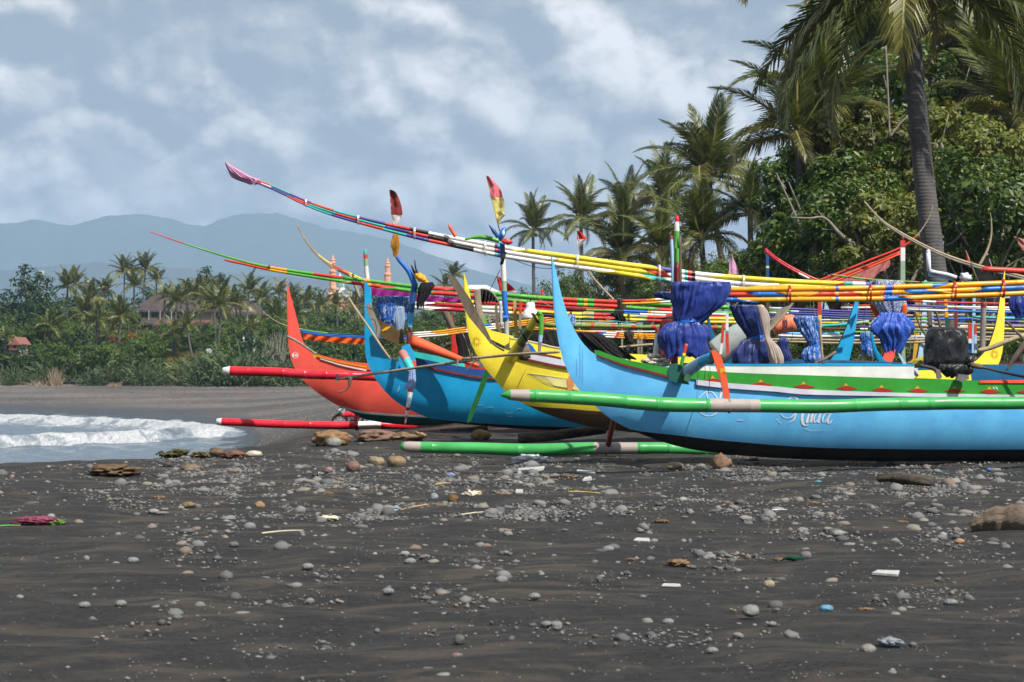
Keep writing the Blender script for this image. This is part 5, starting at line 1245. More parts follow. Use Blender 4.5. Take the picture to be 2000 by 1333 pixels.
# magenta sail behind the blue boat, orange fringe behind the red bow
def sheet(name, label, cat, top, bot, Y, mat, wav=2.0, cols=6, amp=.05):
    T_ = crom(np.array(top, float), 8); B_ = crom(np.array(bot, float), 8)
    V, Fc = [], []
    for i in range(len(T_)):
        for j in range(cols + 1):
            f = j / cols
            q = T_[i] * (1 - f) + B_[i] * f
            p = W(q[0], q[1] + wav * math.sin(i * 1.7) * f ** 3, Y); p.y += amp * math.sin(i * 1.4 + f * 3) * (.2 + f); V.append(p)
    for i in range(len(T_) - 1):
        for j in range(cols):
            q = i * (cols + 1) + j; Fc.append((q, q + 1, q + cols + 2, q + cols + 1))
    return tag(mk(name, V, Fc, mat, None, None, True, W(bot[0][0], bot[0][1], Y)), label, cat)
sheet("furled_sail", "magenta sail cloth furled under the green spars behind the ocean blue boat", "sail", [(703, 556), (725, 562), (760, 566), (800, 572), (850, 579), (905, 583)], [(712, 572), (728, 577), (760, 582), (800, 588), (850, 590), (905, 590)], 35, K["mag"], 1.0)
fr = spar("green, blue and black thin boom behind the coral red bow", [(585, 643, 41), (640, 651, 41), (720, 655, 41), (800, 658, 41)], 2.6, [[(640, "pgn"), (690, "dgr"), (900, "pbk")], [(900, "pbl")], [(900, "pbl")]], gap=1.0)
sheet("fringe", "orange ruffled cloth fringe hanging under the thin boom behind the coral red bow", "cloth", [(591, 651), (630, 657), (680, 660), (712, 662)], [(592, 662), (630, 668), (680, 671), (712, 673)], 41, K["orange"], 1.6, 5, .10)
spar("thin bare bamboo tip curving up left of the coral red bow", [(512, 608, 41), (530, 622, 41), (552, 634, 41), (590, 644, 41)], [(512, 1.3), (590, 3)], [[(600, "bam")]], node=.3)

# --- loose poles, oars, anchors
def pole(name, label, cat, path, dia, mat, node=0.0, group=None, parts=()):
    root = thing(name, label, cat, W(*path[-1]), group)
    tube_px("shaft", root, path, dia, mat, None, 8, None, node)
    for nm, kw in parts:
        if nm.startswith("#"): slab(nm[1:], root, *kw)
        else: tube_px(nm, root, *kw)
    return root
pole("anchor", "grey wooden anchor with hooked fluke slung between the red and yellow bows", "anchor", [(657, 741, 32.2), (760, 726, 32.0), (905, 706, 31.4), (925, 703, 31.3)], [(657, 5), (925, 6)], C["grey"], parts=(
    ("fluke", ([(684, 737, 32.1), (682, 752, 32.1), (675, 762, 32.1), (662, 767, 32.1)], [(737, 9), (767, 3)], C["wood"])), ("stock", ([(659, 730, 32.2), (658, 742, 32.2), (656, 750, 32.2)], 4, C["grey"]))))
pole("anchor", "brown bamboo anchor pole with wooden fluke lying across the yellow bow", "anchor", [(903, 702, 28.2), (960, 697, 27.9), (1000, 693, 27.6), (1050, 690, 27.2), (1092, 688, 27.0)], 5.5, C["bam"], .3, parts=(
    ("fluke", ([(934, 702, 28.0), (925, 708, 28.0), (918, 716, 28.0), (911, 725, 28.0)], [(702, 14), (712, 8), (725, 3)], C["wood"])), ("stock", ([(894, 703, 28.2), (893, 712, 28.2), (892, 716, 28.2)], 4, C["grey"])), ("stock", ([(922, 690, 28.0), (921, 700, 28.0)], 4, C["wood"]))))
ob = thing("paddle", "big weathered steering paddle leaning across the yellow bow fin", "paddle", W(963, 676, 29.3))
slab("blade", ob, [(874, 540), (879, 536), (892, 545), (906, 566), (921, 588), (932, 610), (944, 632), (954, 652), (964, 674), (958, 672), (946, 656), (931, 638), (916, 620), (905, 600), (894, 576), (882, 556)], 29.1, .05, C["wood"])
tube_px("handle", ob, [(958, 668, 29.15), (970, 677, 29.2), (984, 685, 29.3)], 4, C["wood"], None, 7)
pb = thing("paddle", "grey paddle standing inside the ocean blue bow fin", "paddle", W(738, 660, 33.0))
slab("blade", pb, [(715, 598), (718, 592), (723, 592), (726, 598), (736, 624), (743, 642), (743, 650), (739, 662), (735, 655), (727, 634), (718, 612)], 33.0, .03, C["grey"])
pole("bamboo_pole", "bare bamboo pole leaning down across the ocean blue bow", "pole", [(681, 583, 32.9), (700, 612, 32.8), (720, 640, 32.7), (745, 678, 32.6), (762, 702, 32.6)], 5, C["bam"], .3)
pole("bamboo_pole", "short bare bamboo stub beside the magenta sail", "pole", [(683, 537, 34.2), (694, 560, 34.2), (706, 592, 34.2)], 5, C["bam"], .3)
pole("bamboo_pole", "bare bamboo pole lying in the nearest boat's bow beside the bollard", "pole", [(1150, 686, 25.6), (1190, 681, 25.6), (1230, 677, 25.6), (1275, 673, 25.6)], 5, [C["bam"]][0], .3)
pole("cane", "thin split cane bent down in front of the palms", "pole", [(1140, 515, 36), (1156, 540, 36), (1175, 562, 36), (1198, 586, 36)], [(515, 3), (586, 5)], C["bam"], .3)
pole("bamboo_pole", "peeling bare stick standing beside the streaky light blue tarpaulin", "pole", [(1600, 622, 28.3), (1603, 660, 28.3), (1607, 712, 28.3)], 5, C["bam"], .3)
pole("oar", "brown oar lying down behind the blue stern fin", "oar", [(1590, 712, 27.6), (1610, 702, 27.6), (1632, 688, 27.7)], 6, C["wood"])
pole("oar", "brown oar at right picture edge pointing down behind the rub rail", "oar", [(1966, 724, 27), (1980, 702, 27), (2002, 672, 27), (2020, 650, 27)], [(650, 14), (700, 10), (724, 3)], C["wood"])
pole("bamboo_pole", "dark stick leaning over the yellow stern fin at far right", "pole", [(1966, 628, 28), (1985, 648, 28), (2004, 668, 28)], 5, C["wood"])
pole("oar", "bamboo oar tip laid along the yellow stern's foot", "oar", [(1910, 686, 30), (1935, 680, 30), (1965, 668, 30), (2000, 655, 30)], 9, C["bam"], .4)
pole("stick", "thin stick rising between the mustard and powder blue fins", "stick", [(1786, 608, 36), (1796, 635, 36), (1808, 656, 36)], 4, C["wood"])
pole("stick", "brown stick leaning on the pale grey blue fin", "stick", [(1822, 592, 36), (1830, 615, 36), (1837, 640, 36)], 5, C["wood"])
# orange tapered outrigger boom behind the blue boat
pole("outrigger_boom", "orange tapered boom lying over the ocean blue boat's turquoise inside", "boom", [(806, 668, 33.3), (850, 684, 33.2), (890, 699, 33.1), (935, 715, 33.0)], [(806, 27), (850, 20), (900, 12), (935, 8)], C["org"])
pole("plank", "weathered brown plank behind the scarlet bow fin", "plank", [(866, 605, 43), (878, 628, 43), (888, 652, 43)], [(605, 14), (652, 12)], C["wood"])
sb = thing("slatted_board", "slatted brown board leaning up under the orange spar", "board", W(1505, 645, 27.8))
slab("board", sb, [(1504, 638), (1520, 604), (1545, 596), (1550, 592), (1530, 622), (1506, 646)], 27.8, .04, C["grey"])
slab("batten", sb, [(1505, 646), (1530, 620), (1551, 592), (1546, 592), (1526, 618), (1503, 642)], 27.76, .03, C["bam"])
# orange jerrycan-like float with print, grey drum, lamp
jc = thing("float_drum", "orange plastic float drum with faded dark print behind the slatted board", "float", W(1525, 645, 29.6))
tube_px("barrel", jc, [(1510, 638, 29.6), (1530, 634, 29.6), (1553, 630, 29.6)], [(1510, 30), (1516, 34), (1548, 34), (1554, 28)], clothmat("orange_plastic", rgb(232, 120, 84), .5, .4, 10), None, 20)
for k, (x_, h_) in enumerate(((1532, 24), (1536, 20), (1529.5, 18))):
    slab("print_line", jc, [(x_, 632 - h_ / 2), (x_ + 1.6, 632 - h_ / 2), (x_ + 2, 632 + h_ / 2), (x_ + .4, 632 + h_ / 2)], 29.47, .01, plain("print_ink", (.12, .05, .09), .8, 90, .8, 0))
lump("cap", jc, W(1555, 630, 29.6), (.03, .07, .07), C["pvc"], 2, .05)
dr = thing("drum", "grey plastic drum half hidden between the red posts and the navy tarpaulin", "drum", W(1432, 700, 29.8))
tube_px("body", dr, [(1398, 690, 29.8), (1430, 668, 29.8), (1458, 655, 29.8)], [(1398, 50), (1458, 58)], plain("drum_grey", (.34, .37, .36), .4, 4, .25, .05), None, 24)
lp = thing("lamp", "white bell shaped lamp shade beside the yellow boat's boom", "lamp", W(1036, 620, 29.9))
V, Fc = [], []
prof = [(4, 590), (8, 592), (9, 598), (9, 602), (12, 606), (16, 613), (18, 620), (17, 622)]
for i, (r_, y_) in enumerate(prof):
    c0 = W(1036, y_, 29.9)
    for k in range(20):
        a = 2 * math.pi * k / 20; rr = r_ * 29.9 / F
        V.append(c0 + Vector((math.cos(a) * rr, math.sin(a) * rr, 0)))
for i in range(len(prof) - 1):
    for k in range(20):
        a, b = i * 20 + k, i * 20 + (k + 1) % 20; Fc.append((a, b, b + 20, a + 20))
Fc.append(tuple(range(20)))
mk("shade", V, Fc, plain("enamel_white", (.72, .72, .72), .3, 6, .1, 0), lp)
tube_px("stem", lp, [(1036, 584, 29.9), (1036, 592, 29.9)], 3, C["drk"], None, 6)
# painted posts standing in the boats behind
def post(label, path, dia, keys, bands, Y=None, sq=True, head=None):
    root = thing("painted_post", label, "post", W(*path[-1]), "painted mast posts")
    tube_px("shaft", root, path, dia, [C[k] for k in keys], bands, 4 if sq else 10, None, 0, 10, None, sq, smooth=not sq)
    if head: lump("finial", root, W(path[0][0], path[0][1] - head[0] * .7, path[0][2]), (head[0] * .55 * path[0][2] / F, head[0] * .55 * path[0][2] / F, head[0] * path[0][2] / F), C[head[1]], 2, .05)
    return root
post("square post painted red, white and green among the coral spars", [(1763, 470, 33), (1763, 560, 33), (1763, 640, 33)], [(470, 12), (640, 13)], ["prd", "deep", "pwh", "pgy"], [(482, 0), (484, 1), (510, 2), (700, 3)], head=(6, "mar"))
post("red and yellow post left of the blue stern fin", [(1601, 575, 28.8), (1601, 620, 28.8), (1602, 640, 28.8)], 9, ["prd", "pye"], [(616, 0), (660, 1)])
post("white and red post pair member with turquoise band, right of the orange leg", [(1420, 612, 26.5), (1420, 650, 26.5), (1421, 692, 26.5)], 8, ["pwh", "ptl", "prd"], [(646, 0), (651, 1), (700, 2)])
post("plain red and white slanted post beside the banded white and red one", [(1413, 632, 26.4), (1410, 668, 26.4), (1407, 692, 26.4)], 7, ["prd", "wht"], [(671, 0), (700, 1)])
post("navy post standing in the trees left of the coral spars", [(1499, 492, 36.5), (1499, 560, 36.5), (1499, 640, 36.5)], [(492, 8), (640, 9)], ["deep", "pye", "brn"], [(520, 0), (524, 1), (560, 0), (700, 2)])
post("mustard and green post right of the red boom", [(1846, 578, 37), (1849, 618, 37), (1852, 680, 37)], 9, ["amb", "dgr", "pale"], [(620, 0), (640, 1), (700, 2)])
post("maroon post between the mustard post and the navy fin", [(1867, 586, 37.5), (1867, 640, 37.5), (1866, 690, 37.5)], 8, ["mar"], [(700, 0)])
post("tall pale blue post right of the navy fin", [(1903, 560, 36), (1902, 610, 36), (1900, 690, 36)], 8, ["pale"], [(700, 0)])
post("grey concrete-like post with a wrapped red head behind the yellow stern", [(1921, 590, 35), (1920, 640, 35), (1918, 690, 35)], [(590, 11), (690, 12)], ["mar", "grey"], [(602, 0), (700, 1)], sq=False)
post("red, white and blue short post at the foot of the tall pale blue post", [(1894, 632, 34), (1894, 660, 34), (1895, 690, 34)], 8, ["prd", "pwh", "deep"], [(662, 0), (671, 1), (700, 2)])
post("red and pale blue short post next to the red, white and blue one", [(1905, 634, 34), (1905, 660, 34), (1905, 690, 34)], 7, ["prd", "pale"], [(654, 0), (700, 1)])
post("pale green post behind the checked cloth", [(1764, 655, 32), (1764, 690, 32), (1766, 716, 32)], 10, ["pgy"], [(800, 0)])
post("weathered grey post under the orange spar near the mustard fin", [(1860, 590, 40), (1858, 640, 40), (1856, 690, 40)], 12, ["wood"], [(800, 0)])
post("dark post right of the checked cloth's life vest", [(1812, 575, 39), (1816, 620, 39), (1818, 660, 39)], 10, ["wood"], [(800, 0)])
post("red topped thin post behind the sky blue bow fin", [(1059, 572, 37), (1059, 590, 37), (1059, 640, 37)], 5, ["prd", "pgn"], [(592, 0), (700, 1)], sq=False, head=(4, "frd"))
post("small red knob post by the navy rolled sail", [(1310, 568, 37), (1310, 590, 37), (1310, 640, 37)], 4, ["org"], [(700, 0)], sq=False, head=(4, "org"))
post("orange post stub behind the green outrigger leg", [(1064, 625, 36), (1064, 640, 36), (1064, 655, 36)], 5, ["org"], [(700, 0)])
post("thin green post beside the orange post stub", [(1081, 610, 36), (1081, 640, 36), (1081, 660, 36)], 3, ["pgn"], [(700, 0)])
for k, x_ in enumerate((1132, 1247, 1215, 1253)):
    post(["grey stilt left of the olive ringed pole's second band", "grey stilt under the olive ringed pole", "whitish stilt below the black knotted rag", "grey stilt next to the one under the olive ringed pole"][k], [(x_, 622, 42), (x_, 660, 42), (x_, 720, 42)], [5, 6, 5, 5][k], ["grey"], [(800, 0)])
# carved prow heads
wh = thing("carved_prow", "white carved swan-necked prow head with black beard near the palm trunk", "carving", W(1890, 556, 33))
tube_px("neck", wh, [(1813, 492, 33), (1811, 505, 33), (1805, 518, 33), (1812, 528, 33), (1830, 533, 33), (1850, 537, 33), (1868, 543, 33)], [(1803, 9), (1830, 8), (1868, 9)], C["lil"], None, 10)
lump("crest", wh, W(1813, 492, 33), (.035, .035, .04), C["lil"], 2, .15)
slab("wing", wh, [(1814, 532), (1840, 540), (1866, 545), (1862, 549), (1836, 544), (1815, 540)], 33.02, .05, C["pale"])
lump("head", wh, W(1886, 543, 33), (.09, .07, .07), C["lil"], 3, .4, 3, 6)
lump("beard", wh, W(1882, 553, 32.95), (.10, .08, .04), K["blk"], 3, .5, 4, 7)
lump("mouth", wh, W(1880, 551, 32.9), (.03, .02, .018), C["prd"], 2, .2)
for x0_, x1_ in ((1868, 1852), (1880, 1876)):
    tube_px("horn", wh, [(x0_, 540, 33), ((x0_ + x1_) / 2, 525, 33), (x1_, 508, 33)], [(508, 1), (540, 4)], C["drk"], None, 6)
bf = thing("carved_prow", "blue and red carved fish-tailed prow ornament on the white masthead", "carving", W(985, 478, 30.1))
lump("body", bf, W(981, 458, 30.1), (.045, .04, .10), C["pbl"], 3, .15, 2, 3, rot=Matrix.Rotation(.35, 3, 'Y'))
tube_px("tail", bf, [(955, 440, 30.1), (963, 450, 30.1), (973, 464, 30.1)], [(440, 2), (452, 8), (464, 7)], C["deep"], None, 8)
lump("snout", bf, W(990, 472, 30.1), (.08, .045, .04), C["prd"], 3, .2, 2, 5, rot=Matrix.Rotation(.15, 3, 'Y'))
lump("eye", bf, W(983, 456, 30.02), (.022, .02, .045), C["pwh"], 2, .05)
tube_px("roll", bf, [(908, 468, 30.3), (935, 463, 30.3), (960, 467, 30.3), (975, 472, 30.3)], [(908, 4), (940, 9), (975, 9)], C["pgn"], None, 10)
ch = thing("carved_finial", "orange wooden finial standing on the longest spar", "carving", W(890, 464, 30.8))
tube_px("spike", ch, [(876, 438, 30.8), (882, 450, 30.8), (890, 462, 30.8)], [(438, 2), (446, 7), (454, 6), (462, 9)], C["org"], None, 8)
def ordn(i):
    xs = [1437, 1462, 1545, 1592, 1633, 1690, 1776, 1798, 1868, 1928, 1135, 1180, 1275, 868, 1030]
    return "first second third fourth fifth sixth seventh eighth ninth tenth eleventh twelfth thirteenth fourteenth fifteenth".split()[sorted(xs).index(xs[i])]
# slack lines
def line(label, pts, dia, mat): 
    o = tube_px("rope", None, pts, dia, mat, None, 5, loc=W(*pts[0])); return tag(o, label, "rope", "slack ropes in the rigging")
line("slack dark line sagging under the white spar right of the blue masthead", [(1000, 506, 30.9), (1040, 521, 30.9), (1075, 525, 30.9), (1107, 521, 30.9)], 1.3, C["drk"])
line("slack dark line sagging between the cane and the nearest mast", [(1158, 538, 31), (1190, 555, 31), (1230, 557, 31), (1275, 546, 31), (1315, 536, 31)], 1.3, C["drk"])
line("short dark stay from the masthead down to the yellow boat's bracket", [(977, 527, 30.2), (968, 545, 30.2), (957, 566, 30.2)], 1.4, C["drk"])
line("white rope hanging from the green spars onto the sky blue fin", [(1046, 576, 33.8), (1060, 590, 33.8), (1078, 600, 33.8)], 1.6, C["rope"])
line("dark wire loop beside the ocean blue bow", [(735, 610, 33), (715, 600, 33), (700, 606, 33), (694, 630, 33), (697, 646, 33)], 1.0, C["drk"])
line("second dark wire loop inside the ocean blue bow", [(722, 602, 32.9), (738, 602, 32.9), (745, 618, 32.9), (744, 634, 32.9)], 1.0, C["drk"])
line("pale rope hanging left of the yellow bow fin", [(893, 643, 30.5), (905, 655, 30.5), (914, 680, 30.5), (920, 700, 30.5)], 1.8, C["rope"])
line("black wire bent across the black engine cover's left side", [(1784, 672, 26), (1790, 650, 26), (1805, 641, 26), (1815, 643, 26)], 1.0, C["drk"])
# solar-panel like roof and dark canopy on the yellow boat's rear
cn = sheet("canopy", "black sagging canopy cloth on a bent frame behind the blue and white mast", "canopy", [(935, 566), (950, 567), (962, 572), (972, 584)], [(936, 592), (950, 591), (962, 590), (972, 592)], 30.8, K["blk"], 1.5, 6, .2)
tube_px("frame", cn, [(932, 567, 30.6), (950, 566, 30.6), (964, 575, 30.6), (974, 590, 30.6)], 4, C["grey"], None, 8)

for i, (x_, y0_, y1_, Y_) in enumerate(((1437, 560, 604, 26), (1462, 660, 700, 26.8), (1545, 640, 672, 28), (1592, 560, 625, 28), (1633, 560, 600, 29), (1690, 600, 660, 30), (1776, 640, 700, 27), (1798, 560, 640, 29), (1868, 556, 600, 29), (1928, 560, 610, 29), (1135, 600, 640, 32), (1180, 598, 628, 32), (1275, 600, 640, 30), (868, 575, 640, 34), (1030, 585, 640, 30))):
    line("%s dangling cord from the left in the rigging" % ordn(i), [(x_, y0_, Y_), (x_ + 3 * (-1) ** i, (y0_ + y1_) / 2, Y_), (x_ - 2 * (-1) ** i, y1_, Y_)], 1.1, C["drk"] if i % 3 else C["rope"])
# ---------------------------------------------------------------- vegetation
LEAF = leafmat("leaf_green", (0.026, 0.060, 0.010), (0.070, 0.120, 0.018), (0.21, 0.22, 0.04), .32, .42, .4)
LEAFY = leafmat("leaf_yellowish", (0.055, 0.080, 0.012), (0.13, 0.145, 0.024), (0.28, 0.26, 0.05), .30, .45, .4)
LEAFD = leafmat("leaf_far", (0.026, 0.056, 0.010), (0.062, 0.110, 0.018), (0.14, 0.17, 0.03), .22, .6, .25)
LEAFG = leafmat("leaf_spiky", (0.050, 0.080, 0.038), (0.085, 0.125, 0.055), (0.14, 0.17, 0.075), .2, .6, .25)
FROND = leafmat("palm_green", (0.038, 0.062, 0.012), (0.088, 0.110, 0.024), (0.20, 0.19, 0.05), .30, .38, .45)
FRONDY = leafmat("palm_olive", (0.090, 0.095, 0.020), (0.17, 0.16, 0.036), (0.28, 0.24, 0.07), .30, .4, .45)
DRYF = leafmat("palm_dry", (0.16, 0.10, 0.05), (0.24, 0.16, 0.08), (0.34, 0.24, 0.12), .2, .7, .2)
RACH = plain("frond_midrib", (0.20, 0.18, 0.06), .5, 6, .3, .1)
def bark_mat(key, c, ring=14.0):
    m = bpy.data.materials.new(key); n, l, p = nodes_of(m)
    v = mapping(n, l, (1, 1, 1))
    w = n.new("ShaderNodeTexWave"); w.bands_direction = 'Z'; w.inputs["Scale"].default_value = ring / 6.28 * 2; w.inputs["Distortion"].default_value = 2.5; w.inputs["Detail"].default_value = 3
    l.new(v, w.inputs["Vector"])
    a = tnoise(n, l, v, 3, 6, .7)
    col = mixrgb(n, l, ramp(n, l, a, [(.3, 0.), (.7, 1.)]), tuple(x * .6 for x in c), tuple(x * 1.35 for x in c))
    col = mixrgb(n, l, ramp(n, l, w.outputs["Fac"], [(.0, .22), (.2, 0.)]), col, tuple(x * .4 for x in c))
    l.new(col, p.inputs["Base Color"]); p.inputs["Roughness"].default_value = .85
    bump(n, l, mixrgb(n, l, .6, w.outputs["Fac"], a), .35, .03, p)
    return m
PBARK = bark_mat("palm_bark", (0.088, 0.082, 0.080))
TBARK = plain("tree_bark", (0.24, 0.21, 0.17), .85, 5, .45, .6)

def frond_mesh(name, droop, twist, mat, n=46, L=1.0, ll=.20, seed=0, hang=.6, stub=.12, width=.013):
    """coconut frond of unit length along +X: arching midrib with two rows of drooping leaflets"""
    r = np.random.default_rng(seed)
    V, Fc, fm = [], [], []
    t = np.linspace(0, 1, 14)
    ang = .25 - droop * (t ** 1.4)
    ds = L / 13
    pts = [np.zeros(3)]
    for i in range(1, 14):
        a = ang[i]
        pts.append(pts[-1] + ds * np.array([math.cos(a), twist * .12 * t[i], math.sin(a)]))
    pts = np.array(pts)
    # midrib: tapered three-sided rod
    for i, p in enumerate(pts):
        w = .018 * (1 - t[i]) + .003
        for k in range(3):
            b = 2 * math.pi * k / 3
            V.append(p + np.array([0, math.cos(b) * w, math.sin(b) * w]))
    for i in range(13):
        for k in range(3):
            a, b = i * 3 + k, i * 3 + (k + 1) % 3
            Fc.append((a, b, b + 3, a + 3)); fm.append(1)
    for s in (-1, 1):
        for j in range(n):
            f = stub + (1 - stub) * (j + r.uniform(-.3, .3)) / n
            f = min(max(f, stub), .999)
            p = np.array([np.interp(f, t, pts[:, q]) for q in range(3)])
            tan = np.array([np.interp(min(f + .03, 1), t, pts[:, q]) - np.interp(max(f - .03, 0), t, pts[:, q]) for q in range(3)])
            tan /= np.linalg.norm(tan) + 1e-9
            side = np.cross([0, 0, 1], tan); side /= np.linalg.norm(side) + 1e-9
            upv = np.cross(tan, side)
            ln = ll * (math.sin(math.pi * min(1, .18 + .80 * f)) ** .8) * r.uniform(.8, 1.15)
            swp = .45 + .75 * f
            d1 = (s * side * math.cos(swp) + tan * math.sin(swp) + upv * r.uniform(.05, .3)); d1 /= np.linalg.norm(d1)
            d2 = d1 + np.array([0, 0, -1]) * hang * r.uniform(.6, 1.4); d2 /= np.linalg.norm(d2)
            q0, q1 = p, p + d1 * ln * .45
            q2 = q1 + d2 * ln * .6
            nrm = np.cross(d1, tan); wv = tan * width * r.uniform(.8, 1.2)
            o = len(V)
            V += [q0 - wv * .5, q0 + wv * .5, q1 - wv, q1 + wv, q2]
            Fc += [(o, o + 1, o + 3, o + 2), (o + 2, o + 3, o + 4, o + 4)]; fm += [0, 0]
    Fq = [f if len(set(f)) == 4 else f[:3] for f in Fc]
    me = bpy.data.meshes.new(name)
    me.from_pydata([tuple(v) for v in V], [], Fq)
    me.materials.append(mat); me.materials.append(RACH)
    me.polygons.foreach_set("material_index", fm)
    me.update()
    return me
FR = [frond_mesh("frond_mesh", d, tw, m, 66, 1, .24, s, h, width=.0095) for s, (d, tw, m, h) in enumerate((
    (.9, .6, FROND, .5), (1.5, -.5, FROND, .8), (2.1, .3, FRONDY, 1.0), (1.2, -.8, FROND, .6), (1.8, .7, FRONDY, .9), (.5, .2, FROND, .35)))]
FRD = [frond_mesh("frond_mesh", 2.3, .2, DRYF, 30, 1, .16, 9, 1.4)]
FRF = [frond_mesh("frond_mesh", d, tw, m, 16, 1, .26, s + 20, h, width=.034) for s, (d, tw, m, h) in enumerate(((.8, .5, FROND, .5), (1.5, -.5, FRONDY, .8), (2.1, .3, FROND, 1.0)))]
def palm(label, crown, Y, R, nf, base=None, dia=None, group="coconut palms", protos=None, seed=0, upright=.25, lean=None, dead=1, nuts=True, zbase=None, azs=None):
    """crown: photo px of the growing point; R frond length in metres"""
    r = random.Random(seed)
    top = W(crown[0], crown[1], Y)
    bx_ = base[0] if base else crown[0]
    X0 = (bx_ - CX) * Y / F
    zb = gz(X0, Y) if zbase is None else zbase
    root = thing("coconut_palm", label, "palm", (X0, Y, zb), group)
    mid = Vector((X0 * .35 + top.x * .65, Y, zb + (top.z - zb) * .55))
    pts = [(X0, Y, zb - .3), tuple(Vector((X0, Y, zb)).lerp(mid, .3)), tuple(mid), tuple(top)]
    Pp = crom(np.array(pts), 8)
    d0 = dia or .32
    rad = [d0 / 2 * (1.35 if i == 0 else 1.0) * (1 - .35 * i / (len(Pp) - 1)) for i in range(len(Pp))]
    V, Fc, _ = ring_tube([Vector(p) for p in Pp], rad, 12 if Y < 80 else 7, True, up=Vector((0, 1, 0)))
    mk("trunk", V, Fc, PBARK, root)
    rel = top - Vector((X0, Y, zb))
    pr = protos or FR
    for k in range(nf):
        az = (2 * math.pi * k * .382 + r.uniform(-.3, .3)) if azs is None else azs[k % len(azs)] + r.uniform(-.1, .1)
        age = k / max(nf - 1, 1)                    # 0 young and upright, 1 old and hanging
        el = math.radians(78 - 95 * age * (1 - upright * .3) + r.uniform(-8, 8))
        i = 5 if (age < .18 and len(pr) > 5) else (r.choice((0, 3)) if age < .6 else r.choice((1, 2, 4))) % len(pr)
        o = link("frond", pr[i % len(pr)], root, rel, (0, 0, 0), (R * r.uniform(.85, 1.1),) * 3)
        M = Matrix.Rotation(az, 4, 'Z') @ Matrix.Rotation(-el, 4, 'Y') @ Matrix.Rotation(r.uniform(-.5, .5), 4, 'X')
        o.rotation_euler = M.to_euler()
    for k in range(dead):
        az = r.uniform(0, 6.28)
        o = link("dead_frond", FRD[0], root, rel - Vector((0, 0, .1)), (0, 0, 0), (R * r.uniform(.6, .8),) * 3)
        o.rotation_euler = (Matrix.Rotation(az, 4, 'Z') @ Matrix.Rotation(math.radians(35), 4, 'Y')).to_euler()
    if nuts:
        for k in range(5):
            a = k * 1.3 + seed
            bm = bmesh.new(); bmesh.ops.create_icosphere(bm, subdivisions=2, radius=.12)
            for v in bm.verts: v.co.z *= 1.2
            me = bpy.data.meshes.new("coconut"); bm.to_mesh(me); bm.free(); me.materials.append(plain("green_coconut", (.16, .15, .04), .45, 6, .3, .05))
            link("coconut", me, root, rel + Vector((math.cos(a) * .28, math.sin(a) * .28, -.25 - .08 * (k % 2))))
    return root
# near palm with its crown above the frame
big = palm("tall near coconut palm whose grey trunk crosses the right side", (1768, -90), 44, 4.3, 16, (1862, 0), .54, seed=3, dead=1)
for az, el, rl, i in ((math.radians(183), -46, 4.5, 0), (math.radians(168), -36, 4.5, 3), (math.radians(200), -56, 4.2, 0), (math.radians(190), -50, 4.0, 5), (math.radians(150), -30, 4.4, 0), (math.radians(35), -10, 4.4, 0), (math.radians(-15), -40, 4.2, 3), (math.radians(-4), -12, 4.4, 0), (math.radians(12), -2, 4.6, 3), (math.radians(-25), -28, 4.0, 0), (math.radians(25), -25, 4.4, 3)):
    o = link("frond", FR[i], big, W(1768, -80, 44) - Vector(big.location), (0, 0, 0), (rl,) * 3)
    o.rotation_euler = (Matrix.Rotation(az, 4, 'Z') @ Matrix.Rotation(-math.radians(el), 4, 'Y')).to_euler()
palms = [
    ("coconut palm crown left of the tall grey trunk, over the bushy trees", (1610, 215), 66, 3.6, 20, (1650, 0), .35),
    ("coconut palm crown at upper right beside the tall trunk", (1905, 95), 74, 4.2, 20, (1900, 0), .35),
    ("coconut palm crown at the right picture edge with olive hanging fronds", (1985, 235), 66, 3.6, 20, (1990, 0), .35),
    ("full coconut palm standing clear against the sky right of centre", (1383, 345), 104, 4.3, 22, (1462, 0), .40),
    ("coconut palm half hidden left of the clear standing palm", (1300, 395), 122, 4.2, 20, (1310, 0), .36),
    ("coconut palm with drooping crown above the small red and white flag's right", (1225, 425), 136, 4.2, 20, (1235, 0), .36),
    ("ragged coconut palm above the small red and white flag", (1135, 430), 146, 4.0, 18, (1140, 0), .36),
    ("slim coconut palm alone against the sky left of the flag palms", (1041, 452), 168, 3.6, 18, (1046, 0), .36),
    ("low coconut palm whose crown spreads behind the green masthead", (1215, 505), 108, 4.0, 20, (1225, 0), .36),
    ("low dark coconut palm right of the green masthead", (1370, 470), 92, 3.6, 20, (1400, 0), .36),
    ("low coconut palm left of the green masthead", (1290, 490), 100, 3.4, 18, (1300, 0), .36),
    ("coconut palm crown low beside the bushy trees", (1465, 420), 88, 3.2, 18, (1475, 0), .34),
    ("coconut palm crown just right of the tall trunk top", (1850, 30), 78, 4.4, 18, (1856, 0), .33),
    ("olive coconut palm low at the right edge", (1930, 190), 70, 3.8, 18, (1935, 0), .33),
    ("coconut palm crown in front of the bushy tree left of the trunk", (1560, 270), 64, 3.2, 18, (1580, 0), .33),
    ("upper right coconut palm behind the near fronds", (1960, 60), 72, 3.8, 20, (1965, 0), .35),
    ("coconut palm behind the bushy trees, crown near the top", (1700, 120), 80, 4.0, 20, (1705, 0), .35),
]
for i, (lb, cr, Y, R, nf, bs, dm) in enumerate(palms): palm(lb, cr, Y, R * (.87 if Y > 84 and i != 3 else 1.0), nf, bs, dm, seed=10 + i, nuts=i in (3, 7))

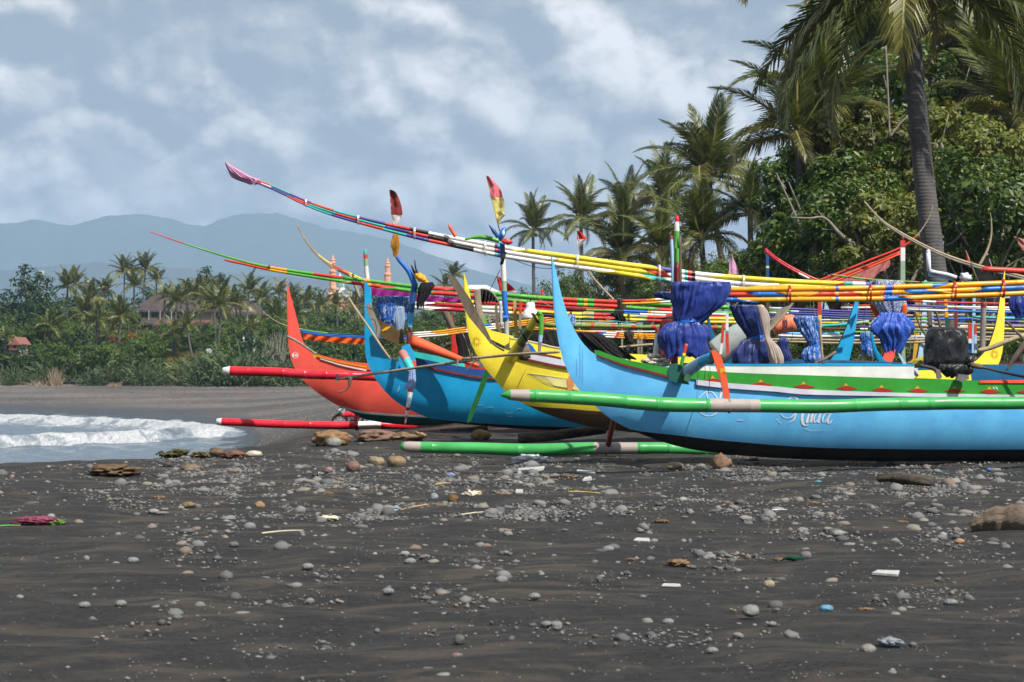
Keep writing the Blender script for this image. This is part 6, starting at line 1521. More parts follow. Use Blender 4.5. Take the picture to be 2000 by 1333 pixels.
def leaf_cloud(n_clump, per, rad, size, seed, squash=.8, shell=.55, clump_r=.28):
    """leaf-sized folded faces gathered into clumps through an uneven crown; unit-radius crown"""
    r = np.random.default_rng(seed)
    d = r.normal(0, 1, (n_clump, 3)); d /= np.linalg.norm(d, axis=1)[:, None]
    rr = (shell + (1 - shell) * r.random(n_clump)) * (1 + .28 * np.sin(d[:, 0] * 4 + seed) * np.cos(d[:, 2] * 3 + seed * 2))
    cc = d * rr[:, None] * np.array([1, 1, squash])
    cid = np.repeat(np.arange(n_clump), per)
    off = r.normal(0, 1, (len(cid), 3)); off /= np.linalg.norm(off, axis=1)[:, None]
    cs = clump_r * r.uniform(.6, 1.35, n_clump)
    P = cc[cid] + off * (cs[cid] * r.random(len(cid)) ** .45)[:, None] * np.array([1, 1, .7])
    P *= rad
    nrm = off * .9 + d[cid] * .5 + np.array([0, 0, .5]) + r.normal(0, .45, off.shape)
    nrm /= np.linalg.norm(nrm, axis=1)[:, None]
    t1 = np.cross(nrm, r.normal(0, 1, nrm.shape)); t1 /= np.linalg.norm(t1, axis=1)[:, None]
    t2 = np.cross(nrm, t1)
    s = size * (r.uniform(.55, 1.4, len(P)) * r.uniform(.65, 1.55, n_clump)[cid])[:, None]
    a, b = t1 * s * .5, t2 * s * .24
    fold = nrm * s * .10
    V = np.stack([P - a, P + b + fold, P + a, P - b + fold], 1)
    Fc = np.arange(len(P) * 4).reshape(-1, 4)
    tri = np.concatenate([Fc[:, [0, 1, 2]], Fc[:, [0, 2, 3]]])
    return V.reshape(-1, 3), tri
def limbs(rad, h, seed, n=6, thick=.16, zc=None):
    """trunk and branching limbs reaching into the crown; base at the origin, crown centre at height h"""
    r = random.Random(seed)
    V, Fc = [], []
    def add(pts, rads, seg=7):
        Cc_ = crom(np.array(pts), 5)
        rr = np.interp(np.linspace(0, 1, len(Cc_)), np.linspace(0, 1, len(rads)), rads)
        v, f, _ = ring_tube([Vector(p) for p in Cc_], list(rr), seg, True, up=Vector((0, 1, 0)))
        o = len(V); V.extend(v); Fc.extend([tuple(q + o for q in g) for g in f])
    fork = Vector((r.uniform(-.2, .2), r.uniform(-.2, .2), h * .45))
    add([(0, 0, -.2), (fork.x * .4, fork.y * .4, h * .25), tuple(fork)], [thick, thick * .85, thick * .7])
    for k in range(n):
        a = 2 * math.pi * k / n + r.uniform(-.4, .4)
        e = Vector((math.cos(a) * rad * .8, math.sin(a) * rad * .8, h + r.uniform(-.25, .55) * rad))
        m1 = fork.lerp(e, .45) + Vector((r.uniform(-.2, .2), r.uniform(-.2, .2), r.uniform(0, .3))) * rad * .4
        add([tuple(fork), tuple(m1), tuple(e)], [thick * .55, thick * .32, thick * .08], 6)
        e2 = m1 + Vector((math.cos(a + .9), math.sin(a + .9), .5)) * rad * .45
        add([tuple(m1), tuple(m1.lerp(e2, .5) + Vector((0, 0, .05))), tuple(e2)], [thick * .28, thick * .15, thick * .04], 5)
    return V, Fc
def tree(label, c, Y, rpx, mat, seed, nclump=70, per=110, leaf=.16, group="broadleaf trees behind the boats", squash=.85, h=None, clump_r=.26):
    rad = rpx * Y / F
    cen = W(c[0], c[1], Y)
    zb = gz(cen.x, Y)
    root = thing("broadleaf_tree", label, "tree", (cen.x, Y, zb), group)
    hh = cen.z - zb
    V, Fc = leaf_cloud(nclump, per, rad, leaf, seed, squash, .45, clump_r)
    link("crown", np_mesh("crown", V, Fc, mat), root, (0, 0, hh))
    V, Fc = limbs(rad, hh, seed, 6, .10 + .03 * rad)
    mk("trunk", [Vector(v) + Vector(root.location) for v in V], Fc, TBARK, root)
    return root
trees = [
    ("bushy green tree left of the tall palm trunk, bare branches showing", (1625, 420), 60, 150, LEAF, 62, 120),
    ("tall bushy tree right behind the tall palm trunk", (1760, 320), 64, 165, LEAFY, 70, 120),
    ("bushy tree at right edge below the palm crowns", (1945, 420), 58, 160, LEAF, 66, 120),
    ("yellow green tree between the tall trunk and the right edge", (1880, 360), 68, 130, LEAFY, 60, 110),
    ("low bushy tree behind the coral spars", (1550, 500), 62, 115, LEAF, 50, 110),
    ("dark low tree behind the carved white prow", (1830, 500), 66, 130, LEAF, 60, 110),
    ("upper tree filling the gap left of the tall trunk", (1700, 260), 72, 130, LEAF, 55, 110),
    ("dark bush right of the small palms, behind the pink pennant", (1480, 540), 74, 90, LEAF, 44, 100),
    ("leafy tree at the extreme right behind the red pole", (2040, 480), 60, 130, LEAF, 50, 110),
    ("small leafy sprig tree under the clear standing palm", (1545, 390), 64, 80, LEAF, 34, 100),
    ("leafy tree high left of the tall trunk, under the palm crown", (1650, 310), 66, 130, LEAFY, 60, 110),
    ("vine covered tree directly behind the tall trunk's upper half", (1790, 190), 70, 130, LEAF, 60, 110),
    ("leafy tree low behind the square post", (1740, 450), 57, 110, LEAFY, 50, 110),
    ("yellowish tree right of the trunk at mid height", (1920, 300), 63, 110, LEAFY, 50, 110),
    ("dense tree filling the top right corner behind the palms", (1870, 60), 84, 170, LEAF, 80, 120),
    ("dense tree high behind the near palm's left fronds", (1720, 110), 86, 130, LEAF, 70, 120),
    ("leafy tree at the top right picture corner", (2010, 120), 82, 160, LEAFY, 70, 120),
    ("dark tree at mid height right of the tall trunk", (1890, 210), 78, 140, LEAF, 70, 120),
    ("dark leafy tree left under the palm crown", (1590, 330), 74, 110, LEAF, 50, 110),
    ("leafy tree top seen through the near palm's left fronds", (1640, 170), 88, 120, LEAF, 70, 120),
    ("dense leafy top above the tall trunk's left side", (1740, 20), 92, 130, LEAF, 70, 120),
    ("dense leafy top right of the tall trunk", (1830, 90), 90, 140, LEAF, 80, 120),
    ("leafy mass at the top right behind all palms", (1960, 20), 94, 150, LEAF, 80, 120),
    ("upper right leafy tree behind the palm crowns", (1960, 260), 76, 150, LEAF, 60, 110),
]
for i, (lb, c, Y, r_, m, nc_, pr_) in enumerate(trees): tree(lb, c, Y, r_, m, 30 + i, nc_, pr_)
# bare grey limbs crossing in front of the bushes
bl = thing("bare_branch", "bare pale forked branch reaching left out of the bushy tree", "branch", W(1700, 520, 57))
tube_px("limb", bl, [(1545, 425, 56.5), (1580, 427, 56.5), (1610, 426, 56.5), (1635, 452, 56.6), (1650, 466, 56.7), (1690, 490, 56.8), (1705, 503, 57)], [(1545, 3), (1610, 5), (1640, 9), (1705, 14)], TBARK, None, 8)
for p_ in ([(1545, 425, 56.5), (1548, 416, 56.5), (1556, 413, 56.5)], [(1608, 426, 56.5), (1600, 415, 56.5), (1596, 409, 56.5)], [(1634, 450, 56.6), (1618, 449, 56.6), (1605, 448, 56.6)]):
    tube_px("twig", bl, p_, [(min(q[0] for q in p_), 2), (max(q[0] for q in p_), 3)], TBARK, None, 5)
bt = thing("bare_branch", "thick pale trunk of the bushy tree seen beside the square post", "branch", W(1722, 540, 58))
tube_px("limb", bt, [(1748, 430, 58), (1738, 455, 58), (1734, 480, 58), (1722, 520, 58), (1715, 560, 58)], [(430, 8), (480, 20), (560, 24)], TBARK, None, 10)
tube_px("twig", bt, [(1738, 455, 58), (1760, 445, 58), (1785, 441, 58)], 8, TBARK, None, 7)
for p_ in ([(1640, 322, 60), (1660, 334, 60), (1672, 336, 60)], [(1690, 376, 60), (1710, 380, 60), (1728, 383, 60)], [(1500, 340, 62), (1515, 346, 62), (1535, 370, 62)], [(1730, 90, 62), (1734, 180, 62), (1738, 270, 62)], [(1738, 268, 62), (1760, 240, 62), (1790, 212, 62)], [(1835, 482, 57), (1860, 474, 57), (1884, 452, 57)]):
    tube_px("twig", bt, p_, 4, TBARK, None, 5)

# undergrowth hedge behind the boats and far shore bushes share a few crowns
def crown_proto(mat, seed, nc_, pr_, leaf, squash=.8):
    V, Fc = leaf_cloud(nc_, pr_, 1.0, leaf, seed, squash, .4, .30)
    return np_mesh("crown", V, Fc, mat)
NEARP = [crown_proto(LEAF, 90, 60, 80, .075), crown_proto(LEAF, 91, 60, 80, .07), crown_proto(LEAFY, 92, 50, 80, .07)]
FARP = [crown_proto(LEAFD, 93, 60, 46, .11), crown_proto(LEAFD, 94, 60, 46, .10), crown_proto(leafmat("leaf_far_yellow", (.06, .085, .02), (.10, .125, .03), (.15, .16, .04), .25, .6, .25), 95, 50, 46, .10), crown_proto(leafmat("leaf_far_dark", (.012, .034, .012), (.026, .058, .020), (.05, .085, .03), .2, .6, .25), 96, 60, 46, .11, 1.0)]
def spiky(seed):
    r = np.random.default_rng(seed); V, Fc = [], []
    for k in range(420):
        c_ = np.array([r.normal(0, .42), r.normal(0, .42), abs(r.normal(.25, .22))])
        d = np.array([c_[0], c_[1], .25]) + r.normal(0, .35, 3) + np.array([0, 0, .35]); d /= np.linalg.norm(d)
        s = np.cross(d, r.normal(0, 1, 3)); s /= np.linalg.norm(s); L = r.uniform(.25, .5)
        o = len(V)
        V += [c_ - s * .02, c_ + s * .02, c_ + d * L * .6 + s * .018, c_ + d * L * .6 - s * .018, c_ + d * L + np.array([0, 0, -.12])]
        Fc += [(o, o + 1, o + 2), (o, o + 2, o + 3), (o + 3, o + 2, o + 4)]
    return np_mesh("foliage", np.array(V), np.array(Fc), LEAFG)
SPK = [spiky(1), spiky(2)]
STEM = {}
def stem_mesh(mat):
    if mat.name not in STEM:
        V, Fc = limbs(1.0, 1.0, 5, 5, .10)
        me = bpy.data.meshes.new("trunk"); me.from_pydata([tuple(v) for v in V], [], Fc); me.materials.append(mat); STEM[mat.name] = me
    return STEM[mat.name]
def bush(label, x, Y, top_px, rpx, proto, seed, group, name="shrub", cat="shrub", zb=None, cz=None):
    """crown ellipsoid from its visible top and half width in photo px"""
    rad = rpx * Y / F; X = (x - CX) * Y / F
    z0 = gz(X, Y) if zb is None else zb
    ztop = H - (top_px - CY) * Y / F
    root = thing(name, label, cat, (X, Y, z0), group)
    hgt = max(ztop - z0, .5)
    rz = min(rad * .9, hgt * .55)
    o = link("crown", proto, root, (0, 0, hgt - rz * .9), (0, 0, seed * 1.7), (rad, rad, rz / .8))
    s = link("trunk", stem_mesh(TBARK), root, (0, 0, -.1), (0, 0, seed), (rad * .8, rad * .8, hgt * .62))
    return root
_ones = "first second third fourth fifth sixth seventh eighth ninth tenth eleventh twelfth thirteenth fourteenth fifteenth sixteenth seventeenth eighteenth nineteenth".split()
def ordw(n):
    if n < 20: return _ones[n - 1]
    if n >= 100: return "hundredth" if n == 100 else "hundred and " + ordw(n - 100)
    t = ("twenty", "thirty", "forty", "fifty", "sixty", "seventy", "eighty", "ninety")[n // 10 - 2]
    return (t[:-1] + "ieth") if n % 10 == 0 else t + "-" + _ones[n % 10 - 1]
rr_ = random.Random(5)
UG = "undergrowth behind the boats"
k = 0
for x in range(746, 2120, 58):
    for layer in range(2):
        Y = (62 if x > 1380 else 112) + layer * 14 + rr_.uniform(-5, 5)
        xx = x + rr_.uniform(-20, 20) + layer * 29
        base_top = np.interp(xx, [600, 760, 900, 1000, 1150, 1400, 1550, 2100], [640, 636, 640, 590, 530, 510, 500, 480])
        bush("%s %s-row undergrowth shrub from the left behind the boats" % (ordw((x - 746) // 58 + 1), ("front", "back")[layer]), xx, Y, base_top + rr_.uniform(-18, 30), rr_.uniform(46, 66), NEARP[k % 3], k, UG)
        k += 1

for i, x in enumerate(range(1010, 2110, 46)):
    Y = (53 if x > 1380 else 96) + rr_.uniform(-2, 4)
    bush("%s low shrub from the left in the shade right behind the boats" % ordw(i + 1), x + rr_.uniform(-12, 12), Y, rr_.uniform(612, 640), rr_.uniform(40, 56), NEARP[i % 2], i + 200, UG)
# ---------------------------------------------------------------- far shore
FS = "palms on the far shore"
far_palms = [(-40, 590, 300, 3.6), (132, 562, 250, 4.6), (148, 556, 262, 4.4), (176, 585, 270, 4.0), (206, 570, 290, 4.2), (243, 532, 330, 5.0), (262, 560, 300, 4.2), (284, 528, 330, 5.2), (305, 548, 340, 4.6), (322, 585, 280, 4.2), (345, 590, 262, 4.2),
             (366, 578, 300, 4.6), (392, 585, 250, 4.6), (418, 592, 240, 4.8), (405, 575, 320, 4.4), (486, 572, 290, 4.8), (512, 588, 300, 4.6), (545, 575, 310, 4.8), (572, 590, 280, 4.2), (600, 592, 270, 4.4), (625, 600, 280, 4.4), (655, 598, 300, 4.2), (690, 600, 290, 4.4), (715, 596, 300, 4.4),
             (168, 615, 225, 3.6), (190, 628, 220, 3.4), (236, 620, 222, 3.6), (365, 640, 212, 3.0), (432, 600, 225, 4.0), (490, 645, 214, 3.0), (340, 655, 214, 2.8), (100, 640, 230, 3.0), (12, 660, 212, 2.6), (887, 540, 260, 3.0), (868, 560, 265, 3.0), (575, 620, 240, 4.0), (540, 625, 245, 4.0), (745, 600, 300, 4.2), (460, 598, 262, 4.2)]
far_palms.sort()
for i, (x, y, Y, R) in enumerate(far_palms):
    rr_.seed(i)
    palm("%s far coconut palm from the left along the distant tree line" % ordw(i + 1), (x, y), Y, R * .70 * rr_.uniform(.78, 1.2), rr_.randint(11, 18), (x + rr_.uniform(-26, 26), 0), .34, FS, FRF, 100 + i, dead=0, nuts=False)
FB = "bushes and trees on the far shore"
fl = []
rr_.seed(77)
# tall broadleaf trees behind
for x, top, hw_, Y in ((-30, 585, 60, 290), (20, 600, 50, 300), (68, 541, 54, 280), (95, 575, 48, 285), (120, 600, 45, 300), (30, 640, 55, 240), (-20, 650, 50, 230), (330, 560, 45, 420), (415, 540, 42, 430), (440, 560, 40, 420), (470, 580, 45, 410), (385, 575, 45, 420), (520, 585, 45, 400), (560, 590, 50, 400), (600, 585, 50, 400), (640, 595, 45, 380), (690, 590, 55, 380), (740, 595, 55, 380), (790, 600, 55, 380), (840, 600, 55, 380), (880, 570, 40, 400), (200, 600, 50, 380), (160, 610, 50, 380), (250, 590, 50, 400), (295, 580, 45, 420), (930, 600, 60, 380), (990, 600, 60, 350), (140, 580, 45, 320), (185, 590, 42, 330), (225, 600, 45, 320), (15, 615, 45, 260), (60, 610, 50, 260), (110, 625, 48, 256), (580, 605, 50, 330), (540, 600, 45, 340), (620, 600, 45, 330), (665, 606, 48, 330), (505, 612, 40, 300), (150, 600, 42, 262), (200, 592, 40, 270), (240, 604, 40, 262), (225, 575, 36, 340), (178, 570, 36, 340), (395, 592, 36, 400), (450, 585, 40, 400), (500, 590, 40, 400), (535, 610, 40, 270), (585, 612, 40, 262), (45, 585, 45, 300), (-10, 605, 50, 270)):
    fl.append((x, Y, top, hw_, 3 if top < 560 and x < 100 else rr_.choice((0, 1, 0, 3))))
for x in range(-120, 760, 24):                       # middle bank
    fl.append((x + rr_.uniform(-12, 12), rr_.uniform(228, 252), rr_.uniform(612, 650), rr_.uniform(34, 48), rr_.choice((0, 1, 1, 2, 0))))
for x in range(-100, 760, 30):                       # front bank above the sand
    fl.append((x + rr_.uniform(-14, 14), rr_.uniform(206, 214), rr_.uniform(650, 690) if not 310 < x < 420 else rr_.uniform(690, 705), rr_.uniform(30, 46), rr_.choice((0, 1, 3, 0))))
fl.sort()
for i, (x, Y, top, hw_, p_) in enumerate(fl):
    bush("%s distant green %s from the left on the far shore" % (ordw(i + 1), "tree" if Y > 260 else "bush"), x, Y, top, hw_, FARP[p_], i, FB, "broadleaf_tree" if Y > 260 else "shrub", "tree" if Y > 260 else "shrub")
sk = [(96, 700), (30, 715), (215, 705), (258, 690), (285, 705), (375, 690), (395, 700), (425, 685), (448, 705), (330, 715), (495, 690), (520, 700), (560, 700), (610, 695), (468, 668), (640, 700), (180, 720), (20, 735), (700, 700)]
sk.sort()
for i, (x, top) in enumerate(sk):
    Y = 203 + (i % 3) * 1.5
    X = (x - CX) * Y / F; zb = gz(X, Y); hgt = H - (top - CY) * Y / F - zb
    root = thing("spiky_shrub", "%s grey green spiky shrub from the left at the far beach edge" % ordw(i + 1), "shrub", (X, Y, zb), "spiky shrubs at the far beach edge")
    link("foliage", SPK[i % 2], root, (0, 0, -.1), (0, 0, i * 1.1), (hgt * .95, hgt * .95, hgt * 1.15))
    link("stem", stem_mesh(TBARK), root, (0, 0, -.1), (0, 0, i), (hgt * .35, hgt * .35, hgt * .5))
# dry brush heaps and a leafless shrub
DRY = plain("dry_brush", (0.30, 0.23, 0.16), .9, 10, .4, .3)
PALE = plain("bleached_twigs", (0.34, 0.31, 0.28), .9, 10, .3, .3)
def twig_heap(label, x, by, top, hw_, Y, mat, n, seed, up=.6, name="dry_brush", cat="brush"):
    r = random.Random(seed)
    c0 = W(x, by, Y); c0.z = gz(c0.x, Y)
    h = (by - top) * Y / F; w = hw_ * Y / F
    root = thing(name, label, cat, c0)
    V, Fc = [], []
    for k in range(n):
        b = c0 + Vector((r.gauss(0, .4) * w, r.uniform(-.4, .4) * w, 0))
        e = b + Vector((r.gauss(0, .5) * w, r.uniform(-.3, .3), h * r.uniform(.3, 1.0) * (1 if abs(b.x - c0.x) < w * .5 else up)))
        m_ = b.lerp(e, .5) + Vector((r.gauss(0, .12) * w, 0, 0))
        v, f, _ = ring_tube([b, m_, e], [.035, .025, .008], 4, False)
        o = len(V); V += v; Fc += [tuple(q + o for q in g) for g in f]
    t_ = mk("twig", V, Fc, mat, root); tag(t_, kind="stuff")
    return root
twig_heap("tall tan heap of dry brush at the far beach edge", 108, 756, 716, 17, 202, DRY, 90, 1)
twig_heap("low tan heap of dry brush left of the tall one", 70, 757, 742, 15, 202, DRY, 50, 2)
twig_heap("small tan tuft of dry brush in front of the spiky shrubs", 224, 757, 747, 13, 201, DRY, 40, 3)
twig_heap("pale leafless shrub left of the coral red bow", 545, 752, 640, 30, 205, PALE, 130, 4, .9, "leafless_shrub", "shrub")
twig_heap("second pale leafless shrub in front of the coral red bow", 515, 745, 672, 22, 206, PALE, 70, 5, .9, "leafless_shrub", "shrub")
FL = leafmat("flame_flowers", (.22, .07, .015), (.30, .10, .02), (.4, .17, .03), .2, .6, .2)
RB_ = leafmat("russet_leaves", (.10, .035, .02), (.16, .06, .03), (.2, .09, .04), .2, .6, .2)
bush("orange flowering bush left of the big house", 258, 222, 646, 16, crown_proto(FL, 201, 30, 40, .11), 1, FB)
bush("russet leaved bush left of the orange flowering one", 222, 221, 654, 15, crown_proto(RB_, 202, 30, 40, .11), 2, FB)
bush("yellow green bush behind the spiky shrubs near the red float tip", 398, 209, 688, 26, FARP[2], 9, FB)
# yellowing grass terrace
gr = leafmat("dry_grass", (.13, .12, .03), (.20, .17, .05), (.26, .22, .08), .2, .7, .1)
r = np.random.default_rng(5)
n_ = 5000
gxp = r.uniform(325, 410, n_); gY = r.uniform(204, 216, n_)
gX = (gxp - CX) * gY / F; gZ = ground_z(gX, gY) + np.interp(gY, [204, 216], [0.4, 2.3])
hh = r.uniform(.4, .9, n_); an = r.uniform(0, 6.28, n_)
b0 = np.stack([gX, gY, gZ - .5], 1); sd_ = np.stack([np.cos(an), np.sin(an), an * 0], 1) * .07
tp = b0 + np.stack([r.normal(0, .15, n_), r.normal(0, .15, n_), hh + .5], 1)
Vg = np.stack([b0 - sd_, b0 + sd_, tp], 1).reshape(-1, 3)
tag(link("grass", np_mesh("grass", Vg, np.arange(n_ * 3).reshape(-1, 3), gr)), "yellowing grass patch between far shore bushes", kind="stuff")

# ---------------------------------------------------------------- far buildings
RT = plain("brown_roof_tiles", (0.060, 0.045, 0.042), .8, 1.2, .35, .4); RTR = plain("rust_roof_tiles", (0.12, 0.06, 0.045), .8, 2, .3, .4)
WALLC = plain("cream_wall", (0.36, 0.33, 0.27), .85, 2, .15, .1); WALLB = plain("brown_timber", (0.10, 0.07, 0.05), .8, 3, .3, .2)
GLS = plain("dark_glass", (0.03, 0.035, 0.04), .15, 3, .2, 0, .6)
def wbox(name, parent, x0, x1, y0, y1, Y, depth, mat):
    a, b = W(x0, y1, Y), W(x1, y0, Y)
    V, Fc = box_verts(((a.x + b.x) / 2, Y + depth / 2, (a.z + b.z) / 2), b.x - a.x, depth, b.z - a.z)
    return mk(name, V, Fc, mat, parent, None, False)
def hip(name, parent, x0, x1, ye, yr, r0, r1, Y, depth, mat, over=.6):
    a, b = W(x0, ye, Y), W(x1, ye, Y); zr = W(0, yr, Y + depth / 2).z
    p0, p1 = W(r0, yr, Y + depth / 2), W(r1, yr, Y + depth / 2)
    V = [Vector((a.x, Y - over, a.z)), Vector((b.x, Y - over, a.z)), Vector((b.x, Y + depth + over, a.z)), Vector((a.x, Y + depth + over, a.z)), p0, p1]
    V += [v - Vector((0, 0, .25)) for v in V[:4]]
    Fc = [(0, 1, 5, 4), (1, 2, 5), (2, 3, 4, 5), (3, 0, 4), (0, 6, 7, 1), (1, 7, 8, 2), (2, 8, 9, 3), (3, 9, 6, 0), (9, 8, 7, 6)]
    return mk(name, V, Fc, mat, parent, None, False)
h1 = thing("house", "big two storey cream house with brown hipped roofs behind the palms", "house", (W(360, 700, 318).x, 318, gz(W(360, 700, 318).x, 318)))
wbox("wall", h1, 266, 412, 604, 690, 318, 9, WALLC)
rf = hip("roof", h1, 258, 420, 607, 577, 300, 372, 318, 9, RT, 1.0)
wbox("wall", h1, 402, 496, 607, 690, 323, 9, WALLC)
hip("roof", h1, 392, 520, 615, 581, 418, 480, 323, 9, RT, 1.0)
hip("porch_roof", h1, 256, 345, 632, 623, 268, 336, 315.2, 2.5, RT, .4)
hip("porch_roof", h1, 300, 440, 634, 625, 312, 428, 314.6, 3.0, RTR, .4)
for x0, x1, y0, y1 in ((276, 288, 610, 622), (296, 308, 610, 622), (318, 328, 610, 622), (340, 350, 610, 622), (372, 382, 610, 622), (276, 296, 634, 648), (318, 330, 636, 650)):
    w_ = wbox("window", h1, x0, x1, y0, y1, 317.94, .3, GLS)
    wbox("frame", w_, x0 - 1, x1 + 1, y0 - 1.2, y0, 317.86, .2, WALLB); wbox("frame", w_, (x0 + x1) / 2 - .4, (x0 + x1) / 2 + .4, y0, y1, 317.86, .06, WALLB)
for x0, x1 in ((474, 480), (484, 490)):
    wbox("window", h1, x0, x1, 616, 627, 322.94, .3, GLS)
wbox("balcony", h1, 264, 345, 620.5, 624, 316.6, 1.3, WALLB)
for x in (268, 290, 312, 334): wbox("post", h1, x, x + 1.4, 607, 632, 316.0, .12, WALLC)
h2 = thing("house", "small house with pink red gable roof at the left picture edge", "house", (W(30, 700, 216).x, 216, gz(W(30, 700, 216).x, 216)))
wbox("wall", h2, 18, 37, 672, 700, 216, 4, WALLC)
a_ = [W(14, 674, 215.6), W(40, 674, 215.6), W(28, 659, 215.6)]
V = a_ + [v + Vector((0, 5, 0)) for v in a_]
mk("roof", V, [(0, 1, 2), (5, 4, 3), (0, 3, 4, 1), (1, 4, 5, 2), (2, 5, 3, 0)], plain("pink_roof", (.26, .10, .085), .8, 3, .2, .2), h2, None, False)
wbox("window", h2, 26, 31, 676, 684, 215.94, .2, GLS)
wbox("porch", h2, 17, 38, 681, 684, 215.3, .6, plain("pink_roof", (.26, .10, .085), .8, 3, .2, .2))
h3 = thing("shed", "low grey roofed shed in front of the big house", "shed", (W(440, 700, 217).x, 217, gz(W(440, 700, 217).x, 217)))
wbox("wall", h3, 408, 466, 690, 705, 217, 4, WALLB)
V = [W(400, 690, 216.5), W(452, 690, 216.5), W(448, 681, 220), W(404, 681, 220)]; V += [v - Vector((0, 0, .15)) for v in V]
mk("roof", V, [(0, 1, 2, 3), (7, 6, 5, 4), (0, 4, 5, 1), (1, 5, 6, 2), (2, 6, 7, 3), (3, 7, 4, 0)], plain("grey_sheet", (.26, .25, .25), .6, 3, .2, .1), h3, None, False)
wbox("annex", h3, 450, 466, 682, 699, 216.8, 3, WALLC)
h4 = thing("gateway", "white pillared gateway right of the grey roofed shed", "gateway", (W(487, 700, 225).x, 225, gz(W(487, 700, 225).x, 225)))
for x in (474, 495): wbox("pillar", h4, x, x + 4, 656, 690, 225, .4, plain("white_wall", (.68, .68, .66), .8, 3, .1, .1))
wbox("lintel", h4, 472, 501, 652, 656, 224.9, .7, WALLB)
slab("sign", h4, [(480, 662), (488, 662), (488, 671), (480, 671)], 224.8, .1, plain("sign_blue", (.10, .16, .34), .6, 3, .1, 0))
# mosque with two minarets and a latticed dome
PK = plain("salmon_plaster", (0.62, 0.32, 0.20), .8, 1.5, .12, .1); MW = plain("mosque_white", (.70, .71, .70), .7, 1, .08, 0); MT = plain("mosque_teal", (.06, .26, .24), .6, 1, .2, 0)
YM = 560
mq = thing("mosque", "salmon mosque with two minarets and white green latticed dome above the trees", "mosque", (W(690, 700, YM).x, YM, gz(W(690, 700, YM).x, YM)))
def lathe(name, parent, cx_, prof, Y, mat, seg=16, sq=False):
    V, Fc = [], []
    seg = 8 if sq else seg
    for r_, y_ in prof:
        c0 = W(cx_, y_, Y)
        for k in range(seg):
            a = 2 * math.pi * (k + .5) / seg; V.append(c0 + Vector((math.cos(a), math.sin(a), 0)) * (r_ * Y / F))
    n = len(prof)
    for i in range(n - 1):
        for k in range(seg):
            a, b = i * seg + k, i * seg + (k + 1) % seg; Fc.append((a, a + seg, b + seg, b))
    Fc += [tuple(range(seg)), tuple((n - 1) * seg + k for k in range(seg - 1, -1, -1))]
    return mk(name, V, Fc, mat, parent, None, False)
MIN = [(r_ * 1.45, y_) for r_, y_ in [(.3, 497), (1.2, 501), (2.2, 504), (1.6, 505), (3.4, 507), (3.6, 509), (2.8, 511), (4.4, 513), (4.4, 515), (3.6, 516.5), (3.6, 527), (5.2, 529), (5.2, 532), (4.4, 534), (4.8, 560)]]
lathe("minaret", mq, 650, MIN + [(8.6, 562), (8.6, 566), (7.4, 568), (7.6, 572), (13, 575), (13, 640)], YM, PK, 16, True)
lathe("minaret", mq, 757, [(r_, y_ + 6) for r_, y_ in MIN] + [(8.6, 568), (7.4, 574), (8, 640)], YM + 6, PK, 16, True)
lathe("dome", mq, 664, [(.4, 533), (1.2, 537), (3, 540), (5.5, 545), (7.6, 551), (8.2, 557), (8.0, 562), (9.5, 564), (9.5, 567), (8.4, 568), (8.4, 578), (12, 580), (12, 640)], YM + 10, MW, 20)
for k in range(5):
    for j in range(2):
        x = 657.5 + k * 3.2; y = 553 + j * 6.5
        slab("lattice_panel", mq, [(x, y - 2.6), (x + 1.2, y), (x, y + 2.6), (x - 1.2, y)], YM + 8.6 + .12 * abs(k - 2), .3, MT)
wbox("hall", mq, 662, 690, 580, 640, YM + 4, 12, PK)
wbox("parapet", mq, 660, 694, 576.5, 580, YM + 3.5, 13, MW)
slab("window", mq, [(672, 590), (672, 585), (675, 582), (678, 585), (678, 590)], YM + 3.9, .3, GLS)
# telecom mast
tm = thing("telecom_mast", "tiny white telecom mast poking above the dark tree at far left", "mast", (W(82, 700, 420).x, 420, gz(W(82, 700, 420).x, 420)))
for x in (79, 85): tube_px("panel_antenna", tm, [(x, 530, 420), (x, 538, 420), (x, 546, 420)], 2.2, MW, None, 6)
tube_px("tower", tm, [(82, 528, 420), (82, 560, 420), (82, 690, 420)], [(528, .8), (690, 5)], MW, None, 4)
tube_px("crossbar", tm, [(78, 539, 420), (86, 539, 420)], 1.0, MW, None, 4)
# pale roof far behind the yellow bow
pr = thing("house", "pale roofed building low behind the yellow bow fin", "house", (W(945, 700, 190).x, 190, gz(W(945, 700, 190).x, 190)))
hip("roof", pr, 908, 978, 571, 557, 916, 950, 190, 5, plain("pale_roof", (.55, .56, .57), .6, 2, .15, .1), .3)
wbox("wall", pr, 912, 974, 572, 660, 190, 5, WALLC)
# ---------------------------------------------------------------- pebbles and beach litter
def pebble_mat(key, island):
    m = bpy.data.materials.new(key); n, l, p = nodes_of(m)
    if island: src = n.new("ShaderNodeNewGeometry").outputs["Random Per Island"]
    else: src = n.new("ShaderNodeObjectInfo").outputs["Random"]
    col = ramp(n, l, src, [(0.0, (.055, .056, .06)), (.25, (.10, .103, .106)), (.5, (.145, .146, .145)), (.75, (.19, .188, .18)), (.88, (.20, .18, .145)), (.96, (.16, .115, .09)), (1.0, (.27, .265, .25))])
    v = mapping(n, l, (1, 1, 1))
    g = tnoise(n, l, v, 30, 5, .7)
    col = mixrgb(n, l, ramp(n, l, g, [(.35, 0.), (.7, .45)]), col, (.12, .115, .11))
    l.new(col, p.inputs["Base Color"]); p.inputs["Roughness"].default_value = .75; p.inputs["Specular IOR Level"].default_value = .25
    bump(n, l, tnoise(n, l, v, 90, 4, .7), .25, .01, p)
    return m
PEBO, PEBI = pebble_mat("pebble_stone", False), pebble_mat("shingle_stone", True)
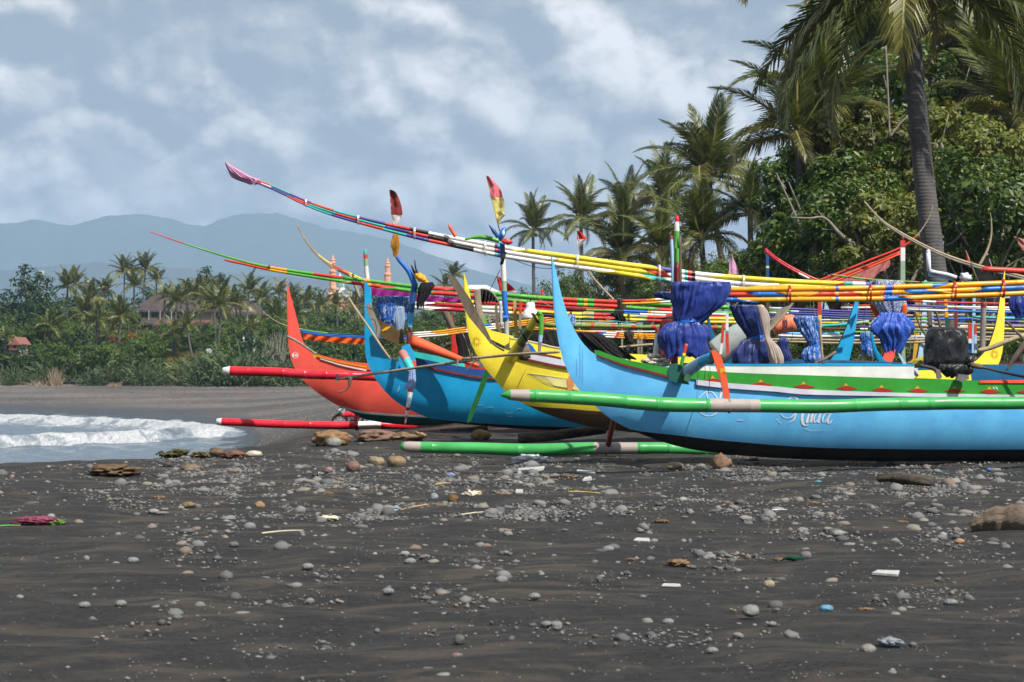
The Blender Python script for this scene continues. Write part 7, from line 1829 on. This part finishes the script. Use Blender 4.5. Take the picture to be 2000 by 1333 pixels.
def pebble_shape(seed, sub):
    bm = bmesh.new(); bmesh.ops.create_icosphere(bm, subdivisions=sub, radius=1.0)
    so = Vector((seed * 2.3, seed * .7, seed * 1.9))
    r = random.Random(seed); fl = r.uniform(.34, .72); el = r.uniform(.6, 1.0)
    V = []
    for v in bm.verts:
        d = v.co.normalized(); k = 1 + .34 * mnoise.noise(d * 1.1 + so) + .17 * mnoise.noise(d * 2.4 + so)
        V.append((d.x * k, d.y * k * el, d.z * k * fl))
    Fc = [[v.index for v in f.verts] for f in bm.faces]
    bm.free()
    return np.array(V), np.array(Fc)
big_ = []
small_ = []
r = np.random.default_rng(21)
def dens_pick(n):
    out = []
    while len(out) < n:
        px = r.uniform(-60, 2060); py = r.uniform(858, 1335)
        d = np.interp(py, [858, 885, 920, 1000, 1030, 1100, 1180, 1335], [.25, .5, 1.0, .95, .38, .26, .13, .05])
        edge_ = np.interp(px, [-60, 150, 350, 650, 1250, 1500, 1800, 2060], [.14, .22, .8, 1.1, .95, .8, .9, .95])
        if py < np.interp(px, [0, 300, 480, 620, 700, 2000], [905, 898, 880, 868, 862, 880]): continue
        cl = .10 + 3.2 * max(0.0, mnoise.noise(Vector((px * .006, py * .022, 3.3)))) ** 1.4 + 2.0 * max(0.0, mnoise.noise(Vector((px * .021, py * .065, 8.1)))) ** 1.5
        if r.random() < d * edge_ * cl: out.append((px, py))
    return out
sel = []
for px, py in dens_pick(6600):
    Y = F * H / (py - CY)
    x = (px - CX) * Y / F
    s = float(np.clip(np.exp(r.normal(math.log(.0125), .62)), .005, .055))
    s *= float(np.interp(py, [880, 960, 1100, 1335], [1.5, 1.3, .88, .66]))
    sel.append((s / Y, x, Y, s))
sel.sort(reverse=True)
PSH = [pebble_shape(k, 2) for k in range(9)]
PME = [np_mesh("pebble", v, f, PEBO, smooth=True) for v, f in PSH]
tones = ("grey", "smooth grey")
for i, (q_, x, Y, s) in enumerate(sel[:270]):
    o = link("pebble", PME[i % 9], None, (x, Y, gz(x, Y) + s * .06), (r.uniform(-.15, .15), r.uniform(-.15, .15), r.uniform(0, 6.28)), (s, s, s * r.uniform(.8, 1.2)))
    tag(o, "rounded pebble lying loose on the black sand", "pebble", "loose pebbles on the black sand")
PS1 = [pebble_shape(k + 50, 1) for k in range(8)]
Vb, Fb, o_ = [], [], 0
def scatter(items, sink=.06):
    global o_
    for x, Y, z, s in items:
        v, f = PS1[int(r.integers(8))]
        a = r.uniform(0, 6.28); c_, s_ = math.cos(a), math.sin(a)
        q = v * s * np.array([1, 1, r.uniform(.75, 1.1)])
        q = np.stack([q[:, 0] * c_ - q[:, 1] * s_, q[:, 0] * s_ + q[:, 1] * c_, q[:, 2]], 1) + np.array([x, Y, z + s * sink])
        Vb.append(q); Fb.append(f + o_); o_ += len(v)
rest = sel[270:]
zr = ground_z(np.array([a[1] for a in rest]), np.array([a[2] for a in rest]))
scatter([(a[1], a[2], z, a[3]) for a, z in zip(rest, zr)])
gp = dens_pick(11000)
gy = np.array([F * H / (p[1] - CY) for p in gp]); gx = (np.array([p[0] for p in gp]) - CX) * gy / F
scatter([(x, y, z, s) for x, y, z, s in zip(gx, gy, ground_z(gx, gy), r.uniform(.003, .009, len(gp)))])
bp_ = [p for p in dens_pick(24000) if 885 < p[1] < 1012]
by_ = np.array([F * H / (p[1] - CY) for p in bp_]); bx2 = (np.array([p[0] for p in bp_]) - CX) * by_ / F
scatter([(x, y, z, s) for x, y, z, s in zip(bx2, by_, ground_z(bx2, by_), r.uniform(.006, .018, len(bp_)))])
tag(link("shingle", np_mesh("shingle", np.vstack(Vb), np.vstack(Fb), PEBI, smooth=True)), "small shingle scattered over the black sand", kind="stuff")
# far beach cobbles read as one grainy mass
Vb, Fb, o_ = [], [], 0
fy = np.concatenate([r.uniform(150, 203, 2500), r.uniform(90, 150, 1500)]); fp = np.concatenate([r.uniform(0, 700, 2500), r.uniform(500, 720, 1500)])
fx = (fp - CX) * fy / F
fz = ground_z(fx, fy)
scatter([(x, y, z, s) for x, y, z, s in zip(fx, fy, fz, r.uniform(.02, .065, len(fx))) if z > SEA + .25])
tag(link("far_shingle", np_mesh("far_shingle", np.vstack(Vb), np.vstack(Fb), PEBI, smooth=True)), "grainy cobbles on the far beach", kind="stuff")

def stone(label, px, py, w, h, c, seed, name="stone", cat="stone", amp=.18, mat=None, rotz=0.0, sub=3):
    g = G(px, py); Y = g.y
    rx, rz = w / 2 * Y / F, h / 2 * Y / F
    mt = mat or plain("stone_%d" % seed, c, .85, 9, .5, .9)
    o = lump(name, None, g + Vector((0, 0, rz * .72)), (rx, rx * .75, rz), mt, 4 if w > 40 else sub, amp, 1.6 if w < 40 else 2.4, seed, rot=Matrix.Rotation(rotz, 3, 'Z'))
    return tag(o, label, cat)
stone("tan oval stone in front of the nearest hull", 1318, 917, 32, 17, (.26, .21, .14), 1)
stone("pair left brown boulder beside the green float's shadow", 735, 911, 34, 22, (.24, .19, .12), 2)
stone("rounder brown boulder right of its twin below the green float", 774, 911, 38, 24, (.23, .16, .10), 3)
stone("reddish brown egg shaped stone left of the two boulders", 690, 921, 28, 24, (.19, .11, .09), 4)
stone("big flat cream stone at the debris line", 495, 893, 34, 15, (.44, .41, .33), 5, amp=.1)
stone("lone dark round stone near the bottom centre", 897, 1258, 23, 22, (.11, .11, .105), 6, amp=.08)
stone("purplish flat stone under the lone dark round one", 892, 1285, 24, 12, (.19, .12, .12), 7, amp=.08)
stone("olive brown stone on the left shingle", 369, 992, 28, 14, (.16, .13, .07), 8)
stone("orange tan stone on the left shingle", 507, 993, 20, 16, (.32, .20, .11), 9)
stone("pinkish round stone left of the tall reddish stone", 642, 924, 18, 14, (.24, .16, .15), 10)
stone("dark wet stone by the small log on the left", 327, 913, 18, 13, (.07, .065, .06), 11)
stone("large brown boulder under the red float", 648, 870, 74, 34, (.24, .14, .07), 12, "boulder", "boulder", .25)
stone("grey wedge stone leaning on the brown boulder", 652, 873, 30, 22, (.24, .25, .22), 13)
stone("second brown boulder right under the red float's white band", 735, 862, 80, 26, (.20, .12, .085), 14, "boulder", "boulder", .3)
stone("long tan boulder under the blue hull's bow", 800, 860, 64, 20, (.25, .16, .09), 15, "boulder", "boulder", .25)
stone("shaggy coconut husk under the ocean blue hull", 938, 860, 40, 24, (.20, .13, .06), 16, "coconut_husk", "coconut", .3)
stone("broken brown coconut husk under the nearest hull", 1408, 918, 40, 34, (.20, .12, .075), 17, "coconut_husk", "coconut", .35)
stone("small brown coconut among the shingle", 885, 981, 20, 18, (.15, .085, .035), 18, "coconut_husk", "coconut", .15)
stone("brown block of wood at the debris line", 425, 893, 34, 20, (.13, .085, .055), 19, "wood_block", "wood", .3)
stone("dark red brown log end left of the flat cream stone", 455, 895, 50, 18, (.14, .075, .05), 20, "wood_block", "wood", .25)
stone("small brown log on the left sand", 373, 919, 40, 14, (.17, .12, .08), 21, "driftwood", "driftwood", .15)
stone("pale smooth stone on the right shingle", 1637, 1047, 26, 14, (.24, .24, .23), 22, amp=.08)
stone("tan round stone right of the shingle patch", 1502, 1148, 24, 18, (.30, .26, .18), 23, amp=.08)
stone("large grey stone near the right bottom", 1695, 1277, 32, 22, (.22, .215, .20), 24, amp=.12)
stone("smooth grey round stone near the right edge", 1964, 1074, 20, 13, (.14, .145, .15), 25, amp=.06)
stone("peach stone left of the big driftwood", 1874, 1062, 20, 12, (.36, .20, .13), 26, amp=.1)
stone("grey stone cluster head at lower right", 1466, 1202, 36, 24, (.22, .22, .21), 27)
stone("blue grey stone in the right lower sand", 1857, 1182, 28, 14, (.19, .20, .21), 28, amp=.1)
stone("grey pointed stone beside the plastic bag", 848, 978, 17, 17, (.22, .24, .26), 29)
stone("flat grey stone left of the pink net", 300, 1003, 22, 11, (.24, .24, .23), 30, amp=.08)
stone("round grey stone resting on the pink net", 100, 1012, 16, 10, (.27, .27, .26), 31, amp=.08)
for k, (x, y) in enumerate(((165, 1187), (236, 1184), (260, 1100), (601, 1112), (758, 1160), (801, 1102), (1044, 1170), (1188, 1078), (1305, 1220), (1391, 1276))):
    stone("%s from the left of the bigger lone pebbles on the lower sand" % ordw(k + 1), x, y, 24, 14, (.20, .205, .20), 40 + k, amp=.1)
# driftwood
DW = plain("driftwood", (0.17, 0.13, 0.095), .85, 5, .55, .9, stretch=(.6, 4, 4)); DWD = plain("dark_driftwood", (0.085, 0.070, 0.055), .85, 6, .7, .9, stretch=(.8, 3, 3)); DWO = plain("split_log", (0.15, 0.095, 0.055), .85, 6, .5, .8, stretch=(.6, 4, 4))
def drift(label, pts, rad, mat, seed, knobs=()):
    P = crom(np.array([tuple(p) for p in pts]), 10)
    rr = np.interp(np.linspace(0, 1, len(P)), np.linspace(0, 1, len(rad)), rad)
    rr = [q * (1 + .22 * mnoise.noise(Vector((i * .35, seed, 0)))) for i, q in enumerate(rr)]
    V, Fc, _ = ring_tube([Vector(p) for p in P], rr, 22, True)
    c = Vector(P[len(P) // 2])
    V = [v + (v - Vector(P[i // 22])).normalized() * .60 * rr[i // 22] * (mnoise.noise(Vector((v.x * 1.6, (i % 22) * .9, seed))) * .7 + .2 * mnoise.noise(Vector((v.x * 5, (i % 22) * 1.7, seed)))) for i, v in enumerate(V)]
    root = thing("driftwood", label, "driftwood", (c.x, c.y, gz(c.x, c.y)))
    mk("log", V, Fc, mat, root)
    for kn in knobs: tube_px("branch_stub", root, kn[0], kn[1], mat, None, 8)
    return root
a, b = G(1895, 1040), G(2060, 1040)
drift("big weathered driftwood trunk at the right edge", [a + Vector((0, 0, .045)), a.lerp(b, .25) + Vector((0, .05, .085)), a.lerp(b, .6) + Vector((0, .08, .09)), b + Vector((0, .05, .09))], [.035, .085, .10, .095], DW, 2)
a, b = G(1716, 944), G(1822, 950)
drift("dark knobbly driftwood piece in the right middle sand", [a + Vector((0, 0, .045)), a.lerp(b, .35) + Vector((0, 0, .06)), a.lerp(b, .7) + Vector((0, 0, .05)), b + Vector((0, 0, .03))], [.04, .05, .055, .05], DWD, 3, (([(1749, 930, 22.0), (1748, 924, 22.0)], 6),))
stone("split orange brown log on the left sand", 220, 928, 82, 22, (.15, .09, .05), 33, "driftwood", "driftwood", .55, DWO, .1, 4)
a, b = G(610, 872), G(690, 866)
# litter
def stick(label, p0, p1, dia, mat, name="stick", cat="stick"):
    a, b = G(*p0), G(*p1)
    r_ = dia / 2 * a.y / F
    pts = [a + Vector((0, 0, r_)), a.lerp(b, .5) + Vector((0, .01, r_ * 1.6)), b + Vector((0, 0, r_))]
    V, Fc, _ = ring_tube([Vector(p) for p in crom(np.array([tuple(q) for q in pts]), 5)], [r_ * k for k in np.linspace(1, .6, 11)], 7, True)
    return tag(mk(name, V, Fc, mat, None, None, True, a), label, cat)
BONE = plain("bleached_stick", (.52, .46, .34), .8, 10, .2, .2); CANE = plain("tan_cane", (.42, .27, .12), .8, 10, .3, .2)
stick("long bleached stick on the left sand", (512, 1044), (592, 1038), 4, BONE)
stick("short tan cane above the shingle", (850, 949), (880, 946), 4, CANE)
stick("tan cane lying beside the clear plastic", (780, 1000), (838, 987), 4, CANE)
stick("thin bleached stick right of the small coconut", (900, 1007), (962, 1001), 3, BONE)
stick("yellow bamboo splint in the centre shingle", (1110, 963), (1172, 966), 4, plain("yellow_splint", (.40, .28, .05), .7, 10, .2, .2))
stick("thin white straw at right centre", (1508, 998), (1538, 997), 2.5, plain("white_plastic", (.72, .72, .72), .5, 10, .1, .1))
stick("cut bamboo length beside the grey tin at the waterline", (242, 884), (284, 884), 5, CANE)
stick("thin twig leaning out of the debris heap", (318, 880), (375, 862), 2, C["wood"])
stick("second twig leaning out of the debris heap", (322, 866), (408, 872), 3, C["wood"])
stick("dark rope end lying in front of the nearest hull", (1560, 928), (1672, 912), 3, C["drk"], "rope", "rope")  # dark strip laid on the sand as the raised float's cast shadow
stick("dark cord snaking left below the nearest hull", (1420, 931), (1500, 927), 2.5, C["drk"], "rope", "rope")  # left stretch of the float's shadow, also made as a dark strip
def crumple(label, px, py, w, h, mat, seed, name="litter", cat="litter", amp=.6):
    g = G(px, py); Y = g.y
    o = lump(name, None, g + Vector((0, 0, h * .38 * Y / F)), (w / 2 * Y / F, w / 2.6 * Y / F, h / 2 * Y / F), mat, 4, amp, 3.2, seed)
    return tag(o, label, cat)
WP = clothmat("white_plastic_film", rgb(205, 205, 210), .3, .5, 20, .2); CP = clothmat("clear_film", rgb(150, 160, 168), .2, .5, 20, .3); BP = clothmat("blue_film", rgb(110, 170, 195), .25, .5, 20, .35)
PKN = clothmat("pink_net", rgb(150, 72, 100), .9, .05, 60, .1, (.03, .03, .03), .55); GNN = clothmat("green_net", rgb(110, 150, 70), .8, .1, 60, .2, (.05, .05, .05), .58); YFL = plain("leaf_litter", (.20, .125, .07), .8, 14, .4, .4)
crumple("crumpled pink fishing net on the left sand", 72, 1024, 76, 16, PKN, 1, "fishing_net", "net")
crumple("green end of the fishing net on the left sand", 108, 1026, 34, 12, GNN, 2, "fishing_net", "net")
stick("green net cord running to the left picture edge", (-10, 1030), (40, 1028), 3, clothmat("green_cord", rgb(110, 170, 90), .8, .1, 30))
crumple("white crumpled plastic sack under the green float", 1036, 905, 62, 18, WP, 3, "plastic_sack", "plastic")
crumple("yellow scrap beside the white plastic sack", 1048, 904, 12, 9, C["pye"], 4)
crumple("clear plastic wrap in the centre left shingle", 770, 1000, 26, 12, CP, 5, "plastic_wrap", "plastic")
crumple("pale blue jelly-like plastic cup at lower right", 1614, 1194, 26, 14, BP, 6, "plastic_cup", "plastic", .15)
crumple("greyish wrinkled bag at lower right", 1740, 1258, 46, 12, CP, 7, "plastic_bag", "plastic")
crumple("dried leaf clump at right middle", 1325, 1104, 40, 12, YFL, 8, "dry_leaf", "leaf")
crumple("tan dried husk beside the small coconut", 920, 971, 34, 13, BONE, 9, "husk", "husk")
WL = leafmat("wilted", (.06, .06, .02), (.14, .12, .05), (.26, .19, .09), .2, .6, .2)
for lb, x, y, sz, sd__ in (("leafy yellow green branch in the debris heap", 345, 893, .13, 301), ("second wilted leafy tuft in the debris heap", 392, 894, .085, 302)):
    g = G(x, y); v_, f_ = leaf_cloud(26, 22, sz, .06, sd__, .7, .3, .4)
    lbr = thing("leafy_branch", lb, "branch", g)
    link("leaves", np_mesh("leaves", v_, f_, WL), lbr, (0, 0, sz * .32), (0, 0, 0), (1.5, 1.2, .55))
    mk("twig", *ring_tube([g, g + Vector((.06, 0, .06)), g + Vector((.2, 0, .10))], [.008, .007, .003], 5)[:2], C["wood"], lbr)
crumple("grey tin at the waterline", 291, 884, 16, 11, C["pvc"], 12, "tin", "tin", .1)
crumple("dry tan grass wisp on the left shingle", 640, 1016, 40, 9, BONE, 13, "husk", "husk")
crumple("black and white scrap left of the tall reddish stone", 622, 931, 20, 10, clothmat("scrap_film", rgb(60, 60, 62), .4, .4, 40, 0, (.6, .6, .6), .6), 14)
crumple("blue bottle cap on the right shingle", 1932, 921, 12, 8, plain("cap_blue", (.05, .12, .30), .4, 5, .1, 0), 15, "bottle_cap", "litter", .05)
crumple("blue film scrap on the right middle sand", 1598, 944, 14, 6, BP, 16)
crumple("dark green net scrap on the right sand", 1550, 1094, 34, 8, clothmat("dark_green_net", rgb(20, 70, 56), .9, .05, 60), 17, "fishing_net", "net")
crumple("bluish lump of plastic in the centre shingle", 880, 932, 15, 9, clothmat("blue_grey_film", rgb(120, 135, 165), .4, .4, 20), 18)
for k, (x, y, w) in enumerate(((930, 962, 22), (1078, 940, 20), (980, 968, 26), (1110, 933, 24), (640, 966, 18), (1290, 1020, 24), (1420, 985, 20), (1590, 985, 22), (1520, 1095, 20), (1232, 1095, 18), (1690, 1192, 28), (310, 974, 26), (1760, 1022, 24), (860, 990, 20))):
    crumple(["curled brown leaf left of the centre scraps", "reddish leaf scrap near the styrofoam strip", "crisp brown leaf in the mid shingle", "small rust leaf right of the yellow splint", "tan leaf on the left shingle", "pale leaf in the right centre sand", "brown leaf under the nearest hull's shadow", "tan leaf near the white straw", "rust leaf by the dark green net scrap", "dry leaf in the lower centre sand", "brown twisted leaf right of the blue plastic cup", "orange leaf on the far left shingle", "ochre leaf left of the big driftwood", "rust leaf beside the small coconut"][k], x, y, w, 5, YFL, 60 + k, "dry_leaf", "leaf", .8)
def chip(label, poly, thick, mat, name="styrofoam"):
    base = [G(px, py) for px, py in poly]
    V = [b + Vector((0, 0, .004)) for b in base] + [b + Vector((0, 0, thick)) for b in base]
    n = len(base)
    Fc = [tuple(range(n, 2 * n)), tuple(range(n - 1, -1, -1))] + [(i, (i + 1) % n, (i + 1) % n + n, i + n) for i in range(n)]
    return tag(mk(name, V, Fc, mat, None, None, False, base[0]), label, "litter")
STY = plain("styrofoam", (.42, .42, .41), .8, 20, .3, .5)
chip("white styrofoam strip below the green float", [(1011, 926), (1062, 921), (1064, 916), (1013, 920)], .03, STY)
chip("second white strip right of the styrofoam strip", [(1126, 924), (1163, 928), (1160, 924), (1128, 921)], .02, STY)
chip("small white scrap right of the styrofoam strips", [(1138, 942), (1156, 939), (1154, 935), (1142, 937)], .025, STY)
chip("white styrofoam shard on the right sand", [(1703, 1124), (1754, 1128), (1757, 1120), (1715, 1119)], .018, STY)
chip("small white square scrap in the centre shingle", [(1007, 965), (1022, 965), (1021, 960), (1008, 960)], .02, STY)
chip("white paper scrap on the right middle sand", [(1237, 1058), (1270, 1060), (1268, 1054), (1244, 1053)], .010, STY)
chip("white flat scrap at lower right centre", [(1292, 1147), (1330, 1148), (1328, 1143), (1296, 1142)], .008, STY)
# timber skid under the hulls
for lb, pts, rd in (("dark log roller under the yellow hull", [(1012, 856, 30.2), (1080, 851, 30.2), (1180, 838, 30.6)], 20), ("dark log roller under the ocean blue hull", [(860, 845, 34.2), (900, 843, 34.2), (950, 838, 34.4)], 14)):
    rt = thing("log_roller", lb, "log", W(*pts[1])); tube_px("log", rt, pts, rd, DWD, None, 12)
# motorcycle parked on the slope below the red hull
mc = thing("motorcycle", "red and black motorcycle parked on the slope under the coral red hull", "motorcycle", W(695, 824, 86))
YB = 86.0
def wheel(px, py, rpx):
    c0 = W(px, py, YB); R_ = rpx * YB / F
    V, Fc, _ = ring_tube([c0 + Vector((math.cos(a) * R_, 0, math.sin(a) * R_)) for a in np.linspace(0, 2 * math.pi, 25)], [.055] * 25, 8, False, up=Vector((0, 1, 0)))
    w_ = bpy.data.objects.new("wheel", None); COL.objects.link(w_); w_.parent = mc
    mk("tyre", V, Fc, plain("tyre_black", (.02, .02, .02), .8, 20, .2, .2), w_)
    V, Fc, _ = ring_tube([c0 + Vector((math.cos(a) * R_ * .82, 0, math.sin(a) * R_ * .82)) for a in np.linspace(0, 2 * math.pi, 25)], [.02] * 25, 6, False, up=Vector((0, 1, 0)))
    mk("rim", V, Fc, C["pvc"], w_)
    for k in range(6):
        a = k * math.pi / 3
        v, f, _ = ring_tube([c0, c0 + Vector((math.cos(a) * R_ * .82, 0, math.sin(a) * R_ * .82))], [.012, .012], 4, False)
        mk("spoke", v, f, C["pvc"], w_)
wheel(664, 824, 14); wheel(722, 824, 14)
tube_px("body", mc, [(668, 812, YB), (684, 810, YB), (700, 812, YB), (724, 806, YB)], [(668, 8), (690, 14), (724, 8)], C["frd"], None, 10)
tube_px("seat", mc, [(692, 804, YB), (710, 802, YB), (730, 800, YB)], [(692, 6), (730, 7)], C["drk"], None, 8)
tube_px("fork", mc, [(664, 824, YB), (670, 808, YB), (673, 798, YB)], 4, C["pvc"], None, 6)
tube_px("handlebar", mc, [(664, 797, YB - .3), (673, 796, YB), (676, 797, YB + .35)], 3.4, C["drk"], None, 6)
lump("headlight", mc, W(665, 803, YB), (.10, .10, .10), plain("lamp_glass", (.5, .5, .5), .2, 4, .1, 0), 2, .05)
tube_px("engine", mc, [(684, 819, YB), (700, 820, YB)], 14, C["ink"], None, 8)
tube_px("exhaust", mc, [(694, 827, YB - .2), (712, 826, YB - .2), (736, 820, YB - .2)], 4, C["pvc"], None, 6)
# ---------------------------------------------------------------- haze
hz = bpy.data.materials.new("haze_air"); hz.use_nodes = True
hn, hl = hz.node_tree.nodes, hz.node_tree.links
hn.clear()
ho = hn.new("ShaderNodeOutputMaterial"); hv = hn.new("ShaderNodeVolumePrincipled")
hv.inputs["Color"].default_value = (0.46, 0.67, 0.95, 1)
hv.inputs["Density"].default_value = 0.00017
hv.inputs["Anisotropy"].default_value = 0.0
hl.new(hv.outputs[0], ho.inputs["Volume"])
hx0, hx1, hy0, hy1, hz0, hz1 = -9100, 9100, -9100, 9100, -6.0, 560.0
V = [(x, y, z) for x in (hx0, hx1) for y in (hy0, hy1) for z in (hz0, hz1)]
tag(mk("haze", V, box_verts((0, 0, 0), 1, 1, 1)[1], hz, None, None, False), kind="stuff")
